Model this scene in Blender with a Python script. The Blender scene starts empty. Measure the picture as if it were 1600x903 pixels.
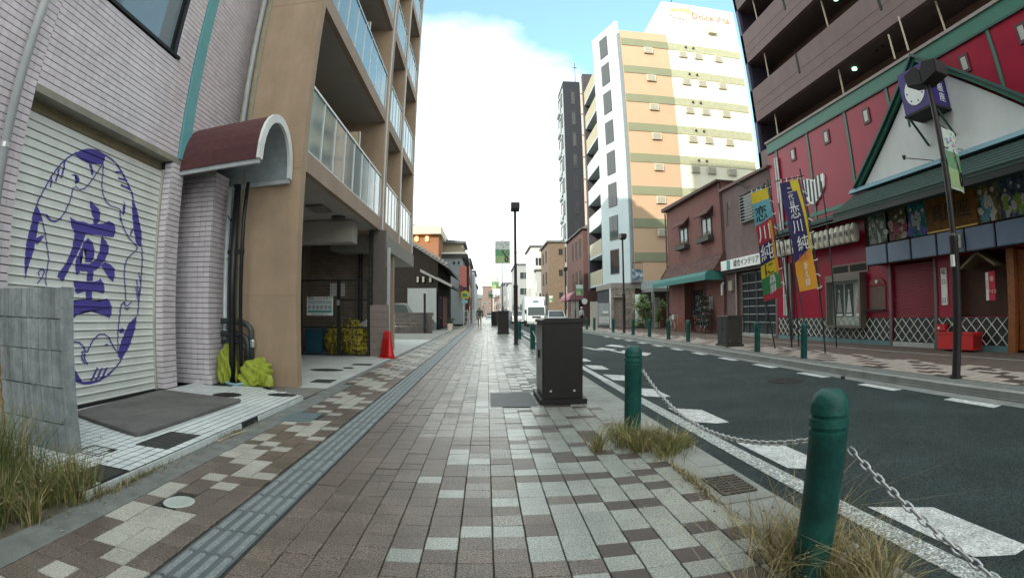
import bpy, bmesh, math, random, os
from mathutils import Vector, Matrix
random.seed(11)
R = math.radians
sc = bpy.context.scene
COL = sc.collection

# ------------------------------------------------------------------ camera (wide action-camera lens)
EYE, FPX, PITCH, YAW, ROLL = 1.15, 791.21, .0484, -.0497, .0069
def _rot():
    c, s = math.cos(ROLL), math.sin(ROLL); r = Matrix(((c, 0, s), (0, 1, 0), (-s, 0, c)))
    c, s = math.cos(PITCH), math.sin(PITCH); p = Matrix(((1, 0, 0), (0, c, -s), (0, s, c)))
    c, s = math.cos(YAW), math.sin(YAW); y = Matrix(((c, -s, 0), (s, c, 0), (0, 0, 1)))
    return y @ p @ r
VIEW = _rot()
cam = bpy.data.cameras.new("camera"); cam_o = bpy.data.objects.new("camera", cam); COL.objects.link(cam_o)
cam.type = 'PANO'; cam.sensor_width = 36; cam.sensor_fit = 'HORIZONTAL'; cam.clip_start = .02; cam.clip_end = 3000
cy = cam
cy.panorama_type = 'FISHEYE_LENS_POLYNOMIAL'; cy.fisheye_fov = R(200)
cy.fisheye_polynomial_k0 = 0; cy.fisheye_polynomial_k1 = -(1600 / 36) / FPX
cy.fisheye_polynomial_k2 = 0; cy.fisheye_polynomial_k3 = 0; cy.fisheye_polynomial_k4 = 0
m4 = (VIEW @ Matrix(((1, 0, 0), (0, 0, -1), (0, 1, 0)))).to_4x4(); m4.translation = (0, 0, EYE)
cam_o.matrix_world = m4
sc.camera = cam_o

# ------------------------------------------------------------------ sky, sun, exposure
SUN_EL, SUN_AZ = 22, 213          # degrees; azimuth clockwise from +Y
w = bpy.data.worlds.new("World"); sc.world = w; w.use_nodes = True
nt = w.node_tree; nt.nodes.clear()
def N(t, **k):
    n = nt.nodes.new(t)
    for a, b in k.items(): setattr(n, a, b)
    return n
out = N('ShaderNodeOutputWorld'); bg = N('ShaderNodeBackground'); sky = N('ShaderNodeTexSky')
sky.sky_type = 'NISHITA'; sky.sun_disc = False; sky.sun_elevation = R(SUN_EL); sky.sun_rotation = R(SUN_AZ)
sky.air_density = 1.0; sky.dust_density = .6; sky.ozone_density = 1.4
tc = N('ShaderNodeTexCoord'); mp = N('ShaderNodeMapping'); no = N('ShaderNodeTexNoise'); cr = N('ShaderNodeValToRGB')
mp.inputs['Scale'].default_value = (1.0, 1.0, 1.9); mp.inputs['Location'].default_value = (1.32, .3, .15)
no.inputs['Scale'].default_value = 1.35; no.inputs['Detail'].default_value = 7; no.inputs['Roughness'].default_value = .52
cr.color_ramp.elements[0].position = .36; cr.color_ramp.elements[1].position = .56; cr.color_ramp.elements[0].color = (.12, .12, .12, 1)
mx = N('ShaderNodeMix', data_type='RGBA'); sc1 = N('ShaderNodeVectorMath', operation='MULTIPLY'); sc1.inputs[1].default_value = (.085, .15, .14)
cl = N('ShaderNodeRGB'); cl.outputs[0].default_value = (.92, .98, .94, 1)
nt.links.new(tc.outputs['Generated'], mp.inputs[0]); nt.links.new(mp.outputs[0], no.inputs['Vector'])
sx = N('ShaderNodeSeparateXYZ'); nt.links.new(tc.outputs['Generated'], sx.inputs[0])
mr = N('ShaderNodeMapRange'); mr.inputs['From Min'].default_value = .02; mr.inputs['From Max'].default_value = .62
mr.inputs['To Min'].default_value = .24; mr.inputs['To Max'].default_value = .02
nt.links.new(sx.outputs['Z'], mr.inputs['Value'])
ad = N('ShaderNodeMath', operation='ADD'); nt.links.new(no.outputs['Fac'], ad.inputs[0]); nt.links.new(mr.outputs[0], ad.inputs[1])
# a wide clear patch in the upper right of the view
dp = N('ShaderNodeVectorMath', operation='DOT_PRODUCT'); dp.inputs[1].default_value = Vector((.56, .70, .46)).normalized(); nrm = N('ShaderNodeVectorMath', operation='NORMALIZE')
nt.links.new(tc.outputs['Generated'], nrm.inputs[0]); nt.links.new(nrm.outputs[0], dp.inputs[0])
m2 = N('ShaderNodeMapRange'); m2.interpolation_type = 'SMOOTHSTEP'; m2.inputs['From Min'].default_value = .80; m2.inputs['From Max'].default_value = .985; m2.inputs['To Max'].default_value = -.30
nt.links.new(dp.outputs['Value'], m2.inputs['Value']); ad2 = N('ShaderNodeMath', operation='ADD'); nt.links.new(ad.outputs[0], ad2.inputs[0]); nt.links.new(m2.outputs[0], ad2.inputs[1])
nt.links.new(ad2.outputs[0], cr.inputs[0]); nt.links.new(sky.outputs[0], sc1.inputs[0])
nt.links.new(cr.outputs[0], mx.inputs['Factor']); nt.links.new(sc1.outputs[0], mx.inputs['A']); nt.links.new(cl.outputs[0], mx.inputs['B'])
nt.links.new(mx.outputs['Result'], bg.inputs[0]); nt.links.new(bg.outputs[0], out.inputs[0]); bg.inputs[1].default_value = 1.0
sun = bpy.data.lights.new("sun", 'SUN'); sun.energy = 2.0; sun.angle = R(.5); sun.color = (1, .9, .74)
so = bpy.data.objects.new("sun", sun); COL.objects.link(so)
sd = Vector((math.sin(R(SUN_AZ)) * math.cos(R(SUN_EL)), math.cos(R(SUN_AZ)) * math.cos(R(SUN_EL)), math.sin(R(SUN_EL))))
so.rotation_euler = sd.to_track_quat('Z', 'Y').to_euler(); so.location = (0, -5, 40)
vs = sc.view_settings; vs.view_transform = 'Standard'; vs.look = 'None'; vs.gamma = 1; vs.exposure = 1.3
sc.cycles.use_denoising = True
sc.cycles.max_bounces = 6; sc.cycles.diffuse_bounces = 3; sc.cycles.glossy_bounces = 3; sc.cycles.transparent_max_bounces = 12

# ------------------------------------------------------------------ measuring helpers (photo pixel -> place in metres)
def ray(px, py):
    x, y = px - 800, 451.5 - py; r = math.hypot(x, y) or 1e-6; th = r / FPX
    return VIEW @ Vector((math.sin(th) * x / r, math.cos(th), math.sin(th) * y / r))
def G(px, py, z=0):
    d = ray(px, py); t = (z - EYE) / d.z; return d.x * t, d.y * t
def FX(px, py, x):
    d = ray(px, py); t = x / d.x; return d.y * t, EYE + d.z * t
def FY(px, py, y):
    d = ray(px, py); t = y / d.y; return d.x * t, EYE + d.z * t

# ------------------------------------------------------------------ materials
MATS = {}
def lin(c):
    c /= 255.0
    return c / 12.92 if c <= .04045 else ((c + .055) / 1.055) ** 2.4
def A(r, g, b): return (lin(r), lin(g), lin(b))
def mat(name, col, rough=.6, metal=0, var=.12, scale=5, bump=.0, bscale=60, rnd=0, grime=0, col2=None, emit=0, spec=.5, alpha=1, speck=0, speckscale=220):
    if name in MATS: return MATS[name]
    m = bpy.data.materials.new(name); m.use_nodes = True; MATS[name] = m
    t = m.node_tree; b = t.nodes['Principled BSDF']; L = t.links.new
    b.inputs['Roughness'].default_value = rough; b.inputs['Metallic'].default_value = metal
    b.inputs['Specular IOR Level'].default_value = spec
    def n(ty, **k):
        x = t.nodes.new(ty)
        for a, c in k.items(): setattr(x, a, c)
        return x
    g = n('ShaderNodeNewGeometry'); no = n('ShaderNodeTexNoise'); no.inputs['Scale'].default_value = scale; no.inputs['Detail'].default_value = 6
    no.inputs['Roughness'].default_value = .62
    L(g.outputs['Position'], no.inputs['Vector'])
    f = n('ShaderNodeMapRange'); f.inputs['From Min'].default_value = .25; f.inputs['From Max'].default_value = .75
    f.inputs['To Min'].default_value = 1 - var * 1.6; f.inputs['To Max'].default_value = 1 + var * 1.2
    L(no.outputs['Fac'], f.inputs[0]); val = f.outputs[0]
    def mul(a, bsock):
        x = n('ShaderNodeMath', operation='MULTIPLY'); L(a, x.inputs[0]); L(bsock, x.inputs[1]); return x.outputs[0]
    if rnd:
        oi = n('ShaderNodeObjectInfo'); s = n('ShaderNodeMath', operation='ADD'); L(oi.outputs['Random'], s.inputs[0]); L(g.outputs['Random Per Island'], s.inputs[1])
        fr = n('ShaderNodeMath', operation='FRACT'); L(s.outputs[0], fr.inputs[0])
        q = n('ShaderNodeMapRange'); q.inputs['To Min'].default_value = 1 - rnd; q.inputs['To Max'].default_value = 1 + rnd; L(fr.outputs[0], q.inputs[0]); val = mul(val, q.outputs[0])
    if grime:
        n2 = n('ShaderNodeTexNoise'); n2.inputs['Scale'].default_value = .9; n2.inputs['Detail'].default_value = 8; n2.inputs['Roughness'].default_value = .7
        mpp = n('ShaderNodeMapping'); mpp.inputs['Scale'].default_value = (1.6, 1.6, .35); L(g.outputs['Position'], mpp.inputs[0]); L(mpp.outputs[0], n2.inputs['Vector'])
        q = n('ShaderNodeMapRange'); q.inputs['From Min'].default_value = .35; q.inputs['From Max'].default_value = .65; q.inputs['To Min'].default_value = 1 - grime; q.inputs['To Max'].default_value = 1.0
        L(n2.outputs['Fac'], q.inputs[0]); val = mul(val, q.outputs[0])
    if speck:
        v = n('ShaderNodeTexNoise'); v.inputs['Scale'].default_value = speckscale; v.inputs['Detail'].default_value = 2; L(g.outputs['Position'], v.inputs['Vector'])
        q = n('ShaderNodeMapRange'); q.inputs['From Min'].default_value = .35; q.inputs['From Max'].default_value = .68; q.inputs['To Min'].default_value = 1 - speck * .6; q.inputs['To Max'].default_value = 1 + speck * 1.6
        L(v.outputs['Fac'], q.inputs[0]); val = mul(val, q.outputs[0])
    rgb = n('ShaderNodeRGB'); rgb.outputs[0].default_value = (*col, 1); src = rgb.outputs[0]
    if col2:
        n3 = n('ShaderNodeTexNoise'); n3.inputs['Scale'].default_value = scale * .7; n3.inputs['Detail'].default_value = 5; L(g.outputs['Position'], n3.inputs['Vector'])
        cr = n('ShaderNodeValToRGB'); cr.color_ramp.elements[0].position = .42; cr.color_ramp.elements[1].position = .6; L(n3.outputs['Fac'], cr.inputs[0])
        mm = n('ShaderNodeMix', data_type='RGBA'); mm.inputs['A'].default_value = (*col, 1); mm.inputs['B'].default_value = (*col2, 1); L(cr.outputs[0], mm.inputs['Factor']); src = mm.outputs['Result']
    vm = n('ShaderNodeVectorMath', operation='SCALE'); L(src, vm.inputs[0]); L(val, vm.inputs['Scale']); L(vm.outputs[0], b.inputs['Base Color'])
    if bump:
        nb = n('ShaderNodeTexNoise'); nb.inputs['Scale'].default_value = bscale; nb.inputs['Detail'].default_value = 4; L(g.outputs['Position'], nb.inputs['Vector'])
        bp = n('ShaderNodeBump'); bp.inputs['Strength'].default_value = bump; bp.inputs['Distance'].default_value = .01; L(nb.outputs['Fac'], bp.inputs['Height']); L(bp.outputs[0], b.inputs['Normal'])
    if emit:
        b.inputs['Emission Color'].default_value = (*col, 1); b.inputs['Emission Strength'].default_value = emit
    if alpha < 1: b.inputs['Alpha'].default_value = alpha
    return m

# ------------------------------------------------------------------ mesh builder
OFF = {}
class MB:
    def __init__(s): s.v, s.f, s.m = [], [], []
    def face(s, pts, mi=0):
        n = len(s.v); s.v += [tuple(p) for p in pts]; s.f.append(tuple(range(n, n + len(pts)))); s.m.append(mi); return s
    def box(s, x0, y0, z0, x1, y1, z1, mi=0):
        if x0 > x1: x0, x1 = x1, x0
        if y0 > y1: y0, y1 = y1, y0
        if z0 > z1: z0, z1 = z1, z0
        n = len(s.v); s.v += [(x0, y0, z0), (x1, y0, z0), (x1, y1, z0), (x0, y1, z0), (x0, y0, z1), (x1, y0, z1), (x1, y1, z1), (x0, y1, z1)]
        for q in ((0, 3, 2, 1), (4, 5, 6, 7), (0, 1, 5, 4), (1, 2, 6, 5), (2, 3, 7, 6), (3, 0, 4, 7)):
            s.f.append(tuple(n + i for i in q)); s.m.append(mi)
        return s
    def prism(s, poly, a0, a1, axis='x', mi=0):
        def P(u, v, a): return (a, u, v) if axis == 'x' else ((u, a, v) if axis == 'y' else (u, v, a))
        n = len(s.v); k = len(poly); s.v += [P(u, v, a0) for u, v in poly] + [P(u, v, a1) for u, v in poly]
        s.f.append(tuple(range(n, n + k))[::-1]); s.f.append(tuple(range(n + k, n + 2 * k))); s.m += [mi, mi]
        for i in range(k):
            j = (i + 1) % k; s.f.append((n + i, n + j, n + k + j, n + k + i)); s.m.append(mi)
        return s
    def tube(s, path, r, k=8, mi=0, cap=True):
        path = [Vector(p) for p in path]; rs = r if isinstance(r, (list, tuple)) else [r] * len(path)
        n0 = len(s.v); up = None
        for i, p in enumerate(path):
            d = (path[min(i + 1, len(path) - 1)] - path[max(i - 1, 0)]).normalized()
            if up is None: up = d.orthogonal().normalized()
            up = (up - d * up.dot(d)).normalized(); w_ = d.cross(up)
            for j in range(k):
                a = 2 * math.pi * j / k; q = p + (up * math.cos(a) + w_ * math.sin(a)) * rs[i]; s.v.append(tuple(q))
        for i in range(len(path) - 1):
            for j in range(k):
                a, b = n0 + i * k + j, n0 + i * k + (j + 1) % k; s.f.append((a, b, b + k, a + k)); s.m.append(mi)
        if cap:
            s.f.append(tuple(range(n0, n0 + k))[::-1]); e = n0 + (len(path) - 1) * k; s.f.append(tuple(range(e, e + k))); s.m += [mi, mi]
        return s
    def lathe(s, cx, cy, prof, k=20, mi=0, sx=1, sy=1):
        n0 = len(s.v)
        for r, z in prof:
            for j in range(k):
                a = 2 * math.pi * j / k; s.v.append((cx + r * sx * math.cos(a), cy + r * sy * math.sin(a), z))
        for i in range(len(prof) - 1):
            for j in range(k):
                a, b = n0 + i * k + j, n0 + i * k + (j + 1) % k; s.f.append((a, b, b + k, a + k)); s.m.append(mi)
        s.f.append(tuple(range(n0, n0 + k))[::-1]); e = n0 + (len(prof) - 1) * k; s.f.append(tuple(range(e, e + k))); s.m += [mi, mi]
        return s
    def bar(s, a, b, w, h=None, mi=0):
        a, b = Vector(a), Vector(b); h = h or w; d = (b - a).normalized(); u = d.cross(Vector((0, 0, 1)))
        u = Vector((1, 0, 0)) if u.length < .01 else u.normalized(); v = u.cross(d)
        n = len(s.v)
        for p in (a, b):
            for q in ((-1, -1), (1, -1), (1, 1), (-1, 1)): s.v.append(tuple(p + u * q[0] * w / 2 + v * q[1] * h / 2))
        for q in ((3, 2, 1, 0), (4, 5, 6, 7), (0, 1, 5, 4), (1, 2, 6, 5), (2, 3, 7, 6), (3, 0, 4, 7)):
            s.f.append(tuple(n + i for i in q)); s.m.append(mi)
        return s
    def build(s, name, mats, parent=None, smooth=False, bevel=0, **props):
        o_ = OFF.get(parent.name, Vector()) if parent else Vector()
        me = bpy.data.meshes.new(name); me.from_pydata([(x - o_.x, y - o_.y, z - o_.z) for x, y, z in s.v], [], s.f)
        for m in (mats if isinstance(mats, (list, tuple)) else [mats]): me.materials.append(m)
        if any(s.m): me.polygons.foreach_set('material_index', s.m)
        if smooth: me.polygons.foreach_set('use_smooth', [True] * len(me.polygons))
        me.update()
        o = bpy.data.objects.new(name, me); COL.objects.link(o)
        if parent: o.parent = parent
        OFF[o.name] = o_
        if bevel:
            bm = bmesh.new(); bm.from_mesh(me); bmesh.ops.remove_doubles(bm, verts=bm.verts, dist=1e-5)
            bmesh.ops.bevel(bm, geom=[e for e in bm.edges if e.is_manifold and e.calc_face_angle(0) > .5], offset=bevel, segments=2, affect='EDGES', clamp_overlap=True); bm.to_mesh(me); bm.free()
        if smooth == 'auto':
            bm = bmesh.new(); bm.from_mesh(me)
            for e in bm.edges: e.smooth = not (e.is_manifold and e.calc_face_angle(0) > .6)
            bm.to_mesh(me); bm.free()
        for a, b in props.items(): o[a] = b
        return o
def thing(name, label, cat, loc=(0, 0, 0), group=None):
    o = bpy.data.objects.new(name, None); COL.objects.link(o); o.location = loc; o.empty_display_size = .3
    o['label'] = label; o['category'] = cat
    if group: o['group'] = group
    OFF[o.name] = Vector(loc); return o
def tag(o, label, cat, group=None):
    o['label'] = label; o['category'] = cat
    if group: o['group'] = group
    return o
def kids(o): return [c for c in bpy.data.objects if c.parent == o]
def copy_tree(o, loc, label=None, parent=None, rz=None, children=None):
    c = o.copy(); COL.objects.link(c); c.parent = parent
    if loc is not None: c.location = loc
    if rz is not None: c.rotation_euler.z = rz
    if label: c['label'] = label
    for ch in kids(o): copy_tree(ch, None, parent=c)
    return c
def txt(body, size, m, origin, right, up, parent=None, name='lettering', align='CENTER', ext=.003, sx=1, space=1):
    cu = bpy.data.curves.new(name, 'FONT'); cu.body = body; cu.size = size; cu.align_x = align; cu.align_y = 'CENTER'; cu.extrude = ext; cu.resolution_u = 2; cu.space_line = space
    t = bpy.data.objects.new(name, cu); COL.objects.link(t)
    dg = bpy.context.evaluated_depsgraph_get(); me = bpy.data.meshes.new_from_object(t.evaluated_get(dg)); bpy.data.objects.remove(t)
    r_, u_ = Vector(right).normalized(), Vector(up).normalized(); n_ = r_.cross(u_); o_ = OFF.get(parent.name, Vector()) if parent else Vector()
    M_ = Matrix(((r_.x * sx, u_.x, n_.x, origin[0] - o_.x), (r_.y * sx, u_.y, n_.y, origin[1] - o_.y), (r_.z * sx, u_.z, n_.z, origin[2] - o_.z), (0, 0, 0, 1)))
    me.transform(M_); me.materials.clear(); me.materials.append(m)
    o = bpy.data.objects.new(name, me); COL.objects.link(o); o.parent = parent; OFF[o.name] = o_
    return o
WEST = ((0, -1, 0), (0, 0, 1))    # lettering on a face that looks to -x
SOUTH = ((1, 0, 0), (0, 0, 1))    # lettering on a face that looks to -y
EAST = ((0, 1, 0), (0, 0, 1))     # lettering on a face that looks to +x

# ------------------------------------------------------------------ palette (real-world base colours)
black_metal = mat('black_metal', (.02, .022, .022), .45, .3, .1)
dark_brown = mat('dark_brown_metal', A(62, 56, 55), .5, .2, .15, 9, .1, 40)
white_paint = mat('white_paint', (.75, .76, .74), .5, 0, .06, 3)
green_paint = mat('green_bollard_paint', (.006, .078, .070), .5, 0, .2, 9, .25, 50, rnd=.12, col2=(.012, .11, .09), speck=.15, speckscale=60, grime=.25)
glass_dark = mat('dark_window_glass', (.03, .04, .045), .06, 0, .1, 2)
glass_blue = mat('window_glass', (.12, .16, .18), .05, 0, .1, 2)
alu = mat('aluminium', (.55, .57, .57), .38, .8, .06, 8)
concrete = mat('concrete', (.33, .34, .32), .85, 0, .16, 4, .35, 90, grime=.2, speck=.12)
dark_void = mat('dark_interior', (.02, .018, .016), .8, 0, .2, 3)
# ================================================================== GROUND
def strip(name, pts_l, pts_r, z, m, parent=None):
    b = MB()
    for i in range(len(pts_l) - 1):
        b.face([(*pts_l[i], z), (*pts_r[i], z), (*pts_r[i + 1], z), (*pts_l[i + 1], z)])
    return b.build(name, m, parent, kind='structure') if parent is None else b.build(name, m, parent)
asphalt = mat('asphalt', (.030, .042, .042), .8, 0, .22, 1.1, .8, 190, speck=.9, speckscale=95, grime=.2)
earth = mat('packed_earth', (.09, .085, .07), .95, 0, .25, 2, .5, 60)
g = MB().face([(-400, -80, -.16), (400, -80, -.16), (400, 900, -.16), (-400, 900, -.16)]).build('ground', earth, kind='structure')
FARK = [(-12, 6.5), (5, 6.5), (10, 6.65), (15, 6.75), (22, 6.75), (29, 6.6), (34, 6.3), (40, 6.0), (60, 5.6), (100, 4.7), (200, 3.5), (400, 2)]
def fk(y):
    for (a, xa), (b, xb) in zip(FARK, FARK[1:]):
        if a <= y <= b: return xa + (xb - xa) * (y - a) / (b - a)
    return 6.5
ys = [-12, -5, 0, 5, 10, 15, 22, 29, 34, 40, 50, 60, 80, 100, 150, 200, 400]
road = strip('road', [(1.75, y) for y in ys], [(fk(y) + .05, y) for y in ys], -.1, asphalt)
road_white = mat('road_marking_paint', (.52, .54, .53), .7, 0, .22, 9, .5, 160, speck=.4, speckscale=70, grime=.25)
worn_white = mat('worn_marking_paint', (.30, .32, .31), .8, 0, .5, 38, .5, 200, speck=.9, speckscale=70)
Z1 = -.096
for i in range(12):
    y0 = 5.65 - 1.946 + 1.946 * i
    sh = fk(y0) - 6.5
    MB().face([(5.86 + sh, y0, Z1), (6.07 + sh, y0, Z1), (6.07 + sh, y0 + .89, Z1), (5.86 + sh, y0 + .89, Z1)]).build('road_marking', road_white, road)
for i in range(22):
    y0 = 1.33 + 1.913 * i; x0 = 2.315
    MB().face([(x0, y0 + .1, Z1), (x0 + .2, y0 - .06, Z1), (x0 + .35, y0 - .06, Z1), (x0 + .36, y0 + .74, Z1), (x0 + .0, y0 + 1.02, Z1)]).build('road_marking', road_white, road)
MB().box(2.1, 9.0, Z1 - .002, 2.24, 30, Z1).build('edge_line', road_white, road)
MB().box(2.08, -6, Z1 - .002, 2.24, 8.98, Z1).build('edge_line', worn_white, road)
# painted letters on the road ahead
for q in ([(905, 541), (925, 544), (945, 548), (925, 546)], [(930, 545), (970, 549), (975, 547), (940, 543)], [(953, 548), (980, 553), (1000, 551), (965, 546)], [(945, 540), (975, 543), (985, 541), (955, 538)], [(990, 553), (1010, 556), (1018, 552), (1004, 550)], [(968, 541), (985, 543), (993, 541), (980, 540)]):
    MB().face([(*G(x, y, Z1), Z1) for x, y in q]).build('road_marking', road_white, road)
cover_iron = mat('cast_iron', (.035, .035, .034), .6, .5, .2, 12, .5, 120)
def cover(cx, cy_, r, z, m, label, ring=None, sy=1):
    o = thing('manhole_cover', label, 'manhole cover', (cx, cy_, z))
    MB().lathe(cx, cy_, [(r, z), (r, z + .006), (r * .93, z + .009), (0.001, z + .009)], 28, sy=sy).build('lid', m, o)
    MB().lathe(cx, cy_, [(r * 1.06, z - .004), (r * 1.06, z + .003), (r * 1.01, z + .003)], 28, sy=sy).build('rim', ring or cover_iron, o)
    b = MB()
    for i in range(-3, 4):
        h = math.sqrt(max(0, (r * .8) ** 2 - (i * r * .22) ** 2)); b.box(cx + i * r * .22 - .006, cy_ - h * sy, z + .009, cx + i * r * .22 + .006, cy_ + h * sy, z + .012)
    b.build('rib', m, o); return o
cover(5.15, 7.7, .33, -.098, cover_iron, 'dark round iron manhole cover set in the road asphalt')

# near kerb: gutter slab + kerb strip
kerbc = mat('kerb_concrete', (.30, .31, .29), .8, 0, .14, 3, .3, 120, grime=.2, speck=.15)
kerb = MB().box(1.36, -8, -.13, 1.54, 200, -.004).build('kerb', kerbc, kind='structure')
y = -8.0
b = MB()
while y < 80:
    b.box(1.545, y, -.14, 1.76, y + (.588 if not 2.3 < y < 2.5 else .5), -.006 - (.0 if y < 30 else 0)); y += .6
b.build('kerb_stone', kerbc, kerb, kind='stuff')
# drain grate in the kerb
dr = thing('drain_grate', 'rusty steel drain grate sunk in the kerb by the grass', 'drain grate', (1.56, 2.9, 0))
MB().box(1.37, 2.62, -.004, 1.74, 3.2, .004).build('surround', mat('drain_concrete', (.24, .25, .23), .85, bump=.3), dr)
MB().box(1.43, 2.74, .0045, 1.68, 3.1, .006).build('opening', dark_void, dr)
for i in range(8):
    MB().box(1.43, 2.755 + i * .046, .006, 1.68, 2.768 + i * .046, .016).build('grate_bar', mat('rusty_steel', (.15, .13, .115), .8, .3, .3, 20), dr)
for x in (1.43, 1.55, 1.67): MB().box(x, 2.74, .0165, x + .01, 3.1, .018).build('cross_bar', MATS['rusty_steel'], dr)

# sidewalk with individual pavers
CW, RW, X0K, Y0R = .169, .1465, .013, 2.0
bed = mat('paver_joint_bed', (.035, .037, .036), .95, 0, .3, 9)
sidewalk = MB().box(-2.46, -8, -.15, 1.358, 200, -.012).build('sidewalk', bed, kind='structure')
sidewalk_asphalt = mat('old_patch_asphalt', (.15, .16, .15), .9, 0, .25, 6, .5, 150, speck=.25)
MB().box(-2.455, -8, -.011, -2.19, 8, -.001).build('edge_patch', sidewalk_asphalt, sidewalk); MB().box(-2.455, 8.01, -.011, -2.358, 60, -.001).build('edge_patch', sidewalk_asphalt, sidewalk)
pav_brown = mat('brown_paver', (.122, .097, .080), .3, 0, .14, 3, .4, 170, rnd=.12, speck=1.0, speckscale=105, grime=.28)
pav_grey = mat('grey_paver', (.285, .30, .27), .2, 0, .1, 3, .25, 170, rnd=.09, speck=.4, speckscale=105, grime=.22)
pav_dark = mat('dark_brown_paver', (.075, .058, .052), .4, 0, .12, 7, .5, 260, rnd=.12, speck=.5, speckscale=150)
pav_far = mat('weathered_paver', (.18, .19, .185), .28, 0, .12, 6, .35, 200, rnd=.18, speck=.2)
rp = random.Random(5)
HAND = {7: 'bbbbgbbbllbll', }
def paver_kind(k, r, rnd=rp):
    y = Y0R + r * RW
    # k: 0 at x=.013..; columns to the left are brown, to the right grey with scattered dark
    if k <= -9: # left band
        band = (k + 13)   # 0..3
        v = math.sin(r * 1.7 + band * 2.2) + math.sin(r * .61 + band * 1.1)
        if k <= -13: return 'g' if v > .1 else 'b'
        if k in (-12, -11): return 'g' if v > -.15 else 'b'
        if k == -10: return 'g' if v > 1.0 else 'b'
        return 'b'
    key = {-1: 'bbblbbbllbllllbb', 0: 'bblllbllbbllbllb', 1: 'bllbbllllblbblll', 2: 'blllllblldlllldll', 3: 'ldlllldlldllddlll', 4: 'lldlldllldlldlldl', 5: 'dlllldlldlllldlld', 6: 'lldlllldldlldlll', 7: 'ldllldlllldlldld', 8: 'lllldllldllldlll'}
    if k in key and y < 4.6: return (key[k][r % len(key[k])].replace('l', 'm') if k < 1 and r % 3 else key[k][r % len(key[k])]) if r >= 0 else ('b' if k < 2 else rnd.choice('lld'))
    if k < -4: return 'b'
    if y > 4.6 and k < 2: return rnd.choice('bmmm' if k < -1 else 'mmml')
    p = (k + 4) / 7.0 + (.18 if y > 6 else 0)
    if k >= 2: return 'd' if rnd.random() < .24 else 'l'
    return 'l' if rnd.random() < p * .9 else 'b'
pav_mid = mat('grey_brown_paver', (.165, .15, .13), .26, 0, .12, 3, .3, 170, rnd=.12, speck=.8, speckscale=105, grime=.22)
pav_cream = mat('cream_paver', (.38, .37, .325), .4, 0, .1, 3, .25, 170, rnd=.08, speck=.4, speckscale=105, grime=.2)
PM = {'b': pav_brown, 'l': pav_grey, 'g': pav_cream, 'm': pav_mid, 'd': pav_dark, 'f': pav_far}
def tile_mesh(name, w_, l_, h_, m, ch=.004):
    b = MB(); x, y = w_ / 2, l_ / 2
    n = [(-x, -y, -h_), (x, -y, -h_), (x, y, -h_), (-x, y, -h_), (-x, -y, -ch), (x, -y, -ch), (x, y, -ch), (-x, y, -ch), (-x + ch, -y + ch, 0), (x - ch, -y + ch, 0), (x - ch, y - ch, 0), (-x + ch, y - ch, 0)]
    b.v = n
    for a in (0, 4):
        for i in range(4):
            j = (i + 1) % 4; b.f.append((a + i, a + j, a + 4 + j, a + 4 + i)); b.m.append(0)
    b.f.append((8, 9, 10, 11)); b.m.append(0)
    me = bpy.data.meshes.new(name); me.from_pydata(b.v, [], b.f); me.materials.append(m); me.update(); return me
PME = {k: tile_mesh('paver', CW - .006, RW - .002, .02, m, .0028) for k, m in PM.items()}
cells = []
cols_k = list(range(-7, 8)) + [-10, -11, -12, -13, -14]
for k in cols_k:
    x = X0K + (k + .5) * CW
    for r in range(-16, 400):
        y = Y0R + (r + .5) * RW
        if k == -14 and (y < 8.1 or y > 60): continue
        if k > 0 and abs(x - .3) < .3 and 6.15 < y < 7.3: continue
        if k in (-11, -10, -12) and (x + 1.89) ** 2 + (y - 2.56) ** 2 < .012: continue
        if k in (-12, -13) and (x + 2.08) ** 2 + (y - 5.35) ** 2 < .06: continue
        vis = y > .9 and (y > 1.25 or abs(x) < y * 1.6)
        px_area = 1 / (x * x + y * y + EYE ** 2) ** 1.5 if vis else 0
        cells.append((px_area, k, r, x, y))
cells.sort(reverse=True)
near = cells[:300]; rest = cells[300:]
for _, k, r, x, y in near:
    o = bpy.data.objects.new('paver', PME[paver_kind(k, r)]); COL.objects.link(o); o.parent = sidewalk
    o.location = (x + rp.uniform(-.001, .001), y + rp.uniform(-.001, .001), rp.uniform(-.0025, .0015)); o.rotation_euler = (rp.uniform(-.006, .006), rp.uniform(-.006, .006), rp.uniform(-.005, .005))
mats4 = [pav_brown, pav_grey, pav_dark, pav_cream, pav_mid]; idx = {'m': 4, 'b': 0, 'l': 1, 'g': 3, 'd': 2}
b = MB()
for _, k, r, x, y in rest:
    h = rp.uniform(-.003, .0015); w2, l2 = CW / 2 - .003, RW / 2 - .001
    mi = idx[paver_kind(k, r)]; t1, t2 = rp.uniform(-.0015, .0015), rp.uniform(-.0015, .0015)
    n = len(b.v); b.v += [(x - w2, y - l2, h + t1), (x + w2, y - l2, h - t2), (x + w2, y + l2, h - t1), (x - w2, y + l2, h + t2), (x - w2, y - l2, -.02), (x + w2, y - l2, -.02), (x + w2, y + l2, -.02), (x - w2, y + l2, -.02)]
    for q in ((0, 1, 2, 3), (4, 5, 1, 0), (5, 6, 2, 1), (7, 4, 0, 3)): b.f.append(tuple(n + i for i in q)); b.m.append(mi)
b.build('paver', mats4, sidewalk, kind='stuff')
# far part of the sidewalk: plain surface
MB().box(-2.0, 60.7, -.011, 1.355, 200, -.001).build('far_paving', pav_far, sidewalk)
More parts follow.
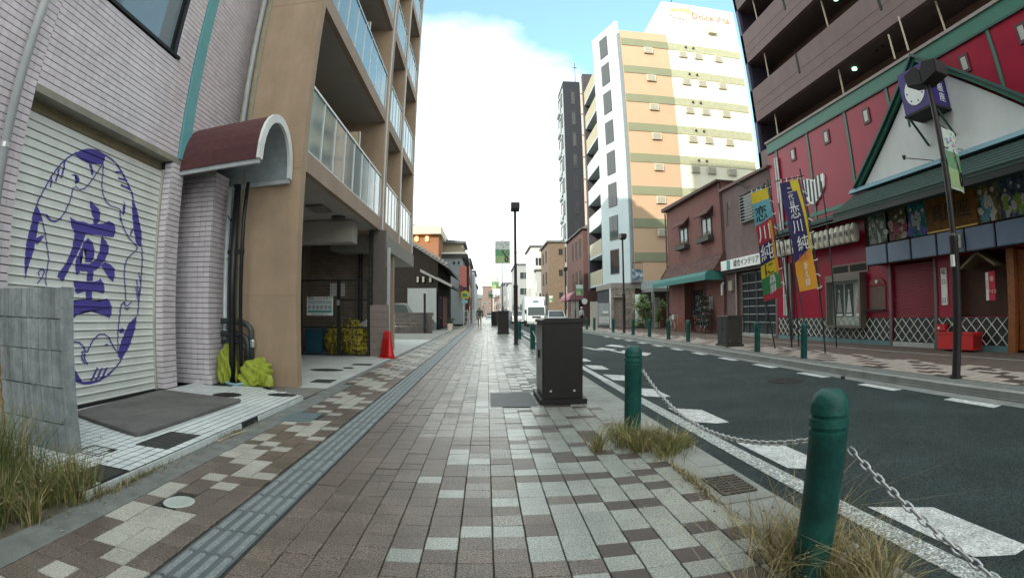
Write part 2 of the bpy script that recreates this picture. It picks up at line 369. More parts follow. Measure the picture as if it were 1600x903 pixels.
# tactile strip
tact2 = mat('tactile_bar', (.20, .225, .23), .5, 0, .14, 8, .35, 160, speck=.3, speckscale=90)
tact = mat('tactile_block', (.105, .122, .128), .55, 0, .12, 8, .35, 160, rnd=.1, speck=.2)
TX0, TX1 = -1.487, -1.187
def tactile(yc, n0=0):
    b = MB(); b.box(TX0 + .002, yc, -.02, TX1 - .002, yc + .287, -.001)
    for i in range(4):
        cx = TX0 + .0375 + i * .075
        b.prism([(cx - .018, -.001), (cx + .018, -.001), (cx + .012, .006), (cx - .012, .006)], yc + .012, yc + .275, 'y', 1)
    return b
for i in range(46):
    tactile(.55 + i * .29).build('tactile_block', [tact, tact2], sidewalk)
b = MB()
for i in range(46, 200):
    t = tactile(.55 + i * .29); n = len(b.v); b.v += t.v; b.f += [tuple(n + j for j in f) for f in t.f]; b.m += t.m
b.build('tactile_block', [tact, tact2], sidewalk, kind='stuff')
# utility chequer plate beside the first cabinet
pl = thing('checker_plate', 'dark ribbed steel plate in the paving beside the nearest cabinet', 'access cover', (.33, 6.75, 0))
MB().box(.03, 6.17, -.01, .62, 7.3, .001).build('plate', mat('grid_steel', (.1, .1, .105), .45, .6, .15), pl)
b = MB()
for i in range(24): b.box(.05 + i * .024, 6.2, .001, .056 + i * .024, 7.27, .004)
for i in range(22): b.box(.04, 6.2 + i * .05, .0042, .61, 6.206 + i * .05, .006)
b.build('rib', MATS['grid_steel'], pl)
cover(-1.89, 2.56, .105, -.004, mat('pale_lid', (.42, .46, .43), .6, 0, .08), 'small pale round valve lid among the light pavers', cover_iron)
bt = tag(MB().box(-2.27, 5.1, -.01, -1.9, 5.62, .001).build('access_cover', mat('bluish_plate', (.11, .15, .16), .6, bump=.3)), 'plain blue grey square cover plate at the paving edge', 'access cover')

# left building apron with white tiles
apron_c = mat('apron_mortar', (.02, .022, .026), .9)
AP = .105
apron = MB().prism([(-4.62, 2.25), (-2.47, 2.25), (-2.47, 6.42), (-3.35, 6.95), (-4.62, 7.45)], -.1, .0515, 'z').build('apron', apron_c, kind='structure')
wt = mat('white_floor_tile', (.70, .75, .75), .35, 0, .07, 9, .12, 90, rnd=.06, grime=.18)
wtm = tile_mesh('tile', AP - .016, AP - .010, .012, wt, .003)
def in_apron(x, y):
    if y > 6.42 and (y - 6.42) > (-2.47 - x) * .6: return False
    if abs(x + 4.1) < .25 and y > 6.9: return False
    for a, b_, c, d in ((-2.8, -2.45, 2.48, 2.82), (-2.95, -2.56, 3.4, 4.0)):
        if a < x < b_ and c < y < d: return False
    return True
tl = []
for i in range(20):
    for j in range(50):
        x, y = -2.49 - (i + .5) * AP, 2.28 + (j + .5) * AP
        if x > -4.6 and y < 7.3 and in_apron(x, y): tl.append((1 / (x * x + y * y + 1) ** 1.5, x, y))
tl.sort(reverse=True)
for _, x, y in tl[:300]:
    o = bpy.data.objects.new('tile', wtm); COL.objects.link(o); o.parent = apron; o.location = (x, y, .0545 + rp.uniform(-.0008, .0008)); o.rotation_euler = (rp.uniform(-.005, .005), rp.uniform(-.005, .005), 0)
b = MB()
for _, x, y in tl[300:]:
    h = AP / 2 - .008; b.box(x - h, y - h - .003, .04, x + h, y + h + .003, .0545 + rp.uniform(-.0008, .0008))
b.build('tile', wt, apron, kind='stuff')
for j in range(41):  # edge tiles
    if 22 < j < 27: continue
    y0 = 2.27 + j * .101
    MB().box(-2.472, y0, .0, -2.458, y0 + .094, .053).build('edge_tile', wt, apron)
def hatch(x0, x1, y0, y1, z, label, m=None):
    o = thing('access_hatch', label, 'hatch cover', ((x0 + x1) / 2, (y0 + y1) / 2, z))
    MB().box(x0, y0, z - .02, x1, y1, z).build('lid', m or mat('dark_hatch', (.045, .05, .045), .7, .2, .2, 9, .4, 140), o)
    b = MB()
    for (a, c, d, e) in ((x0, y0, x1, y0 + .012), (x0, y1 - .012, x1, y1), (x0, y0, x0 + .012, y1), (x1 - .012, y0, x1, y1)): b.box(a, c, z, d, e, z + .004)
    for i in range(1, 6): b.box(x0 + .02, y0 + (y1 - y0) * i / 6, z, x1 - .02, y0 + (y1 - y0) * i / 6 + .004, z + .002)
    b.build('rim', cover_iron, o); return o
hatch(-2.80, -2.50, 2.5, 2.8, .054, 'dark square hatch in the white tiles nearest the weeds')
hatch(-2.93, -2.58, 3.42, 3.98, .054, 'dark rectangular hatch partly under the grey rubber mat')
cover(-3.5, 6.15, .2, .054, cover_iron, 'dark oval manhole cover in the white tiles near the pillar', sy=.9)
cover(-2.78, 6.42, .2, .052, cover_iron, 'dark round cover at the far corner of the tiled apron', sy=.6)
hatch(-3.25, -2.95, 2.95, 3.2, .054, 'small rusty hatch at the foot of the concrete wall')
MB().box(-2.47, 7.0, -.02, -2.2, 7.5, .002).build('edge_patch', sidewalk_asphalt, sidewalk)
MB().prism([(-9, -8), (-2.46, -8), (-2.46, 2.24), (-9, 2.24)], -.1, -.004, 'z').build('soil', mat('soil', (.10, .085, .06), .95, 0, .3, 6, .8, 60, speck=.4), kind='structure')
# debris where edge tiles broke
tag(MB().tube([(-2.41, 4.0, .008), (-2.40, 4.25, .012), (-2.36, 4.5, .008)], .011, 5).build('broken_stick', mat('dry_wood', (.4, .34, .25), .9)), 'thin pale stick lying in the gutter by the tiled apron edge', 'stick')
# rubber mat
mt = thing('rubber_mat', 'large grey brown rubber mat lying on the white tiles before the shutter', 'mat', (-3.7, 4.9, .06))
def rrect(pts, rad, n=5):
    o = []
    for i, p in enumerate(pts):
        p = Vector(p); a = Vector(pts[i - 1]); c = Vector(pts[(i + 1) % len(pts)])
        u, v = (a - p).normalized() * rad, (c - p).normalized() * rad
        for k in range(n + 1):
            t = k / n; o.append(tuple((p + u) * (1 - t) ** 2 + p * 2 * t * (1 - t) + (p + v) * t * t))
    return o
mq = [(-3.06, 3.62), (-3.03, 5.75), (-4.5, 5.98), (-4.38, 4.02)]
MB().prism(rrect(mq, .12), .058, .092, 'z').build('slab', mat('rubber', (.15, .145, .14), .75, 0, .14, 5, .5, 110, grime=.3, speck=.2), mt, bevel=.006)

# tan building forecourt, car lot
pc = mat('pale_concrete', (.42, .43, .41), .8, 0, .1, 3, .2, 80, grime=.15, speck=.1)
MB().prism([(-12, 7.66), (-2.48, 7.5), (-2.48, 22.6), (-12, 22.6)], -.1, .004, 'z').build('forecourt', pc, kind='structure')
MB().box(-12, 22.62, -.1, -2.5, 46, -.002).build('yard', mat('yard_concrete', (.22, .22, .2), .9, bump=.4, grime=.2), kind='structure')
cover(-3.28, 9.96, .36, .004, cover_iron, 'oval manhole cover in the pale forecourt of the tan apartments', mat('pale_ring', (.45, .4, .25), .8), sy=.62)
hatch(-2.98, -2.62, 8.1, 8.5, .006, 'dark grate near the corner of the pale forecourt')
hatch(-3.05, -2.6, 11.05, 11.35, .006, 'long dark drain grate in the pale forecourt before the cones')
cover(-2.95, 10.45, .11, .004, cover_iron, 'small round cover beside the oval manhole on the forecourt')
MB().prism([(-3.4, 7.0), (-2.5, 6.5), (-2.48, 7.48), (-2.97, 7.44), (-3.9, 7.44)], -.1, .006, 'z').build('apron_end', mat('worn_mortar', (.2, .19, .17), .95, bump=.6, grime=.3), kind='structure')

# right sidewalk
def far_line(d): return [(fk(y) + d, y) for y in ys]
strip('gutter', far_line(-.42), far_line(0), -.094, mat('gutter_concrete', (.24, .25, .24), .85, 0, .2, 3, .3, 90, grime=.25))
b = MB()
for i in range(len(ys) - 1):
    (xa, ya), (xb, yb) = (fk(ys[i]), ys[i]), (fk(ys[i + 1]), ys[i + 1])
    for s0, s1, z0, z1 in ((0, 0, -.12, .0), (0, .16, 0, 0)):
        b.face([(xa + s0, ya, z0), (xb + s0, yb, z0), (xb + s1, yb, z1), (xa + s1, ya, z1)])
b.build('far_kerb', kerbc, kind='structure')
strip('line_groove', far_line(-.12), far_line(-.08), -.088, bed)
FW = strip('far_sidewalk', far_line(.17), [(14, y) for y in ys], -.008, bed)
strip('asphalt_band', far_line(.165), far_line(.6), -.001, sidewalk_asphalt, FW)
b = MB(); rr = random.Random(3)
fpl = mat('far_light_paver', (.42, .36, .32), .7, 0, .1, 6, .2, rnd=.1); fpd = mat('far_dark_paver', (.10, .075, .065), .7, rnd=.15); fpb = mat('far_brown_paver', (.15, .11, .095), .75, rnd=.1)
for r_ in range(0, 210):
    y = 1.5 + r_ * .2
    for c in range(0, 30):
        x = fk(y) + .62 + c * .17
        if x > 11.55 or (y > 35 and c > 14): continue
        k = 1 if c < 9 else 2
        v = math.sin(r_ * 1.3 + c * 1.9) + math.sin(r_ * .7 - c * .9)
        mi = (1 if v > .75 else 0) if c < 8 else (2 if (c > 9 or v < .5) else 0)
        n = len(b.v); e = .005
        b.v += [(x + e, y + e, 0), (x + .165, y + e, 0), (x + .165, y + .195, 0), (x + e, y + .195, 0)]; b.f.append((n, n + 1, n + 2, n + 3)); b.m.append(mi)
b.build('paver', [fpl, fpd, fpb], FW, kind='stuff')
MB().box(10.1, 2, .001, 10.22, 22, .004).build('border_line', mat('border_stone', (.3, .28, .25), .8), FW)
MB().box(12.0, 22.8, -.02, 13.9, 45, .004).build('side_paving', fpb, FW)
# ================================================================== LEFT: TILED SHOP BUILDING
tile_m = mat('pinkish_wall_tile', (.72, .65, .685), .28, 0, .06, 3, .06, 40, rnd=.07, grime=.12)
tile_l = mat('cream_wall_tile', (.60, .56, .52), .3, 0, .06, 3, .06, 40, rnd=.06, grime=.12)
mortar = mat('dark_mortar', (.045, .048, .06), .9, 0, .1)
TB = thing('tiled_building', 'pale pinkish mosaic tiled building with a painted roller shutter and teal stripe', 'building', (-4.6, 5, 0))
XW = -4.6
b = MB()
b.box(-12, -6, 0, XW - .02, 3.31, 9.6)                       # left of shutter
b.box(-12, 3.31, 3.4, XW - .02, 4.13 + 4, 4.84)              # band over shutter
b.box(-12, 3.31, 4.84, -5.0, 8.13, 6.4); b.box(-12, 3.31, 6.4, XW - .02, 8.13, 9.6)
b.box(-5.0, 5.83, 4.84, XW - .02, 8.13, 6.4)
b.box(-12, 3.31, 0, -5.1, 8.13, 3.4)
b.box(-5.1, 6.18, 0, XW - .02, 6.52, 3.4)                    # pier
b.box(-5.1, 7.06, 0, XW - .02, 8.13, 3.4)
b.build('wall', mortar, TB)
MB().prism([(-6, 9.6), (-10, 9.6), (-10, 22), (-6, 22)], -22, 3.0, 'y') if 0 else None
TP, TH = .118, .078
tq = []
def wall_tiles(x, y0, y1, z0, z1, skip=()):
    ny, nz = max(1, round((y1 - y0) / TP)), max(1, round((z1 - z0) / TH)); dy, dz = (y1 - y0) / ny, (z1 - z0) / nz
    for i in range(ny):
        for j in range(nz):
            yc, zc = y0 + (i + .5) * dy, z0 + (j + .5) * dz
            if any(a < yc < b_ and c < zc < d for a, b_, c, d in skip): continue
            tq.append(('x', x, yc, zc, dy, dz))
def wall_tiles_s(y, x0, x1, z0, z1):
    nx, nz = max(1, round((x1 - x0) / TP)), max(1, round((z1 - z0) / TH)); dx, dz = (x1 - x0) / nx, (z1 - z0) / nz
    for i in range(nx):
        for j in range(nz): tq.append(('y', x0 + (i + .5) * dx, y, z0 + (j + .5) * dz, dx, dz))
XT = XW
wall_tiles(XT, 1.0, 3.31, .0, 9.5); wall_tiles(XT, 3.31, 6.28, 3.4, 4.80); wall_tiles(XT, 3.31, 6.28, 4.80, 9.4, [(3.0, 5.83, 4.8, 6.4)])
wall_tiles(XT, 6.58, 8.11, 3.4, 9.4); wall_tiles(XT, 6.19, 6.51, .06, 3.4)
wall_tiles_s(6.172, -4.73, XW, .06, 3.3)
# pillar under the canopy
MB().box(-5.1, 6.98, .05, -4.27, 7.42, 3.34).build('pillar', mortar, TB)
wall_tiles_s(6.975, -4.95, -4.27, .2, 3.34); wall_tiles(-4.265, 6.98, 7.42, .2, 3.34)
wall_tiles_s(6.96, -5.0, -4.22, .05, .2); wall_tiles(-4.25, 6.96, 7.42, .05, .2)
tq.sort(key=lambda q: (q[1] ** 2 + q[2] ** 2 + (q[3] - EYE) ** 2) ** 1.5 if q[0] == 'y' else (q[1] ** 2 + q[2] ** 2 + (q[3] - EYE) ** 2) ** 1.5 + (1e6 if q[2] < 3.0 and q[3] < 1.4 else 0) + (1e6 if q[2] < 2.2 else 0))
tmesh = {}
def wtile(q, b):
    ax, x, y, z, d, dz = q; g = .0052
    if ax == 'x': b.box(x - .018, y - d / 2 + g * .35, z - dz / 2 + g, x + .004, y + d / 2 - g * .35, z + dz / 2 - g)
    else: b.box(x - d / 2 + g * .6, y - .004, z - dz / 2 + g, x + d / 2 - g * .6, y + .018, z + dz / 2 - g)
for q in tq[:300]:
    key = (q[0], round(q[4], 4), round(q[5], 4))
    if key not in tmesh:
        t = MB(); wtile((q[0], 0, 0, 0, q[4], q[5]), t); me = bpy.data.meshes.new('tile'); me.from_pydata(t.v, [], t.f); me.materials.append(tile_m); tmesh[key] = me
    o = bpy.data.objects.new('tile', tmesh[key]); COL.objects.link(o); o.parent = TB; o.location = (q[1] + 4.6, q[2] - 5, q[3])
b = MB(); rw = random.Random(8)
for q in tq[300:]:
    j = rw.uniform(-.001, .001); q = (q[0], q[1] + (j if q[0] == 'x' else 0), q[2] + (j if q[0] == 'y' else 0), *q[3:]); wtile(q, b)
b.build('tile', tile_m, TB, kind='stuff')
# teal stripe
teal = mat('teal_cladding', (.16, .42, .45), .4, 0, .08, 2, grime=.12)
b = MB(); b.box(XW - .05, 6.3, 3.39, XW + .03, 6.57, 9.5); b.build('teal_stripe', teal, TB, bevel=.006)
# lintel + shutter
lint = mat('lintel_paint', (.33, .31, .25), .7, 0, .1, 5, grime=.3)
MB().box(-5.05, 3.3, 3.32, XW + .012, 6.52, 3.4).build('lintel', lint, TB)
MB().box(-4.99, 3.33, 3.17, -4.80, 6.17, 3.318).build('shutter_box', mat('shutter_box_paint', (.35, .31, .2), .6, grime=.3), TB)
cream = mat('cream_shutter_paint', (.82, .84, .80), .42, 0, .05, 3, grime=.12)
SH = MB().box(-4.82, 3.31, .05, -4.80, 6.18, 3.2).build('shutter', cream, TB)
SX, SZ0, SP = -4.765, .06, .0945
nsl = 33
def prof(t):   # slat profile over one pitch, t in 0..1 -> x proud
    return [(0, .0), (.07, .012), (.17, .014), (.2, .002), (.93, .0), (1, 0)]
for i in range(nsl):
    z0 = SZ0 + i * SP
    b = MB(); b.prism([(SX - .03, z0 + .004), (SX + .012, z0 + .004), (SX + .014, z0 + .015), (SX + .0, z0 + .021), (SX, z0 + SP - .004), (SX - .03, z0 + SP - .002)], 3.31, 6.16, 'y')
    b.build('slat', cream, SH)
MB().box(-4.80, 3.31, .03, -4.745, 6.18, .062).build('bottom_rail', mat('dark_rubber_seal', (.03, .03, .03), .7), SH)
MB().box(-4.82, 6.14, .05, -4.735, 6.19, 3.2).build('guide_rail', mat('beige_rail', (.5, .48, .42), .5), TB)
# painted emblem on the shutter (print follows the slats)
violet = mat('violet_print', (.085, .07, .34), .5, 0, .06, 6)
DN = [0]
def decal(polys, name, m):
    DN[0] += 1
    bm = bmesh.new()
    for p in polys:
        vs = [bm.verts.new((SX, *FX(x, y, SX))) for x, y in p]
        try: bm.faces.new(vs)
        except Exception: pass
    bmesh.ops.triangulate(bm, faces=bm.faces[:])
    for i in range(nsl + 1):
        for dz in (0, .0035, .004, .015, .021):
            z = SZ0 + i * SP + (dz if dz != .0035 else -.003)
            bmesh.ops.bisect_plane(bm, geom=bm.verts[:] + bm.edges[:] + bm.faces[:], plane_co=(0, 0, z), plane_no=(0, 0, 1))
    for v in bm.verts:
        t = (v.co.z - SZ0) % SP
        if t > SP - 1e-4: t = 0
        if SP - .0035 < t: t = .05
        off = (-.006 if t < .001 else (0 if t < .0037 else (.012 + (t - .004) * .18))) if t < .0045 else (.012 + (t - .004) * .18 if t < .0152 else (.014 * (1 - (t - .015) / .006) if t < .021 else 0))
        v.co.x = SX + .0022 + off + DN[0] * .00012
    me = bpy.data.meshes.new(name); bm.to_mesh(me); bm.free()
    me.transform(Matrix.Translation(-OFF[TB.name])); me.materials.append(m)
    o = bpy.data.objects.new(name, me); COL.objects.link(o); o.parent = SH; return o
def stroke(pts, w_):
    o = []
    for i in range(len(pts) - 1):
        a, c = Vector(pts[i]), Vector(pts[i + 1]); d = (c - a)
        if d.length < .01: continue
        n = Vector((-d.y, d.x)).normalized()
        w1, w2 = (w_[i], w_[i + 1]) if isinstance(w_, list) else (w_, w_)
        e = d.normalized() * .25
        o.append([tuple(a - e + n * w1 / 2), tuple(c + e + n * w2 / 2), tuple(c + e - n * w2 / 2), tuple(a - e - n * w1 / 2)])
    return o
U = lambda l, oy: [(x / 6.154, oy + y / 6.154) for x, y in l]
U1 = lambda *l: U(l, 200); U2 = lambda *l: U(l, 340); U3 = lambda *l: U(l, 480)
fills = [
 U1((735, 235), (800, 208), (860, 200), (940, 212), (1015, 260), (1000, 320), (985, 350), (915, 352), (850, 345), (780, 310), (740, 280), (710, 255)),
 U1((855, 350), (880, 350), (900, 445), (880, 458), (865, 400)),
 U1((350, 735), (380, 800), (400, 860), (405, 897), (300, 897), (315, 820)), U2((320, 0), (378, 0), (345, 210), (320, 330), (270, 470), (240, 600), (233, 430), (250, 250), (290, 90)), U2((345, 200), (400, 170), (425, 175), (400, 215), (355, 262), (335, 240)),
 U1((1270, 670), (1300, 740), (1325, 820), (1335, 897), (1275, 897), (1268, 780)), U2((1270, 0), (1330, 0), (1360, 150), (1358, 285), (1310, 260), (1285, 130), (1280, 60)), U2((1285, 90), (1255, 130), (1242, 185), (1270, 150)),
 U3((1315, 80), (1295, 220), (1240, 380), (1160, 512), (1132, 470), (1150, 360), (1205, 220), (1240, 150)), U3((1140, 215), (1165, 198), (1195, 215), (1190, 245), (1150, 250)),
 U3((555, 440), (640, 510), (720, 600), (790, 715), (740, 720), (650, 680), (560, 600)),
 U3((740, 720), (840, 712), (930, 700), (1000, 665), (1080, 600), (1100, 590), (1050, 650), (960, 710), (870, 740), (800, 742)),
 U1((680, 455), (720, 445), (750, 460), (765, 500), (745, 530), (720, 540), (738, 490), (715, 465)),
 U1((1190, 700), (1205, 770), (1190, 840), (1170, 825), (1180, 770)),
 # the character on the shutter
 U1((858, 692), (900, 735), (950, 780), (962, 830), (955, 897), (905, 897), (880, 820), (865, 760)), U2((905, -2), (950, -2), (950, 40), (930, 62), (900, 62), (893, 30)),
 U2((672, -5), (700, 15), (740, 35), (800, 40), (860, 62), (930, 62), (990, 60), (1040, 32), (1080, 50), (1108, 90), (1105, 150), (1090, 190), (1040, 185), (980, 178), (900, 165), (820, 160), (780, 165), (720, 160), (690, 100), (675, 40)),
 U2((715, 158), (822, 160), (785, 260), (740, 350), (690, 440), (640, 540), (600, 615), (548, 570), (560, 530), (610, 470), (650, 400), (690, 300)),
 U2((845, 195), (885, 240), (905, 300), (905, 360), (880, 430), (820, 430), (820, 380), (825, 320), (800, 240)),
 U2((845, 195), (800, 245), (770, 320), (730, 400), (720, 440), (725, 545), (745, 550), (775, 500), (770, 440), (768, 380), (800, 320)),
 U2((975, 175), (1020, 230), (1045, 290), (1040, 330), (1010, 400), (960, 470), (925, 500), (880, 520), (780, 515), (725, 470), (770, 440), (860, 445), (920, 400), (955, 320), (970, 240)),
 U2((965, 465), (1005, 425), (1060, 450), (1098, 490), (1100, 560), (1085, 620), (1040, 580), (1000, 510)),
 U2((835, 510), (895, 510), (890, 610), (830, 610)),
 U2((700, 605), (800, 615), (900, 615), (945, 605), (962, 582), (990, 630), (1003, 680), (995, 730), (960, 722), (920, 710), (860, 705), (800, 712), (750, 730), (725, 720), (712, 660)),
 U2((822, 700), (882, 700), (880, 800), (820, 800)),
 U2((620, 755), (660, 800), (720, 805), (800, 782), (880, 795), (960, 808), (990, 790), (1015, 775), (1050, 800), (1072, 860), (1072, 897), (650, 897), (625, 830)),
 U3((640, -2), (1072, -2), (1068, 60), (1052, 102), (1000, 80), (930, 45), (850, 32), (780, 45), (740, 70), (710, 104), (685, 80), (655, 40)),
]
lines = []
def SL(pts, w_): lines.append(stroke(pts, w_))
SL(U1((735, 235), (690, 262), (640, 295), (590, 340), (540, 400), (490, 470), (440, 560), (400, 630), (365, 700), (350, 740)), 2.0)
SL(U1((1010, 262), (1060, 295), (1110, 340), (1155, 405), (1200, 490), (1240, 570), (1265, 630), (1280, 680)), 2.4)
SL(U1((620, 320), (608, 400), (585, 480)), 2.6); SL(U1((565, 390), (550, 460), (530, 520)), 2.6); SL(U1((490, 460), (492, 510), (482, 572)), 2.2)
for s_ in (((1105, 425), (1180, 430)), ((1135, 485), (1220, 508)), ((1160, 548), (1250, 592))): SL(U1(*s_), 3.0)
SL(U1((720, 560), (760, 595), (810, 585), (860, 530), (910, 460), (950, 400), (980, 345)), 1.7)
SL(U1((990, 345), (985, 440), (975, 540), (985, 630), (1010, 700), (1060, 750), (1110, 765), (1150, 780), (1155, 895)), 1.6)
SL(U1((705, 570), (690, 620), (670, 700), (620, 810), (590, 855), (540, 895), (490, 890), (440, 845)), 1.7); SL(U1((370, 822), (435, 832), (480, 880)), 1.8)
SL(U2((395, 0), (430, 150), (450, 290), (465, 400), (445, 520), (430, 600), (445, 650)), 1.6); SL(U2((375, 560), (362, 530), (400, 490), (425, 520), (390, 590), (355, 635)), 1.8)
SL(U2((450, 0), (480, 30), (530, 40), (580, 10)), 2)
SL(U2((1155, 0), (1180, 90), (1230, 190), (1300, 265), (1320, 290), (1290, 330), (1230, 380), (1200, 440), (1190, 550), (1200, 680), (1205, 800)), 1.6)
SL(U2((1360, 285), (1365, 400), (1355, 560), (1345, 700), (1330, 800), (1325, 897)), 1.6)
SL(U2((1330, 530), (1350, 640), (1335, 720)), 1.5); SL(U2((1310, 600), (1330, 760)), 1.5); SL(U2((1302, 670), (1322, 800)), 1.5)
SL(U2((1150, 897), (1160, 840), (1195, 810), (1195, 840), (1220, 850), (1260, 810)), 1.8); SL(U2((1195, 862), (1215, 885), (1240, 862)), 1.8)
SL(U3((1158, 0), (1140, 120), (1128, 250), (1130, 400), (1135, 440)), 1.5); SL(U3((1325, 0), (1318, 80)), 1.5)
SL(U3((560, 395), (620, 345), (700, 330), (760, 340), (800, 380), (820, 430)), 2.2)
SL(U3((835, 430), (860, 370), (900, 300), (950, 260), (1000, 258), (1045, 295), (1080, 370), (1130, 440)), 2.0)
SL(U3((640, 385), (660, 440), (650, 500)), 3.4); SL(U3((640, 378), (690, 372), (680, 395), (655, 400)), 1.6)
SL(U3((785, 430), (780, 480), (805, 535)), 2.0); SL(U3((805, 440), (810, 500), (838, 550)), 2.0); SL(U3((785, 425), (835, 430)), 1.8)
SL(U3((1000, 362), (1030, 358)), 2.6)
for dx in (0, 45, 90): SL(U3((930 + dx, 580), (905 + dx, 640), (870 + dx, 700)), 2.8)
SL(U3((1160, 512), (1110, 570), (1060, 630)), 2.0)
SL(U3((560, 0), (568, 80), (550, 200), (540, 300)), 2.0)
[decal([l_], 'emblem_shape', violet) for l_ in fills]; [decal(l_, 'emblem_line', violet) for l_ in lines]
# window
MB().box(-5.0, 3.0, 4.842, -4.985, 5.83, 6.4).build('backing', dark_void, TB)
wf = MB()
for (y0, y1, z0, z1) in ((3.3, 5.8, 4.87, 4.93), (3.3, 5.8, 6.33, 6.39), (5.75, 5.81, 4.93, 6.33), (4.06, 4.12, 4.93, 6.33), (3.3, 3.36, 4.93, 6.33)): wf.box(-4.78, y0, z0, -4.70, y1, z1)
WF = wf.build('window', black_metal, TB)
for y0, y1 in ((3.36, 4.06), (4.12, 5.75)): MB().box(-4.75, y0, 4.93, -4.735, y1, 6.33).build('pane', mat('pale_window_glass', (.18, .24, .27), .04, 0, .03, spec=.9), WF)
MB().box(-4.98, 3.31, 4.82, XW + .03, 5.86, 4.868).build('window_sill', black_metal, TB)
# door in the recess and side panel
MB().box(-5.08, 6.53, .05, -5.04, 7.05, 3.3).build('door', mat('dark_green_door', (.035, .04, .03), .5), TB)
MB().box(-4.7, 6.53, 3.28, -4.28, 7.44, 3.335).build('porch_ceiling', mat('porch_board', (.2, .19, .17), .8), TB)
# canopy
maroon = mat('maroon_shingle', (.095, .03, .033), .75, 0, .15, 8, .4, 140)
CANX0, CANX1, CY0, CY1, CZ, CH = XW, -3.1, 6.40, 7.60, 3.23, .80
def skewc(b):
    b.v = [(x, y - .24 * (x - CANX0) / (CANX1 - CANX0), z) for x, y, z in b.v]; return b
def arch(r_off=0, n=14):
    yc, hw = (CY0 + CY1) / 2, (CY1 - CY0) / 2 - r_off
    return [(yc - hw * math.cos(math.pi * i / n), CZ + .0 + (CH - r_off) * math.sin(math.pi * i / n) ** .85) for i in range(n + 1)]
CAN = skewc(MB().prism(arch(0) + arch(.05)[::-1], CANX0, CANX1 - .02, 'x')).build('canopy', mat('canopy_lining', (.36, .4, .42), .6, grime=.15), TB, smooth=False)
ao, ai = arch(-.018), arch(0.001)
for i in range(14):   # shingle courses
    b = MB(); b.prism([ao[i], ao[i + 1], ai[i + 1], ai[i]], CANX0, CANX1 - .03, 'x'); skewc(b).build('shingle', maroon, CAN)
b = MB(); e1, e2 = arch(-.035), arch(.09); b.prism(e1 + e2[::-1], CANX1 - .03, CANX1 + .02, 'x'); skewc(b).build('canopy_rim', white_paint, CAN)
for y_ in (CY0 + .01, CY1 - .05): skewc(MB().box(CANX0, y_, CZ - .06, CANX1, y_ + .05, CZ + .01)).build('side_rail', mat('grey_trim', (.5, .53, .54), .5), CAN)
# drain pipes on the building
pvc = mat('grey_white_pipe', (.55, .58, .6), .4, 0, .06, 3, grime=.15)
MB().tube([(-4.48, 2.98, .0), (-4.48, 2.98, 6.0), (-4.48, 2.98, 9)], .055, 12).build('drain_pipe', pvc, TB, smooth=True)
for z_ in (1.2, 2.6, 4.25, 6): MB().lathe(-4.48, 2.98, [(.062, z_), (.062, z_ + .05)], 12).build('pipe_clamp', alu, TB)
MB().tube([(-4.38, 7.76, .45), (-4.38, 7.78, 3.2), (-4.45, 8.0, 3.5), (-4.48, 8.06, 4.2), (-4.48, 8.06, 9)], .05, 12).build('drain_pipe', pvc, TB, smooth=True)
MB().lathe(-4.28, 7.5, [(.09, .05), (.09, .12), (.06, .2), (.05, .3), (.05, 3.2)], 14).build('drain_pipe', mat('white_pipe', (.62, .68, .7), .35), TB, smooth=True)
for z_ in (.9, 2.0): MB().lathe(-4.28, 7.5, [(.06, z_), (.06, z_ + .04)], 12).build('pipe_clamp', alu, TB)
# unseen blocks behind the camera; the left ones added to shade the street
def plain_block(name, label, x0, x1, y0, y1, h, m, wm, sides=('E',)):
    T = thing(name, label, 'building', ((x0 + x1) / 2, y0, 0)); MB().box(x0, y0, 0, x1, y1, h).build('wall', m, T)
    xf = x1 if 'E' in sides else x0; s = 1 if 'E' in sides else -1
    for k in range(int(h // 3.1)):
        yy = y0 + 1.2
        while yy < y1 - 1.5:
            MB().box(xf, yy, 1 + k * 3.1, xf + .05 * s, yy + 1.4, 2.4 + k * 3.1).build('window', wm, T); yy += 2.8
    return T
plain_block('apartment_building', 'unseen tall beige block added behind the viewer on the left for shade', -11.5, -4.7, -24, -6.2, 33, mat('beige_render', (.4, .36, .3), .8), glass_blue)  # unseen block added here, its height chosen to shade the right-hand fronts
plain_block('office_building', 'grey office block standing behind the viewer on the right side', 12, 24, -24, 0.4, 8, mat('grey_render', (.33, .33, .33), .8), glass_blue, ('W',))
tag(MB().box(-11.9, -6.0, 9.6, -5.6, 2.6, 22).build('rear_tower', mat('pale_render', (.45, .43, .42), .8), grime=0) if 0 else MB().box(-12.6, -5.9, 9.62, -5.6, 2.6, 21).build('unseen_shade_block', mat('pale_render', (.45, .43, .42), .8)), 'unseen pale block added above the tiled building to shade the street', 'building')  # unseen upper block added so that the street lies in shade

# concrete fence panel at the left edge
cp = thing('concrete_fence', 'weathered grey board marked concrete fence at the left edge above the weeds', 'fence', (-3.7, 2.85, 0))
brd = mat('board_marked_concrete', (.29, .32, .325), .9, 0, .22, 10, .6, 70, rnd=.14, grime=.4, speck=.2)
rr = random.Random(4); x = -3.20; zs = [0, .28, .56, .84, 1.08, 1.315]
MB().box(-7.0, 2.9, 0, -3.2, 2.99, 1.31).build('core', brd, cp)
while x > -5.4:
    wd = rr.uniform(.035, .055); dd = rr.uniform(0, .008)
    for k in range(5):
        b = MB(); b.box(x - wd + .0012, 2.862 - dd + .003 * (k % 2), zs[k] + rr.uniform(.001, .008), x, 2.9, zs[k + 1] - rr.uniform(0, .003)); b.build('board', brd, cp)
    x -= wd
MB().box(-3.198, 2.855, 0, -3.175, 2.985, 1.32).build('end_cap', brd, cp)
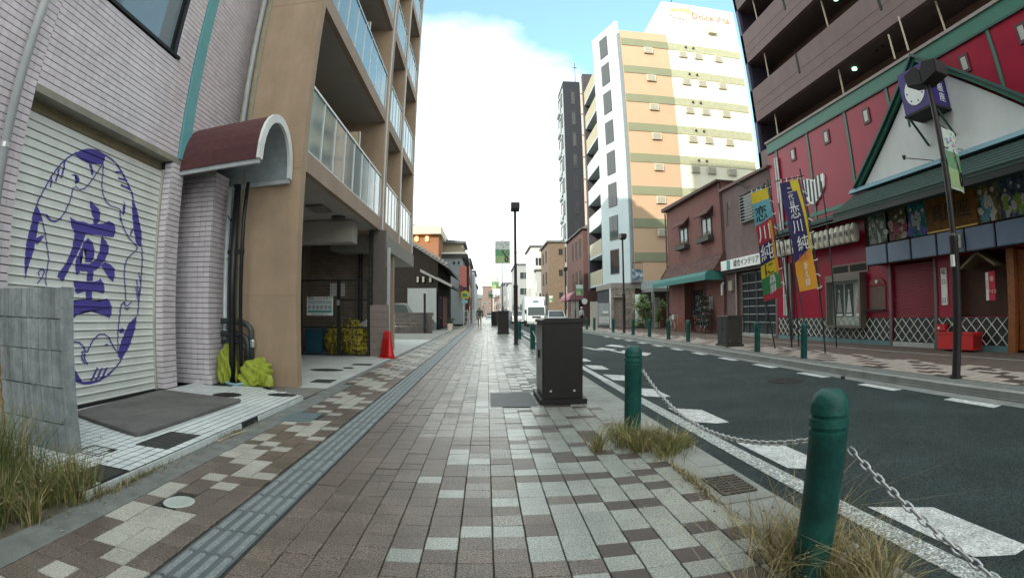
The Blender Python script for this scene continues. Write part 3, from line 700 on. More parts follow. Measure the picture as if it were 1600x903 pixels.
# grey house beyond, at the extreme left, and a rope
rope = MB(); pts = [(-3.93, 2.72 , z_) for z_ in [1.25 - .06 * i for i in range(19)]]
for ph in (0, math.pi): rope.tube([(p[0] + .014 * math.cos(i * 1.4 + ph), p[1] + .014 * math.sin(i * 1.4 + ph), p[2]) for i, p in enumerate(pts)], .008, 5)
tag(rope.build('rope', mat('orange_rope', (.3, .15, .06), .9, 0, .4, 40, .5)), 'frayed orange rope hanging against the concrete fence at the left edge', 'rope')
for k in range(3):
    tag(MB().tube([(-4.3 + .1 * math.cos(a / 4) * (1 + k * .1), 2.78, .75 + .3 * k + .06 * math.sin(a / 4)) for a in range(26)], .005, 5).build('barbed_wire', cover_iron), ['lowest', 'middle', 'topmost'][k] + ' loop of rusty wire hanging on the concrete fence', 'wire')

# hoses, poles and yellow net bag between the buildings
pg = thing('pipe_bundle', 'pair of black vertical pipes with curved hoses beside the tan wall', 'pipes', (-4.0, 7.3, 0))
MB().tube([(-3.93, 7.12, .06), (-3.93, 7.15, 3.15)], .055, 10).build('pole', mat('black_plastic', (.012, .012, .014), .4), pg, smooth=True)
MB().tube([(-3.78, 7.14, .06), (-3.78, 7.15, 2.6), (-3.8, 7.25, 3.2)], .032, 10).build('pole', MATS['black_plastic'], pg, smooth=True)
MB().box(-4.02, 7.1, 2.05, -3.74, 7.16, 2.12).build('bracket', black_metal, pg)
hs = mat('grey_hose', (.05, .06, .065), .45)
for i, (z0, w_, r_) in enumerate(((1.02, .30, .045), (.82, .24, .05), (.7, .2, .035))):
    MB().tube([(-4.25, 7.36, z0)] + [(-4.0 + w_ * math.sin(a) , 7.36, z0 - .14 + .14 * math.cos(a)) for a in [0, .4, .8, 1.2, 1.57]] + [(-4.0 + w_, 7.36, .35)], r_, 8).build('hose', hs, pg, smooth=True)
MB().lathe(-3.68, 7.36, [(.045, .62), (.05, .66), (.05, .72), (.045, .74)], 10).build('coupling', alu, pg)
for pts in ([(-4.1, 7.3, 3.2), (-4.0, 7.25, 3.05), (-3.93, 7.2, 3.02)], [(-4.2, 7.35, 2.7), (-4.1, 7.3, 2.6), (-3.98, 7.25, 2.75), (-3.93, 7.2, 3.0)]): MB().tube(pts, .012, 6).build('cable', MATS['black_plastic'], pg)
from mathutils import noise
def blob(name, m, c, r, amp=.2, fq=4, parent=None, sub=4, seed=0, flat=.02, ridge=0):
    bm = bmesh.new(); bmesh.ops.create_icosphere(bm, subdivisions=sub, radius=1)
    for v in bm.verts:
        n = noise.noise(Vector((v.co.x * fq + seed, v.co.y * fq, v.co.z * fq))) + .5 * noise.noise(Vector((v.co.x * fq * 2.3, v.co.y * fq * 2.3 + seed, v.co.z * fq * 2.3)))
        if ridge < 0: th_ = math.atan2(v.co.y, v.co.x); n = n * .8 + .30 * math.sin(th_ * 7 + v.co.z * 3 + 5 * noise.noise(v.co * 1.5)) * (1 - max(0, v.co.z) * .6)
        elif ridge: n = n * .5 + ridge * (.35 - abs(noise.noise(Vector((v.co.x * fq * 2 + seed, v.co.y * fq * 2, v.co.z * fq * .8)))) * 1.6 - .5 * abs(noise.noise(Vector((v.co.x * fq * 5, v.co.y * fq * 5 + seed, v.co.z * fq * 2)))))
        f = 1 + amp * n; v.co = Vector((v.co.x * r[0] * f + c[0], v.co.y * r[1] * f + c[1], max(flat, v.co.z * r[2] * f + c[2])))
    me = bpy.data.meshes.new(name); bm.to_mesh(me); bm.free(); o_ = OFF.get(parent.name, Vector()) if parent else Vector(); me.transform(Matrix.Translation(-o_)); me.materials.append(m)
    me.polygons.foreach_set('use_smooth', [True] * len(me.polygons))
    o = bpy.data.objects.new(name, me); COL.objects.link(o); o.parent = parent; OFF[o.name] = o_; return o
net = mat('yellow_green_net', (.30, .35, .03), .6, 0, .15, 14, .5, 120)
nb = thing('net_bag', 'crumpled yellow green net sheet heaped around the black pipes', 'net', (-3.8, 7.2, 0))
blob('heap', net, (-3.56, 7.2, .2), (.30, .17, .25), .42, 1.5, nb, 6, 3, .055, -1)
blob('heap', net, (-4.06, 7.2, .26), (.16, .14, .36), .4, 1.6, nb, 6, 7, .055, -1)
MB().tube([(-4.08, 7.1, .1), (-3.95, 7.02, .075), (-3.8, 7.0, .07), (-3.7, 7.05, .09)], .022, 6).build('tie', mat('pale_blue_cord', (.25, .45, .5), .6), nb)

# ================================================================== LEFT: TAN APARTMENT BUILDING
tan = mat('tan_render', (.43, .305, .205), .75, 0, .08, 2, .25, 160, grime=.2)
tan2 = mat('tan_band', (.37, .27, .2), .7, 0, .05, 2, .1, 120, grime=.12)
soff = mat('soffit_paint', (.42, .39, .35), .8, 0, .06, 2, grime=.1)
TA = thing('apartment_building', 'tan apartment building with glass balconies and an open ground floor', 'building', (-2.95, 7.45, 0))
HT = 19.6; XF = -2.95
MB().box(-3.97, 7.45, 0, XF, 7.66, HT).build('end_wall', tan, TA)
MB().box(-12, 8.15, 0, -3.975, 8.35, HT).build('side_wall', mat('cream_render', (.55, .5, .36), .7, grime=.1), TA)
for z_ in (1.42, 3.44, 6.64, 9.84): MB().box(-3.968, 7.447, z_, XF - .002, 7.4495, z_ + .012).build('wall_joint', mat('joint_tan', (.3, .22, .15), .8), TA)
MB().box(-4.0, 7.66, 0, -3.975, 8.15, HT).build('return_wall', tan2, TA)
MB().box(-3.99, 7.43, 0, -3.96, 7.449, HT).build('corner_joint', mat('joint_grey', (.3, .27, .2), .7), TA)
b = MB(); b.box(-12, 8.36, 3.8, -4.6, 19.9, HT); b.build('body', tan2, TA)
# slabs / fascias
BAYS = [(7.66, 13.75), (14.35, 16.55), (16.95, 19.5)]
for k in range(6):
    z = 3.45 + 3.2 * k
    for bi, (y0, y1) in enumerate(BAYS):
        sb = MB(); ys_ = 8.36 if bi == 0 else y0 + .002; sb.box(-4.59, ys_, z + .01, XF - .12, y1 - .002, z + .33)
        if bi == 0: sb.box(-3.97, y0 + .002, z + .01, XF - .12, 8.36, z + .33)
        sb.build('balcony_slab', soff, TA)
        MB().box(XF - .12, y0 + .002, z, XF - .003, y1 - .002, z + .345).build('fascia', tan2, TA)
        if k < 5:
            ry = MB(); ry.box(XF - .07, y0 + .02, z + 1.52, XF - .02, y1 - .02, z + 1.57); ry.box(XF - .06, y0 + .02, z + .36, XF - .03, y1 - .02, z + .39)
            n = 8 if bi == 0 else 4; dy = (y1 - y0 - .04) / n
            for i in range(n + 1): ry.box(XF - .065, y0 + .02 + i * dy - .018, z + .345, XF - .025, y0 + .02 + i * dy + .018, z + 1.52)
            RL = ry.build('railing', alu, TA)
            for i in range(n): MB().box(XF - .05, y0 + .04 + i * dy, z + .39, XF - .042, y0 + dy * (i + 1), z + 1.52).build('pane', mat('frosted_glass', (.15, .21, .205), .09, 0, .15, 1.5, spec=1.0), RL)
            # doors / windows behind
            for i in range(2 if bi == 0 else 1):
                yy = y0 + (y1 - y0) * (.12 + .5 * i)
                fr = MB().box(-4.6, yy, z + .4, -4.57, yy + 1.9, z + 2.5).build('window', alu, TA); MB().box(-4.57, yy + .06, z + .45, -4.565, yy + .92, z + 2.44).build('pane', glass_blue, fr); MB().box(-4.57, yy + .98, z + .45, -4.565, yy + 1.84, z + 2.44).build('pane', glass_blue, fr)
            if bi == 0: MB().box(-4.55, 11.5, z + .35, XF - .15, 11.54, z + 2.1).build('partition', mat('beige_partition', (.55, .42, .27), .6), TA); MB().box(XF - .17, 11.48, z + .35, XF - .14, 11.56, z + 2.1).build('partition_frame', alu, TA)
for (y0, y1) in ((13.75, 14.35), (16.55, 16.95), (19.5, 19.9)):
    MB().box(-4.62, y0, 3.45 if y0 < 15 else 3.4, XF, y1, HT).build('column', tan, TA)
    MB().box(XF, y0 + .1, 3.5, XF + .03, y0 + .16, HT).build('down_pipe', alu, TA)
for z in (1.5, 3.4, 6.6, 9.8, 13): MB().box(-3.0 + .0, 7.4501, z, XF + .002, 7.4, z + .0) if 0 else None
MB().box(-12, 8.36, 3.44, -4.6, 19.9, 3.8).build('porch_soffit', soff, TA)
MB().box(-4.62, 14.35, 3.0, XF + .04, 19.9, 3.44).build('beam', mat('grey_beam', (.26, .25, .22), .75), TA)
# ground floor: block pier, columns, back wall
blk = mat('pinkish_block', (.24, .19, .17), .8, 0, .12, 8, .4, 120, rnd=.08)
for i in range(7):
    MB().box(-3.2, 13.5, .004 + i * .2, -2.74, 13.95, .196 + i * .2).build('block', blk, TA)
MB().box(-3.19, 13.51, 0, -2.75, 13.94, 1.38).build('pier_core', mortar, TA)
MB().box(-3.12, 13.6, 1.4, -2.78, 13.75, 3.44).build('panel', mat('brown_panel', (.11, .09, .08), .6), TA)
for x_ in (-3.13, -3.2): MB().box(x_ - .02, 13.5, 1.38 if x_ > -3.18 else 0, x_ + .02, 13.56, 3.44).build('frame_post', black_metal, TA)
MB().box(-2.8, 13.95, 0, -2.72, 14.05, 3.0).build('frame_post', alu, TA)
MB().box(-3.15, 15.9, .0, -2.98, 16.1, 3.0).build('column', tan2, TA)
MB().box(-4.6, 19.6, 0, -4.35, 19.9, 3.0).build('column', tan2, TA)
brw = mat('brown_brick_tile', (.24, .19, .15), .8, 0, .12, 6, .3, rnd=.12)
MB().box(-12, 15.5, 0, -3.6, 15.6, 3.44).build('rear_wall', mortar, TA)
b = MB(); z = .02; row = 0
while z < 3.4:
    y = -5.6 - .1 * (row % 2)
    while y < -3.7: b.box(y, 15.47, z, y + .19, 15.5, z + .085); y += .2
    z += .095; row += 1
b.build('wall_tile', brw, TA, kind='stuff')
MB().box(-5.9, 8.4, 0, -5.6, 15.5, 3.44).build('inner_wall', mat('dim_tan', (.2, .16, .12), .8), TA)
MB().box(-5.6, 12.0, 2.9, -3.3, 12.5, 3.44).build('inner_beam', soff, TA)
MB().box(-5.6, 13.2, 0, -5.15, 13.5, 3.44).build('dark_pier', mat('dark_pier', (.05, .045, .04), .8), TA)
MB().box(-3.9, 10.2, 3.41, -3.5, 10.9, 3.445).build('ceiling_panel', mat('ceiling_vent', (.18, .17, .16), .6), TA)
MB().lathe(-3.55, 11.6, [(.17, 3.45), (.17, 3.4), (.12, 3.37)], 18).build('ceiling_lamp', mat('dark_lamp', (.05, .05, .05), .4), TA)
MB().lathe(-3.9, 8.1, [(.1, 3.45), (.1, 3.4)], 14).build('ceiling_lamp', MATS['dark_lamp'], TA)
for x_ in (-3.98, -3.9): MB().box(x_, 15.3, 0, x_ + .05, 15.35, 3.4).build('wall_pipe', black_metal, TA)
# mesh gate
GT = thing('mesh_gate', 'black wire mesh double gate closing the refuse store', 'gate', (-4.1, 13.3, 0))
b = MB()
for x_ in (-5.1, -4.03, -3.98, -3.18): b.box(x_ - .025, 13.28, .03, x_ + .025, 13.32, 2.07)
for x0, x1 in ((-5.1, -4.03), (-3.98, -3.18)):
    for z_ in ((.05, .78, 1.52, 2.05) if x0 > -4 else (.05, .78, 2.05)): b.box(x0 + .025, 13.285, z_ - .02, x1 - .025, 13.315, z_ + .02)
b.build('gate_frame', black_metal, GT)
b = MB()
x = -5.07
while x < -3.2: b.box(x, 13.298, .06, x + .004, 13.302, 2.03); x += .05
z = .1
while z < 2.03: b.box(-5.08, 13.294, z, -3.2, 13.297, z + .004); z += .1
b.build('wire_mesh', black_metal, GT, kind='stuff')
MB().box(-4.05, 13.25, 1.38, -3.97, 13.28, 1.52).build('latch', alu, GT)
SG = thing('notice_board', 'white refuse notice hung on the mesh gate', 'notice', (-4.55, 13.25, 1.35))
MB().box(-4.92, 13.25, 1.1, -4.16, 13.265, 1.61).build('board', mat('white_board', (.7, .72, .7), .5), SG, bevel=.004)
txt('家庭ごみの収集日', .085, black_metal, (-4.54, 13.247, 1.56), *SOUTH, SG)
MB().box(-4.89, 13.2475, 1.18, -4.19, 13.2485, 1.235).build('green_band', mat('sign_green', (.03, .25, .2), .5), SG)
for i in range(6): MB().box(-4.89 + i * .118, 13.2475, 1.25, -4.785 + i * .118, 13.2485, 1.39).build('picture', mat('sign_grey', (.33, .4, .4), .6), SG); txt('■■', .03, black_metal, (-4.84 + i * .118, 13.2465, 1.33), *SOUTH, SG)
MB().box(-4.89, 13.2475, 1.41, -4.19, 13.2485, 1.51).build('picture', MATS['sign_grey'], SG)
txt('きれいに出しましょう', .05, black_metal, (-4.54, 13.247, 1.135), *SOUTH, SG)
N2 = thing('notice_board', 'white timetable sheet on the brown tiled wall behind the mesh gate', 'notice', (-4.6, 15.4, 1.9)); MB().box(-4.95, 15.43, 1.7, -4.45, 15.45, 2.1).build('sheet', white_paint, N2)
for i in range(4): MB().box(-4.93, 15.428, 1.73 + i * .09, -4.47, 15.4295, 1.735 + i * .09).build('rule', black_metal, N2)
# refuse
rb = thing('refuse_bin', 'blue plastic refuse bin at the left of the store behind the gate', 'bin', (-4.95, 13.9, 0))
MB().prism([(-5.1, .05), (-4.62, .05), (-4.6, .72), (-5.12, .72)], 13.6, 14.1, 'y').build('body', mat('blue_plastic', (.015, .09, .14), .45), rb, bevel=.02); MB().box(-5.14, 13.58, .72, -4.58, 14.12, .76).build('lid', mat('grey_lid', (.16, .18, .19), .5), rb, bevel=.01)
ynet = mat('yellow_net', (.45, .36, .02), .6, 0, .35, 16, 1, 40, col2=(.07, .05, .01))
for i, (c, r_) in enumerate((((-4.3, 13.9, .38), (.32, .25, .45)), ((-3.75, 13.85, .45), (.36, .28, .52)), ((-3.6, 13.7, .2), (.35, .2, .26)), ((-3.35, 13.9, .42), (.2, .2, .3)))):
    tag(blob('refuse_sack', ynet, c, r_, .38, 2.4, None, 5, i * 5 + 1, .01, 1.0), ['yellow netted refuse heap next to the blue bin', 'tallest yellow netted refuse heap in the middle of the store', 'low yellow refuse heap lying against the gate bottom', 'small yellow sack beside the block pier'][i], 'refuse heap', 'netted refuse behind the gate')
tag(blob('white_sack', white_paint, (-3.4, 14.2, .75), (.25, .2, .22), .4, 3, None, 3, 9), 'white refuse sack on top behind the yellow nets', 'refuse bag')
# cones
red = mat('red_cone_plastic', (.55, .012, .015), .35, 0, .08, 4)
def cone(x, y, label):
    c = thing('traffic_cone', label, 'traffic cone', (x, y, 0), 'red cones nested by the block pier')
    MB().box(x - .17, y - .17, .006, x + .17, y + .17, .03).build('base', red, c, bevel=.006)
    MB().lathe(x, y, [(.13, .03), (.12, .06), (.025, .68), (.022, .7)], 20).build('cone', red, c, smooth=True)
for i, l in enumerate(('leftmost red traffic cone against the block pier', 'second red traffic cone from the block pier', 'third red traffic cone from the block pier', 'rightmost red traffic cone, nearest the paving')):
    cone(-2.74 + i * .065, 13.35 - i * .1, l)
# ================================================================== STREET FURNITURE
# green bollards
def bollard_proto(h=.83, r=.083):
    o = thing('bollard', 'x', 'bollard', (0, 0, 0), 'green bollards along the kerbs')
    MB().lathe(0, 0, [(r, 0), (r, h - .19), (r * 1.03, h - .185), (r * 1.03, h - .165), (r * .9, h - .16), (r * .9, h - .153), (r * 1.05, h - .148), (r * 1.05, h - .115), (r * .92, h - .11), (r * .92, h - .103), (r * 1.02, h - .098), (r * 1.0, h - .06), (r * .86, h - .025), (r * .55, h - .004), (.001, h)], 28).build('post', green_paint, o, smooth='auto')
    MB().lathe(0, 0, [(r * 1.25, -.004), (r * 1.25, .006), (r, .01)], 24).build('base_ring', mat('bollard_base', (.12, .12, .11), .8), o)
    return o
bp_ = bollard_proto()
bsp = [(1.345, 1.66, 'nearest green bollard, rising from dry grass at the lower right'), (1.39, 4.68, 'second green bollard with a tuft of grass at its foot'),
       (1.46, 14.1, 'green bollard just beyond the nearest dark cabinet'), (1.46, 16.2, 'green bollard between the tall lamp post and the near cabinet'), (1.44, 22.5, 'green bollard beside the farther dark cabinet on the near kerb'), (1.44, 40.0, 'small far bollard on the near kerb'),
       (7.23, 10.01, 'bollard at the far kerb holding the purple banner pole'), (7.29, 12.35, 'bollard at the far kerb below the yellow banner'), (7.5, 17.9, 'green bollard across the road right before the planted cafe front'), (7.5, 20.05, 'bollard across the road in front of the wooden chairs'),
       (7.5, 22.6, 'bollard across the road before the grey porch'), (7.38, 24.9, 'bollard across the road next to the potted bamboo'), (7.32, 28.8, 'bollard across the road before the stone clad garage'), (7.0, 32.6, 'bollard across the road before the silver gate panel'), (6.9, 34.6, 'farthest bollard across the road, near the white capped person')]
CO = [('x', 0)]
for i, (x, y, l) in enumerate(bsp):
    z = 0
    if i == 0: o = bp_; o.location = (x, y, z); o['label'] = l
    else: o = copy_tree(bp_, (x, y, z), l, rz=i * .7)
    if i == 0: first_b = o
bp_.scale = (1.0, 1.0, 1.0)
# chains
def chain(a, b_, sag, label, n=64):
    n = int(n * .8)
    A_, B_ = Vector(a), Vector(b_); mb = MB(); L_ = (B_ - A_)
    for i in range(n):
        t = (i + .5) / n; p = A_ + L_ * t + Vector((0, 0, -sag * 4 * t * (1 - t)))
        d = (L_ + Vector((0, 0, -sag * 4 * (1 - 2 * t)))).normalized(); ph = math.radians(45 if i % 2 else -45)
        u = d.cross(Vector((0, 0, 1))).normalized(); v = u.cross(d); s_ = u * math.cos(ph) + v * math.sin(ph)
        hl, hw = (L_.length / n) * .95, .0125; pts = []
        for k in range(9):
            q = 2 * math.pi * k / 8; c, s2 = math.cos(q), math.sin(q); pts.append(p + d * (hl * .72 * (abs(c) ** .7) * (1 if c > 0 else -1)) + s_ * hw * s2)
        mb.tube(pts, .0048, 5, cap=False)
    return tag(mb.build('chain', mat('galvanised_chain', (.6, .6, .6), .4, .5, .2, 60), smooth=True), label, 'chain')
chain((1.47, 4.64, .60), (1.33, 1.76, .60), .22, 'steel chain sagging between the two nearest green bollards', 84)
chain((1.42, 1.60, .585), (1.42, -1.4, .6), .30, 'steel chain running from the nearest bollard out of the frame', 84)
chain((1.46, 14.15, .6), (1.46, 16.1, .6), .15, 'small chain between the bollards beyond the near cabinet', 30)
for (x, y) in ((1.42, 4.62), (1.42, 1.6)):
    MB().tube([(x - .01, y, .6), (x + .02, y, .6)], .012, 8).build('eye_bolt', cover_iron, first_b if y < 2 else None) if y < 2 else None
# dark utility cabinets
cabm = mat('cabinet_paint', (.020, .017, .018), .42, .2, .08, 5, .06, 60, grime=.2)
def cabinet(x0, x1, y0, y1, h, label, m=cabm):
    c = thing('utility_cabinet', label, 'utility cabinet', ((x0 + x1) / 2, y0, 0), 'dark cabinets on the pavements')
    MB().box(x0 - .05, y0 - .05, 0, x1 + .05, y1 + .05, .07).build('plinth', m, c, bevel=.006)
    B_ = MB().box(x0, y0, .07, x1, y1, h - .06).build('body', m, c, bevel=.008)
    MB().prism([(x0 - .02, h - .058), (x1 + .02, h - .058), (x1 + .02, h - .02), (x1 - .02, h), (x0 + .02, h), (x0 - .02, h - .02)], y0 - .02, y1 + .02, 'y').build('top', m, c, bevel=.004)
    MB().box(x0 - .012, y0 + .06, .12, x0, (y0 + y1) / 2 - .005, h - .09).build('door', mat('cabinet_door_paint', (.06, .058, .055), .3, .3, .05), c, bevel=.004)
    MB().box(x0 - .012, (y0 + y1) / 2 + .005, .12, x0, y1 - .06, h - .09).build('door', MATS['cabinet_door_paint'], c, bevel=.004)
    MB().box(x0 - .03, (y0 + y1) / 2 - .05, h * .52, x0 - .012, (y0 + y1) / 2 + .0, h * .62).build('handle', black_metal, c)
    for s_ in (.3, .7):
        for k in range(2): MB().box(x0 + (x1 - x0) * s_ - .055, y0 - .006, h - .15 - k * .045, x0 + (x1 - x0) * s_ + .055, y0, h - .135 - k * .045).build('louvre', m, c, bevel=.002)
    for s_ in (.18, .78): MB().tube([(x0 + (x1 - x0) * s_, y0 - .012, .17), (x0 + (x1 - x0) * s_, y0, .17)], .014, 10).build('bolt', mat('bright_bolt', (.6, .6, .6), .35, .7), c)
    return c
cabinet(.70, 1.20, 6.28, 7.15, 1.085, 'nearest dark brown metal utility cabinet standing in the middle of the pavement')
cabinet(.62, 1.22, 28.5, 29.5, 1.3, 'dark cabinet on the near pavement beyond the tall lamp post')
cabinet(.45, 1.15, 48.5, 49.5, 1.35, 'small far dark cabinet behind the second one on the near pavement')
cabinet(6.95 + .6, 8.1, 14.7, 15.45, .99, 'dark cabinet across the road standing below the office sign', mat('cabinet_paint_brown', (.05, .045, .04), .6, 0, .12, grime=.2))
# street lamps
pole_m = mat('dark_pole_paint', (.028, .022, .024), .45, .1, .15, 4, .1, 40, grime=.2)
def lamp(x, y, label, banner=0, h=5.35, hd=1, hs_=1.0):
    L_ = thing('street_lamp', label, 'street lamp', (x, y, 0), 'dark street lamps with paired heads')
    MB().lathe(x, y, [(.11, 0), (.11, .03), (.078, .035), (.078, 2.1), (.085, 2.12), (.085, 2.2), (.055, 2.24), (.05, h - .5), (.05, h - .35)], 16).build('pole', pole_m, L_, smooth='auto')
    for k in (1.15, 2.6, 3.4): MB().lathe(x, y, [(.083 if k < 2 else .062, k), (.083 if k < 2 else .062, k + .035)], 14).build('band', pole_m, L_)
    for s_ in (-1, 1):
        H_ = MB().prism([(-.0, h - .38), (s_ * .36, h - .30), (s_ * .38, h - .08), (s_ * .1, h - .02), (0, h - .14)] if hd else [(0, h - .3), (s_ * .3, h - .3), (s_ * .3, h), (0, h)], x - .16, x + .16, 'x')
        H_.v = [(a, b_ + y, c) for a, b_, c in H_.v]
        if hd == 2: H_.v = [(x + (b_ - y) * .9, y + (a - x), c) for a, b_, c in H_.v]
        H_.v = [(x + (a - x) * hs_, y + (b_ - y) * hs_, h + (c - h) * hs_) for a, b_, c in H_.v]
        ho = H_.build('lamp_head', pole_m, L_, bevel=.012)
    return L_
lamp(1.02 + .05, 18.8, 'tall dark street lamp on the near pavement against the sky', hd=1)
lr = lamp(7.12, 5.33, 'dark street lamp at the far kerb before the red theatre', h=5.1, hd=1, hs_=1.05)
lamp(7.62, 27.5, 'dark street lamp at the far kerb before the stone clad garage', h=5.6, hd=1)
lamp(7.2, 46, 'far street lamp before the red brick building with the arched canopy', h=5.4)
MB().tube([(1.19, 40.2, 0), (1.19, 40.2, 4.6)], .03, 8) if 0 else None
MB().box(6.98, 5.27, 1.72, 7.03, 5.33, 1.9).build('sticker', white_paint, lr)
# kerbside banners on arms
bfab = [mat('banner_pale', (.55, .62, .55), .6), mat('banner_green', (.12, .30, .14), .6, 0, .15, 8), mat('banner_lime', (.30, .42, .20), .6), mat('banner_blue', (.10, .22, .45), .6), mat('banner_pink', (.55, .15, .28), .6)]
def street_banner(x0, x1, y, z0, z1, label, pole=None, skew=0):
    T = thing('street_banner', label, 'banner', (x0, y, 0), 'printed banners along the kerb')
    W_, H_ = x1 - x0, z1 - z0
    def q(u0, v0, u1, v1, d=0): # panel band
        n = 8; b = MB()
        for i in range(n):
            a, c = u0 + (u1 - u0) * i / n, u0 + (u1 - u0) * (i + 1) / n
            f = lambda u: y - d + .03 * math.sin(u * 5 + 1)
            b.face([(x0 + W_ * a, f(a), z0 + H_ * v0 + skew * a), (x0 + W_ * c, f(c), z0 + H_ * v0 + skew * c), (x0 + W_ * c, f(c), z0 + H_ * v1 + skew * c), (x0 + W_ * a, f(a), z0 + H_ * v1 + skew * a)])
        return b
    S = q(0, 0, 1, 1).build('sheet', bfab[0], T)
    q(0, .03, 1, .34, .004).build('print', bfab[2], S); q(0, .34, 1, .62, .004).build('print', bfab[1], S)
    b = MB(); rr = random.Random(int(y * 10))
    for _ in range(16):
        u, v = rr.uniform(.05, .85), rr.uniform(.66, .95); bb = q(u, v, u + rr.uniform(.05, .14), v + rr.uniform(.01, .03), .007); n = len(b.v); b.v += bb.v; b.f += [tuple(i + n for i in f) for f in bb.f]; b.m += bb.m
    b.build('print', bfab[3], S, kind='stuff')
    b = MB()
    for i, (u, v) in enumerate([(.45, .8), (.5, .72), (.4, .55), (.55, .5), (.5, .4)]):
        bb = q(u, v, u + .12, v + .035, .008); n = len(b.v); b.v += bb.v; b.f += [tuple(i_ + n for i_ in f) for f in bb.f]; b.m += bb.m
    b.build('print', bfab[4], S, kind='stuff')
    b = MB(); cx, cz = x0 + W_ * .76, z0 + H_ * .2 + skew * .76
    b.tube([(cx + W_ * .10 * math.cos(a * .449), y - .045, cz + H_ * .11 * math.sin(a * .449)) for a in range(15)], .018 * W_ / .45, 5); b.tube([(cx - .02, y - .045, cz + H_ * .1), (x0 + W_ * .45, y - .045, z0 + H_ * .62)], .012 * W_ / .45, 5)
    b.build('print', black_metal, S, kind='stuff')
    for z_ in (z1 + .02 + skew * .5, z0 + H_ * .62):
        MB().tube([(x0 - .02, y + .03, z_ - skew * .5), (x1 + .02, y + .03, z_ + skew * .5)], .012, 6).build('arm', pole_m, T)
    if pole:
        MB().lathe(pole[0], pole[1], [(.1, 0), (.1, .02), (.06, .03), (.06, 1.4), (.035, 1.45), (.03, z1 + .2)], 10).build('pole', pole_m, T, smooth='auto')
    return T
street_banner(7.22, 7.55, 5.3, 3.0 - .02, 4.0, 'pale green printed banner on the lamp post before the red theatre', skew=-.08)
street_banner(*[FY(x, 400, 33)[0] for x in (773.5, 797)], 33, FY(785, 412, 33)[1], FY(785, 377, 33)[1], 'green printed banner hanging left of the tall lamp post', (FY(785, 470, 33)[0], 33.05))
street_banner(*[FY(x, 440, 47)[0] for x in (768, 780)], 47, FY(775, 452, 47)[1], FY(775, 433, 47)[1], 'smaller far printed banner on a thin pole left of the tall lamp', (FY(775, 470, 47)[0], 47.05))
street_banner(*[FY(x, 440, 66)[0] for x in (763, 770)], 66, FY(775, 466, 66)[1], FY(775, 456, 66)[1], 'tiny farthest printed banner over the near pavement', (FY(768, 480, 66)[0], 66.05))
street_banner(*[FY(x, 450, 44)[0] for x in (900, 911)], 44, FY(905, 461, 44)[1], FY(905, 445, 44)[1], 'small printed banner beside the red brick building', (FY(899, 480, 44)[0], 44.05))
street_banner(*[FY(x, 460, 60)[0] for x in (858, 864)], 60, FY(860, 472, 60)[1], FY(860, 462, 60)[1], 'tiny printed banner beside the tan brick house', (FY(856, 480, 60)[0], 60.05))

# grasses
def grass(name, cx, cy_, rx, ry, n, h, label, cols, z0=0, lean=.6, seed=1, hole=None, w0=.006):
    r_ = random.Random(seed); b = MB()
    nc = 14 if min(rx, ry) > .2 else 40; cl = [(r_.gauss(0, .42), r_.gauss(0, .42), r_.uniform(.45, 1.15), r_.uniform(.10, .26)) for _ in range(nc)]
    for _ in range(n):
        c = cl[int(r_.random() ** 1.3 * nc)]; a = r_.uniform(0, 6.283); g_ = abs(r_.gauss(0, c[3])); x, y = cx + rx * (c[0] + g_ * math.cos(a)), cy_ + ry * (c[1] + g_ * math.sin(a)); q = 0
        H_ = h * r_.uniform(.35, 1.1) * c[2]; a2 = a + r_.uniform(-1.2, 1.2); ln = H_ * lean * r_.uniform(.2, 1.4); d = Vector((math.cos(a2), math.sin(a2), 0)); s_ = Vector((-d.y, d.x, 0))
        w_ = r_.uniform(.5, 1.2) * w0; mi = min(len(cols) - 1, int(r_.random() ** 1.1 * len(cols)))
        P_ = [Vector((x, y, z0)), Vector((x, y, z0 + H_ * .55)) + d * ln * .35, Vector((x, y, z0 + H_ * r_.uniform(.8, 1))) + d * ln]
        n0 = len(b.v); tw = Matrix.Rotation(r_.uniform(0, 3.1), 3, 'Z'); s_ = tw @ s_
        b.v += [tuple(P_[0] - s_ * w_ * .5), tuple(P_[0] + s_ * w_ * .5), tuple(P_[1] - s_ * w_ * .42), tuple(P_[1] + s_ * w_ * .42), tuple(P_[2])]
        b.f += [(n0, n0 + 1, n0 + 3, n0 + 2), (n0 + 2, n0 + 3, n0 + 4)]; b.m += [mi, mi]
        if r_.random() < .06:   # seed head / side leaf
            n0 = len(b.v); e = P_[2]; b.v += [tuple(e), tuple(e + d * .012 + Vector((0, 0, .012)) + s_ * .003), tuple(e + d * .02 + Vector((0, 0, .005)))]; b.f.append((n0, n0 + 1, n0 + 2)); b.m.append(mi)
    o = b.build(name, cols, kind='stuff'); o['label'] = label; o['category'] = 'grass'; return o
gg = [mat('grass_green', (.10, .15, .04), .6, 0, .2, 20), mat('grass_dark_green', (.055, .10, .03), .6, 0, .2, 20), mat('grass_straw', (.42, .33, .16), .7, 0, .2, 20), mat('grass_brown', (.17, .115, .055), .8, 0, .2, 20), mat('grass_yellow_green', (.20, .21, .06), .6, 0, .2, 20)]
grass('grass', 1.36, 4.12, .30, .50, 2100, .25, 'tuft of green and straw coloured grass around the second bollard', [gg[4], gg[4], gg[0], gg[2], gg[2], gg[3]], 0, .8, 2)
grass('grass', 1.40, 1.72, .33, .55, 2100, .25, 'dry grass around the foot of the nearest bollard', [gg[2], gg[4], gg[2], gg[3]], 0, 1.1, 4, w0=.0042)
grass('grass', 1.3, 1.8, .45, .5, 140, .55, 'long dry stalks beside the nearest bollard', [gg[2]], 0, 1.5, 14, w0=.0035)
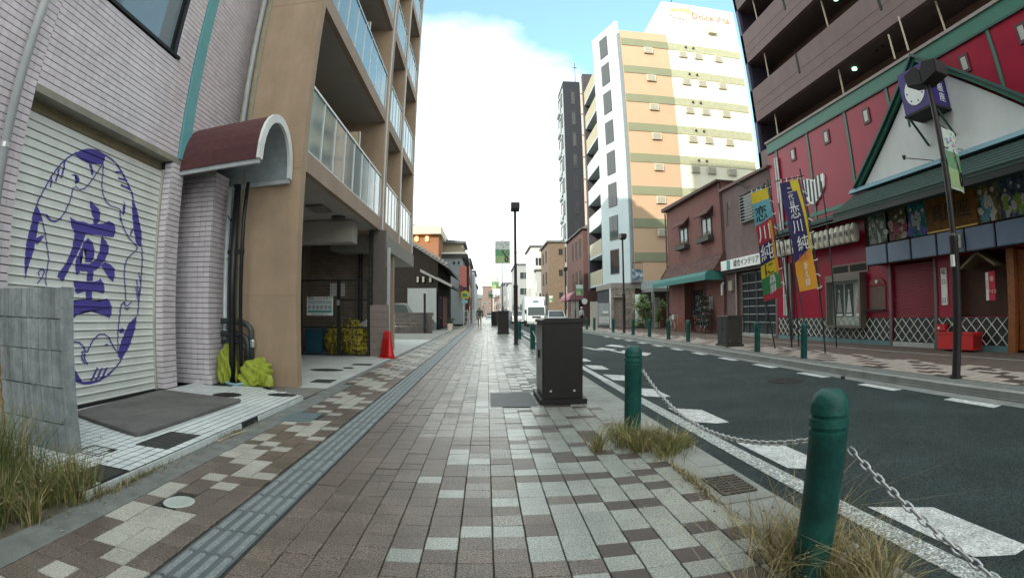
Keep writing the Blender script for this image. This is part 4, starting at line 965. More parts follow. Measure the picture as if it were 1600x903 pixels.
grass('grass', -2.7, 2.25, .3, .3, 1300, .34, 'weeds growing against the concrete fence and the tiled apron', [gg[4], gg[0], gg[4], gg[3], gg[2]], 0, .6, 6)
grass('grass', -3.1, 1.95, .55, .42, 2900, .66, 'tall weeds at the lower left corner', [gg[0], gg[4], gg[4], gg[1], gg[2], gg[3]], 0, .6, 7)
grass('grass', -2.75, 1.72, .32, .28, 1500, .30, 'short weeds on the bare soil at the lower left corner', [gg[4], gg[0], gg[2], gg[3]], -.004, .8, 27)
grass('grass', -2.41, 4.3, .02, .5, 260, .06, 'small weeds in the crack of the apron edge', [gg[0], gg[3]], .0, .8, 9)
grass('grass', 1.36, 3.1, .05, .9, 500, .06, 'small weeds in the kerb joint near the grate', [gg[3], gg[2], gg[4]], .0, 1.2, 10)
grass('grass', -2.44, 2.6, .05, .7, 500, .07, 'low weeds at the front edge of the tiled apron', [gg[3], gg[0], gg[2]], .0, 1.0, 11)
rl = random.Random(12); b = MB()
for _ in range(420):
    x, y = (rl.gauss(-2.36, .06), rl.uniform(1.8, 5.5)) if rl.random() < .6 else (rl.gauss(1.25, .2), rl.uniform(2.6, 4.6))
    a = rl.uniform(0, 6.28); s_ = rl.uniform(.004, .014); n = len(b.v); c, q = math.cos(a) * s_, math.sin(a) * s_
    b.v += [(x + c, y + q, .005), (x - q * .5, y + c * .5, .009), (x - c, y - q, .005), (x + q * .5, y - c * .5, .008)]; b.f.append((n, n + 1, n + 2, n + 3)); b.m.append(rl.choice((0, 1)))
b.build('leaf_litter', [gg[3], gg[2]], kind='stuff')

# ================================================================== RIGHT: RED THEATRE
XQ = 11.6
thr = mat('theatre_red_paint', (.31, .006, .032), .33, 0, .08, 2, .06, 60, grime=.1)
thg = mat('theatre_green_trim', (.035, .16, .11), .5, 0, .08, 4, grime=.1)
TT = thing('theatre', 'red theatre building with white gable, green trim and white lattice base', 'theatre', (XQ, 10, 0))
Y0T, Y1T = 1.0, 17.9
b = MB(); b.box(XQ, Y0T, 2.37, XQ + 1.4, Y1T, 8.05); b.box(XQ, 9.5, 0, XQ + 1.4, 11.2, 2.37) if 0 else None
b.box(XQ, 11.25, 0, XQ + 1.4, Y1T, 2.37); b.box(XQ, 9.4, 0, XQ + 1.4, 9.5, 2.37); b.box(XQ, 8.85, 0, XQ + 1.4, 9.4, 2.37); b.box(XQ + .45, 6.95, 0, XQ + 1.4, 8.85, 2.37); b.box(XQ, 6.95, 0, XQ + .45, 8.85, .82); b.box(XQ + .35, Y0T, 0, XQ + 1.4, 6.95, 2.37)
b.build('wall', thr, TT)
MB().box(XQ + .1, 9.5, .05, XQ + .14, 11.25, 2.3).build('shutter', thr, TT)
SHU = [c for c in kids(TT) if c.name.startswith('shutter')][0]
for i in range(22): MB().prism([(XQ + .06, .82 + i * .068), (XQ + .085, .835 + i * .068), (XQ + .085, .88 + i * .068), (XQ + .1, .884 + i * .068), (XQ + .1, .82 + i * .068)], 9.52, 11.23, 'y').build('slat', mat('red_shutter_slat', (.27, .03, .05), .5, 0, .1), SHU)
for y_ in (9.44, 11.3): MB().box(XQ - .05, y_ - .05, 0, XQ, y_ + .05, 2.35).build('post', mat('grey_post', (.12, .11, .11), .5), TT)
MB().box(XQ - .03, Y0T, 7.58, XQ - .002, Y1T, 8.0).build('trim_band', thg, TT)
MB().box(XQ - .08, Y0T, 8.0, XQ + 1.4, Y1T + .05, 8.09).build('coping', mat('pinkish_coping', (.3, .25, .24), .7), TT)
MB().box(XQ - .06, Y0T, 7.52, XQ - .002, Y1T, 7.58).build('trim_band', mat('theatre_dark_green', (.02, .07, .055), .5), TT)
for y_ in (17.2, 14.95, 12.6, 10.4, 6.16, 3.9):
    zt = 7.52; zb = 4.3 if y_ > 12 else (6.2 if y_ > 8 else 5.7)
    MB().box(XQ - .035, y_ - .045, zb, XQ - .002, y_ + .045, zt).build('trim_strip', thg, TT); MB().box(XQ - .034, y_ + .047, zb, XQ - .002, y_ + .07, zt).build('trim_strip', MATS['theatre_dark_green'], TT)
MB().box(XQ - .03, 12.6, 4.42, XQ - .002, Y1T, 4.56).build('trim_band', thg, TT)
for y_ in (16.02, 13.78, 11.53, 7.2, 5.15, 2.6):
    f = MB(); f.box(XQ - .04, y_ - .17, 6.76, XQ - .0, y_ + .17, 7.26).build('window', mat('dark_red_frame', (.07, .015, .015), .5), TT)
    MB().box(XQ - .045, y_ - .09, 6.84, XQ - .041, y_ + .09, 7.18).build('pane', mat('pale_pane', (.42, .42, .38), .3), kids(TT)[-1] if 0 else [c for c in kids(TT) if c.name.startswith('window')][-1])
# gable
wg = mat('gable_white', (.66, .67, .66), .6, 0, .04, 2, .05, grime=.08)
GY0, GY1, GZ, GAY, GAZ = 4.6, 12.2, 4.78, 8.69, 7.72
GB = MB().prism([(GY0 + .3, GZ), (GY1 - .3, GZ), (GAY, GAZ - .22)], XQ - .28, XQ - .002, 'x').build('gable', wg, TT)
for (ya, yb, za, zb) in ((GY1, GAY, GZ, GAZ), (GY0, GAY, GZ, GAZ)):
    d = Vector((0, yb - ya, zb - za)); n_ = Vector((0, -d.z, d.y)).normalized() * .2; n_ = n_ if n_.z > 0 else -n_
    P_ = [(ya, za), (yb, zb), (yb, zb - .13), (ya + (yb - ya) * .045, za)]
    MB().prism(P_, XQ - .40, XQ - .29, 'x').build('barge_board', thg, GB)
    P2 = [(ya, za + .002), (yb, zb + .002), (yb, zb + .1), (ya, za + .1)]
    MB().prism(P2, XQ - .5, XQ - .002, 'x').build('roof_edge', MATS['theatre_dark_green'], GB)
MB().box(XQ - .35, 2.0, GZ - .0, XQ - .003, 12.5, GZ + .12) if 0 else None
fl = mat('blue_grey_flashing', (.16, .28, .32), .45, .1, .06)
RX1, RZ0, RZ1 = 10.2, 3.88, 4.62
MB().prism([(XQ - .30, RZ1 + .16), (XQ - .42, RZ1 + .16), (XQ - .52, RZ1 + .02), (XQ - .3, RZ1 + .02)], 1.0, 12.45, 'y').build('flashing', fl, TT)
shg = mat('dark_green_roof', (.035, .065, .055), .6, 0, .12, 6, .2)
RF = MB().prism([(XQ - .002, RZ1), (XQ - .3, RZ1), (RX1, RZ0 + .03), (RX1, RZ0 - .05), (XQ - .002, RZ0 - .05)], 1.0, 12.3, 'y').build('eaves_roof', shg, TT)
for i in range(7):
    t0, t1 = i / 7, (i + 1) / 7; xa, xb = RX1 + (XQ - .3 - RX1) * t0, RX1 + (XQ - .3 - RX1) * t1; za, zb = RZ0 + .03 + (RZ1 - RZ0 - .03) * t0, RZ0 + .03 + (RZ1 - RZ0 - .03) * t1
    MB().prism([(xa - .015, za + .0), (xa - .015, za + .03), (xb, zb + .008), (xb, zb + .001)], .98, 12.32, 'y').build('roof_board', shg, RF)
MB().box(RX1 + .01, 1.0, RZ0 - .2, RX1 + .05, 12.3, RZ0 - .052).build('gutter_board', mat('black_green', (.012, .02, .018), .5), RF)
# hood over the paper lanterns, left
MB().prism([(XQ - .003, 4.3), (XQ - .75, 4.02), (XQ - .75, 3.94), (XQ - .003, 3.96)], 12.5, Y1T, 'y').build('lantern_hood', shg, TT)
MB().tube([(XQ - .6, 12.3, 3.9), (XQ - .6, 17.7, 3.9)], .02, 6).build('rail', alu, TT)
# boards under the eaves
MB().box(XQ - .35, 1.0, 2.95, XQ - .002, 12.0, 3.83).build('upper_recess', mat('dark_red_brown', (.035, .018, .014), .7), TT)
pc_ = [((.20, .24, .2), (.5, .5, .45), (.1, .15, .12)), ((.16, .13, .08), (.42, .33, .3), (.3, .07, .1)), ((.04, .22, .22), (.35, .4, .38), (.1, .1, .3)), ((.2, .17, .08), (.5, .48, .4), (.1, .28, .36)), ((.1, .14, .2), (.4, .38, .36), (.2, .3, .05)), ((.2, .12, .1), (.4, .3, .3), (.1, .2, .2))]
def poster(y0, y1, z0, z1, x, pal, label, seed):
    T = thing('picture_board', label, 'picture board', (x, (y0 + y1) / 2, z0), 'painted play boards under the eaves'); r_ = random.Random(seed)
    n = 'board_%d' % seed
    MB().box(x, y0, z0, x + .04, y1, z1).build('board', mat('poster_ground' + 'abcdefgh'[seed], pal[0], .5, 0, .5, 9, col2=tuple(c * .4 for c in pal[0])), T)
    W_, H_ = y1 - y0, z1 - z0
    for k in range(13):
        cy_, cz = y0 + W_ * r_.uniform(.15, .85), z0 + H_ * r_.uniform(.08, .6); c = pal[1 + (k % 2)]
        w_, h_ = W_ * r_.uniform(.05, .15), H_ * r_.uniform(.06, .22)
        pts = [(cy_ + w_ * (.35 + .9 * abs(math.sin(a * 1.1 + k))) * math.cos(a), cz + h_ * math.sin(a)) for a in [i * .571 for i in range(11)]]
        MB().prism([(a, min(max(b_, z0 + .01), z1 - .01)) for a, b_ in pts], x - .004 - k * .001, x - .002 - k * .001, 'x').build('painted_shape', mat('poster_ink%s%d' % ('abcdefgh'[seed], k % 2), c, .5, 0, .45, 25), T)
    for k in range(3):
        cy_, cz = y0 + W_ * (.25 + .25 * k), z0 + H_ * r_.uniform(.6, .85)
        MB().tube([(x - .018, cy_, cz), (x - .021, cy_, cz)], .055 * r_.uniform(.7, 1.2), 10).build('painted_shape', mat('pale_face', (.5, .44, .38), .6), T)
px_ = [(1358, 1390), (1386, 1421), (1418, 1455), (1529, 1568), (1567, 1612)]
lb = ['leftmost painted play board beside the paper lanterns', 'second painted play board with pinkish figures', 'teal painted play board left of the gold sign', 'painted play board just right of the gold sign', 'rightmost painted play board at the picture edge']
for i, (a, c) in enumerate(px_):
    y1_, y0_ = FX(a, 370, 11.2)[0], FX(c, 370, 11.2)[0]
    if i > 2: y1_, y0_ = FX(a - 3, 330, 11.2)[0], FX(c - 3, 330, 11.2)[0]
    poster(y0_, y1_, 2.97, 3.85, 11.2, pc_[i], lb[i], i)
gs = thing('theatre_sign', 'gold theatre name board with dark characters among the painted boards', 'sign', (11.18, 8.3, 3))
ga, gc = FX(1528, 350, 11.18)[0], FX(1450, 372, 11.18)[0]
MB().box(11.18, ga, 2.96, 11.22, gc, 3.86).build('board', mat('gold_board', (.15, .07, .015), .5, 0, .3, 6), gs); MB().box(11.17, ga, 2.96, 11.178, gc, 3.0).build('frame', mat('gold_leaf', (.5, .33, .08), .4, .3), gs)
txt('呉服座', .46, dark_void, (11.172, (ga + gc) / 2, 3.4), *WEST, gs)
# light box row
lbx = mat('blue_grey_panel', (.13, .18, .27), .4, 0, .08, 2)
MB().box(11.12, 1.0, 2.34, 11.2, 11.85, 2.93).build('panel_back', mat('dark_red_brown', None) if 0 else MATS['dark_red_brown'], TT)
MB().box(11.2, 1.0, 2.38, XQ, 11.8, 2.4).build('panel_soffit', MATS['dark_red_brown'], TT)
yy = 11.83
for i in range(11):
    MB().box(11.06, yy - .93, 2.37, 11.118, yy, 2.91).build('light_panel', lbx, TT, bevel=.02); yy -= .985
ln = mat('paper_lantern', (.62, .58, .5), .6, 0, .06, 8)
def lantern(x, y, z, s, label, mark=None, g='white paper lanterns in a row under the hood'):
    T = thing('paper_lantern', label, 'lantern', (x, y, z), g)
    pr = []
    for i in range(17):
        t = i / 16; r_ = s * .5 * (.55 + .45 * math.sin(math.pi * t) ** .5) * (1 + (.03 if i % 2 else -.02)); pr.append((r_, z - s * 1.0 + t * s * 2.0))
    MB().lathe(x, y, pr, 14).build('shade', ln, T); MB().lathe(x, y, [(s * .3, z + s * 1.0), (s * .3, z + s * 1.08)], 12).build('ring', dark_void, T); MB().lathe(x, y, [(s * .3, z - s * 1.08), (s * .3, z - s * 1.0)], 12).build('ring', dark_void, T)
    if mark: txt(mark, s * .7, mat('lantern_ink', (.05, .04, .04), .7), (x - s * .52, y, z), *WEST, T)
    return T
ords = ['first', 'second', 'third', 'fourth', 'fifth', 'sixth', 'seventh', 'eighth', 'ninth', 'tenth', 'eleventh', 'twelfth', 'thirteenth']
ords += ['fourteenth', 'fifteenth', 'sixteenth', 'seventeenth', 'eighteenth']
for i in range(18): lantern(XQ - .55, 17.15 - i * .288, 3.42, .29, ords[i] + ' white paper lantern counted from the left end of the theatre hood', '座')
lantern(10.95, FX(1498, 385, 10.95)[0], 2.6, .17, 'round white paper lantern hanging before the blue panels beside the lamp post', '座', None) if 0 else lantern(10.95, FX(1498, 385, 10.95)[0], 2.62, .17, 'white paper lantern hanging before the blue panels beside the lamp post', '座', 'lantern on the panel row')
# crest on the upper wall (striped shield)
hc = [FX(1210 + x / 4.1, 250 + y / 4.1, XQ) for x, y in ((190, 130), (210, 122), (240, 125), (258, 133), (285, 100), (318, 88), (325, 110), (325, 170), (300, 235), (265, 285), (240, 282), (210, 250), (192, 200))]
CR = thing('crest', 'white crest with black vertical stripes on the upper red wall', 'crest', (XQ - .05, 14.9, 5.6)); 
MB().prism(hc, XQ - .07, XQ - .003, 'x').build('shield', white_paint, CR)
hy = sum(p[0] for p in hc) / len(hc); hz = sum(p[1] for p in hc) / len(hc)
for k in range(5):
    y_ = hy + (k - 2) * .225; b_ = [.5, .62, .68, .62, .46][k]; t_ = [.36, .3, .2, .3, .38][k]
    MB().box(XQ - .078, y_ - .055, hz - b_ * (1 - abs(k - 2) * .18), XQ - .071, y_ + .055, hz + t_).build('stripe', black_metal, CR)
# lattice base
nlat = mat('black_navy_base', (.012, .018, .024), .5, 0, .2, 6)
latw = mat('lattice_white', (.78, .77, .68), .6, 0, .1, 12)
MB().box(XQ - .03, 9.55, .13, XQ + .09, 11.2, .82) if 0 else None
MB().box(XQ - .02, 11.31, .14, XQ - .002, 17.85, .81).build('base_panel', nlat, TT)
MB().box(XQ - .02, 6.96, .14, XQ - .002, 9.38, .81).build('base_panel', nlat, TT)
MB().box(XQ + .04, 9.52, .14, XQ + .058, 11.22, .81).build('base_panel', nlat, TT)
MB().box(XQ - .035, 11.31, .0, XQ - .002, 17.85, .139).build('plinth', mat('teal_plinth', (.12, .22, .24), .6, grime=.2), TT); MB().box(XQ - .035, 6.96, .0, XQ - .002, 9.38, .139).build('plinth', MATS['teal_plinth'], TT)
MB().box(XQ - .03, 9.52, .0, XQ + .058, 11.22, .13).build('threshold', mat('grey_threshold', (.4, .41, .4), .6), TT)
pitch, zlo, zhi = .318, .15, .80
def lattice(y0, y1, xp):
    n = int((y1 - y0) / pitch); dy = (y1 - y0) / n
    for i in range(n):
        a = y0 + i * dy; zm = (zlo + zhi) / 2
        for (p, q) in (((a, zhi), (a + dy, zm)), ((a, zm), (a + dy, zhi)), ((a, zlo), (a + dy, zm)), ((a, zm), (a + dy, zlo))):
            s_ = .001 if q[1] > p[1] else 0
            MB().bar((xp - .008 - s_, p[0], p[1]), (xp - .008 - s_, q[0], q[1]), .034, .012).build('lattice_bar', latw, TT)
lattice(11.32, 17.8, XQ - .02); lattice(6.98, 9.36, XQ - .02); lattice(9.54, 11.2, XQ + .04)
# display case
DC = thing('display_case', 'wall mounted glass display case with three play posters', 'display case', (XQ, 13.4, .5))
fm = mat('bronze_frame', (.13, .11, .09), .5, .2)
b = MB(); y0, y1, z0, z1 = 12.45, 14.3, .5, 2.22
for q in ((y0, z0, y1, z0 + .08), (y0, z1 - .22, y1, z1), (y0, z0 + .08, y0 + .07, z1 - .22), (y1 - .07, z0 + .08, y1, z1 - .22)): b.box(XQ - .3, q[0], q[1], XQ - .004, q[2], q[3])
b.build('frame', fm, DC); MB().box(XQ - .03, y0 + .07, z0 + .08, XQ - .01, y1 - .07, z1 - .22).build('back', mat('sage_board', (.3, .34, .3), .7), DC)
for i, yy in enumerate((13.82, 13.3, 12.78)):
    MB().box(XQ - .05, yy - .2, .86, XQ - .031, yy + .2, 1.92).build('poster', [mat('poster_dark', (.05, .05, .055), .5, 0, .6, 14), mat('poster_dark2', (.04, .04, .045), .5, 0, .5, 14), mat('poster_pale', (.45, .42, .42), .5, 0, .3, 14)][i], DC)
    MB().prism([(yy - .14, .98), (yy + .14, .98), (yy + .06, 1.4), (yy + .03, 1.62), (yy - .03, 1.62), (yy - .08, 1.35)], XQ - .055, XQ - .051, 'x').build('poster_figure', [mat('fig_grey', (.25, .24, .22), .6, 0, .4, 20), mat('fig_white', (.5, .5, .48), .6, 0, .3, 20), mat('fig_pink', (.35, .2, .22), .6, 0, .4, 20)][i], DC)
    MB().tube([(XQ - .056, yy, 1.69), (XQ - .051, yy, 1.69)], .05, 10).build('poster_figure', mat('pale_face', None) if 0 else MATS['pale_face'], DC)
    MB().box(XQ - .056, yy - .16, .88, XQ - .051, yy + .16, .94).build('poster_caption', white_paint, DC)
MB().box(XQ - .29, y0 + .07, z0 + .08, XQ - .285, y1 - .07, z1 - .22).build('glass', mat('case_glass', (.3, .35, .35), .05, 0, 0, alpha=.04, spec=.1), DC)
TW = thing('transom_window', 'pair of dark framed vents above the display case', 'window', (XQ, 13.2, 2.27))
b = MB(); b.box(XQ - .04, 12.3, 2.24, XQ - .004, 14.2, 2.56); b.build('frame', mat('pinkish_frame', (.25, .17, .15), .6), TW)
for a, c in ((12.36, 13.2), (13.3, 14.13)): MB().box(XQ - .046, a, 2.29, XQ - .041, c, 2.51).build('pane', dark_void, TW)
TK = thing('ticket_window', 'brown shuttered ticket window with a small arch above', 'ticket window', (XQ, 11.9, 1))
MB().box(XQ - .04, 11.52, 1.07, XQ - .004, 12.28, 1.75).build('shutter', mat('brown_board', (.13, .07, .055), .6), TK); MB().box(XQ - .2, 11.5, 1.02, XQ - .004, 12.3, 1.06).build('shelf', dark_void, TK)
MB().prism([(11.9 + .38 * math.cos(math.pi * i / 12), 1.79 + .22 * math.sin(math.pi * i / 12)) for i in range(13)], XQ - .05, XQ - .004, 'x').build('arch', mat('arch_red', (.22, .05, .04), .6), TK); MB().tube([(XQ - .12, 11.85, 1.9), (XQ - .05, 11.85, 1.9)], .05, 10).build('lamp', white_paint, TK)
# vertical sign
VS = thing('hanging_sign', 'narrow white vertical sign with black characters left of the lamp post', 'sign', (XQ, 9.1, 1.2)); MB().box(XQ - .06, 9.0, 1.13, XQ - .004, 9.2, 2.08).build('board', white_paint, VS, bevel=.004)
txt('場', .17, black_metal, (XQ - .064, 9.1, 1.97), *WEST, VS); txt('口', .15, black_metal, (XQ - .064, 9.1, 1.72), *WEST, VS); txt('口', .15, black_metal, (XQ - .064, 9.1, 1.24), *WEST, VS)
# alcove
MB().box(XQ + .4, 6.96, .83, XQ + .445, 8.84, 2.36).build('alcove_board', mat('alcove_brown', (.07, .03, .018), .7), TT)
RFS = thing('small_roof', 'small tiled gable roof over the ticket alcove', 'roof canopy', (XQ, 7.7, 1.98))
for s_ in (-1, 1): MB().prism([(7.7, 2.36), (7.7, 2.30), (7.7 + s_ * .55, 1.97), (7.7 + s_ * .58, 2.02)], XQ - .35, XQ + .35, 'x').build('slope', mat('olive_roof', (.1, .09, .045), .7), RFS)
MB().tube([(XQ - .37, 7.7, 2.36), (XQ + .35, 7.7, 2.36)], .04, 8).build('ridge', dark_void, RFS)
RB = thing('advert_banner', 'red and white drink advert plate hanging in the alcove', 'advert', (XQ, 7.5, 1.2)); MB().box(XQ - .03, 7.36, 1.2, XQ - .01, 7.56, 1.88).build('red_plate', mat('advert_red', (.5, .01, .04), .5), RB); MB().box(XQ - .031, 7.57, 1.2, XQ - .012, 7.66, 1.86).build('white_plate', white_paint, RB)
MB().tube([(XQ - .035, 7.46, 1.7), (XQ - .031, 7.46, 1.7)], .065, 16).build('disc', mat('advert_pink', (.6, .3, .3), .5), RB); txt('アイス', .1, white_paint, (XQ - .034, 7.46, 1.4), *WEST, RB); txt('コ\nレ\nド', .075, mat('advert_red', None) if 0 else MATS['advert_red'], (XQ - .035, 7.615, 1.56), *WEST, RB)
# red boxes
redb = mat('red_box_paint', (.55, .01, .012), .4, 0, .06)
b1 = thing('red_box', 'large red wooden box on the pavement behind the lamp post', 'box', (11.2, 8.3, 0)); MB().box(11.05, 7.75, .05, 11.5, 8.98, .42).build('body', redb, b1, bevel=.01); MB().box(11.03, 7.73, .42, 11.5, 9.0, .46).build('lid', redb, b1, bevel=.008); MB().box(11.1, 7.735, .1, 11.45, 7.749, .38).build('end_panel', mat('dark_red_panel', (.2, .01, .01), .5), b1)
b2 = thing('red_box', 'small red box mounted on the lattice left of the lamp post', 'box', (11.5, 9.2, .5)); MB().box(11.42, 9.0, .48, 11.56, 9.32, .62).build('body', redb, b2, bevel=.006); MB().box(11.4, 9.18, .52, 11.419, 9.24, .58).build('plate', white_paint, b2); MB().box(11.40, 8.98, .62, 11.57, 9.34, .64).build('lid', redb, b2)
# entrance: wooden frame and lattice door
wd = mat('orange_wood', (.26, .085, .022), .5, 0, .25, 12, .1, 60)
for (a, c) in ((6.72, 6.94), (3.6, 3.8)): MB().box(XQ - .08, a, 0, XQ + .1, c, 2.35).build('door_post', wd, TT)
DR = MB().box(XQ + .2, 3.8, .05, XQ + .24, 6.72, 2.3).build('door', mat('door_dark', (.03, .015, .01), .5), TT)
for i in range(17): MB().box(XQ + .17, 3.82 + i * .18, .1, XQ + .2, 3.85 + i * .18, 2.2).build('muntin', wd, DR)
for i in range(12): MB().box(XQ + .165, 3.82, .1 + i * .19, XQ + .199, 6.7, .13 + i * .19).build('muntin', wd, DR)
MB().box(XQ + .12, 6.5, .05, XQ + .16, 6.7, 2.3).build('door_stile', wd, TT)
MB().tube([(XQ - .08, 15.0, 1.9), (XQ, 15.0, 1.9)], .1, 12).build('wall_lamp', mat('lamp_glass', (.6, .6, .55), .3), TT)
for k, y_ in enumerate((17.3, 17.15)): MB().tube([(XQ - .08, y_, .9), (XQ - .08, y_, 7.2)], .045, 8).build('down_pipe', mat('steel_pipe', (.45, .45, .45), .4, .5), TT)
MB().box(XQ - .12, 16.75, 0, XQ - .003, 16.9, 2.9).build('post', MATS['grey_post'], TT)
for (y_, z_) in ((9.3, 8.7), (8.7, 9.0)): MB().tube([(XQ - .5, y_, 7.9), (XQ - .5, y_, z_)], .03, 8).build('pipe_stub', mat('beige_pipe', (.45, .38, .28), .5), TT)
# spotlights arms on the gable
for (a, c) in ((1417, 1459), (1474, 1504)):
    p, q = FX(a, 248 if a < 1460 else 231, XQ - .7), FX(c, 251 if a < 1460 else 234, XQ - .3)
    SP_ = MB().tube([(XQ - .29, q[0], q[1]), (XQ - .8, p[0], p[1])], .012, 6).build('spot_arm', cover_iron, TT); MB().lathe(XQ - .82, p[0], [(.03, p[1] - .05), (.06, p[1] + .06)], 10).build('spot_head', cover_iron, SP_)
# purple drum box
pur = mat('purple_paint', (.035, .018, .16), .5, 0, .1, 3)
PB = thing('drum_tower_sign', 'purple box sign with white crest standing out from the theatre gable', 'sign', (10.9, 8.4, 5.9))
PX0, PX1, PY0, PY1, PZ0, PZ1 = 10.55, 11.3, 7.85, 8.95, 5.95, 7.1
MB().box(PX0, PY0, PZ0, PX1, PY1, PZ1).build('box', pur, PB, bevel=.01)
MB().box(PX0 - .02, PY0 - .02, PZ0 - .06, PX1, PY1 + .02, PZ0 - .002).build('base', dark_void, PB)
MB().tube([(PX0 - .015, 8.42, 6.47), (PX0 - .002, 8.42, 6.47)], .37, 28).build('crest_disc', white_paint, PB)
for k in range(7):
    a = k * math.pi / 3.5; MB().box(0, 0, 0, .004, .1, .05) if 0 else MB().tube([(PX0 - .019, 8.42 + .29 * math.cos(a), 6.47 + .29 * math.sin(a)), (PX0 - .0155, 8.42 + .29 * math.cos(a), 6.47 + .29 * math.sin(a))], .028, 8).build('crest_mark', pur, PB)
txt('呉\n服\n座', .26, white_paint, (11.0, PY0 - .004, 6.45), *SOUTH, PB, space=1.05)
for (x, y) in ((PX0 + .04, PY0 + .05), (PX0 + .04, PY1 - .05)): MB().bar((x, y, PZ0 - .05), (x, y, PZ0 - .3), .05).build('leg', MATS['theatre_dark_green'], PB); MB().bar((x + .1, y, PZ0 - .1), (XQ - .3, y, PZ0 - .7), .05).build('brace', MATS['theatre_dark_green'], PB)
# nobori banners
def nobori(y, tl, tr, bl, br, bands, texts, label, poleR, poleL=None):
    P_ = [Vector((FY(*p, y)[0], y, FY(*p, y)[1])) for p in (tl, tr, bl, br)]
    T = thing('nobori_banner', label, 'banner', tuple(P_[2][:2]) + (0,))
    def at(u, v, d=0):
        p = (P_[0] * (1 - u) + P_[1] * u) * (1 - v) + (P_[2] * (1 - u) + P_[3] * u) * v
        return p + Vector((0, -d + .025 * math.sin(v * 9 + u * 2), 0))
    def patch(poly_uv, m, d, name):
        b = MB()
        n = 12
        if len(poly_uv) == 4 and poly_uv[0][0] is not None:
            for i in range(n):
                for j in range(3):
                    def L_(s, t): 
                        a = Vector((*poly_uv[0], 0)).lerp(Vector((*poly_uv[1], 0)), s); c = Vector((*poly_uv[3], 0)).lerp(Vector((*poly_uv[2], 0)), s); return a.lerp(c, t)
                    q = [L_(j / 3, i / n), L_((j + 1) / 3, i / n), L_((j + 1) / 3, (i + 1) / n), L_(j / 3, (i + 1) / n)]
                    b.face([at(w_.x, w_.y, d) for w_ in q])
        return b.build(name, m, S if name != 'cloth' else T)
    S = None
    S = patch([(0, 0), (1, 0), (1, 1), (0, 1)], bands[0], 0, 'cloth')
    for i, (uv, m) in enumerate(bands[1:]): patch(uv, m, .005 + .002 * i, 'print')
    rt = (P_[1] - P_[0]).normalized(); up = (P_[0] - P_[2]).normalized()
    for (s, u, v, sz, m) in texts:
        txt(s, sz, m, tuple(at(u, v, .03)), rt, up, T, ext=.002)
    MB().tube([P_[1] + Vector((.05, .03, .25)), Vector(poleR)], .022, 8).build('pole', mat('dark_green_pole', (.012, .02, .018), .4), T)
    MB().tube([P_[0] + Vector((-.1, .02, .05)), P_[1] + Vector((.15, .02, .08))], .014, 6).build('cross_arm', MATS['dark_green_pole'], T)
    if poleL: MB().tube([P_[0] * .15 + P_[2] * .85 + Vector((0, .04, 0)), Vector(poleL)], .02, 8).build('pole', MATS['dark_green_pole'], T)
    for i in range(9):
        p = at(1.02, i / 8.0, -.0); MB().tube([p, p + Vector((.07, .02, .0)), p + Vector((.12, -.01, -.05 if i % 2 else .04))], .012, 5).build('tie', white_paint, T)
    for i in range(4):
        p = at(.08 + i * .28, 0, 0); MB().tube([p, p + Vector((0, 0, .09))], .014, 5).build('tie', white_paint, T)
    return T
nav = mat('flag_navy', (.02, .016, .09), .7, 0, .1); yel = mat('flag_yellow', (.55, .42, .02), .7, 0, .08); ora = mat('flag_orange', (.55, .25, .015), .7, 0, .08); cya = mat('flag_cyan', (.10, .30, .36), .7, 0, .1); redf = mat('flag_red', (.30, .015, .03), .7); grn = mat('flag_green', (.015, .16, .05), .7); blk_i = mat('flag_black', (.01, .01, .015), .7); wht = mat('flag_white', (.7, .7, .7), .7); pnk = mat('flag_pink', (.5, .06, .15), .7)
nobori(10.15, (1218, 287), (1250, 279), (1249, 456), (1277, 450), [nav, ([(0, .74), (1, .62), (1, 1), (0, 1)], ora), ([(.5, .0), (.9, .0), (.92, .10), (.55, .10)], yel), ([(.74, .08), (.9, .08), (1.0, .62), (.9, .66)], yel)],
       [('二\n代\n目', .38, .15, .17, wht), ('恋\n川', .40, .36, .34, wht), ('純', .55, .585, .38, wht), ('んだ', .5, .70, .2, pnk), ('ま\nえ\n目', .5, .86, .19, wht)],
       'navy and orange vertical banner with white characters, tied to the bollard', (8.2, 10.4, .05), (7.25, 10.03, .82))
nobori(12.55, (1173, 303), (1199, 293), (1194, 471), (1222, 463), [yel, ([(0, .1), (1, .1), (1, .28), (0, .32)], cya), ([(0, .31), (1, .27), (1, .48), (0, .52)], redf), ([(0, .5), (1, .46), (1, .64), (0, .68)], nav), ([(0, .8), (1, .76), (1, .92), (0, .96)], grn), ([(0, .95), (1, .91), (1, 1), (0, 1)], redf), ([(.72, .3), (.86, .3), (.98, .75), (.85, .8)], ora)],
       [('恋', .4, .22, .48, blk_i), ('川', .4, .40, .5, wht), ('純', .42, .58, .5, wht), ('に', .45, .73, .4, blk_i), ('贔\n屓', .55, .87, .26, wht)],
       'multicoloured vertical banner with large characters left of the navy one', (8.75, 12.75, .05), (8.05, 12.6, .05))
for i, (x, y) in enumerate(((9.4, 13.3), (9.9, 12.0), (10.3, 15.0))):
    tag(MB().tube([(x - .6, y - .4, 4.7), (x, y, .02)], .022, 8).build('banner_pole', MATS['dark_green_pole']), ['dark leaning banner pole just right of the multicoloured banner', 'dark leaning banner pole between the navy banner and the display case', 'dark leaning banner pole near the office doorway'][i], 'pole')
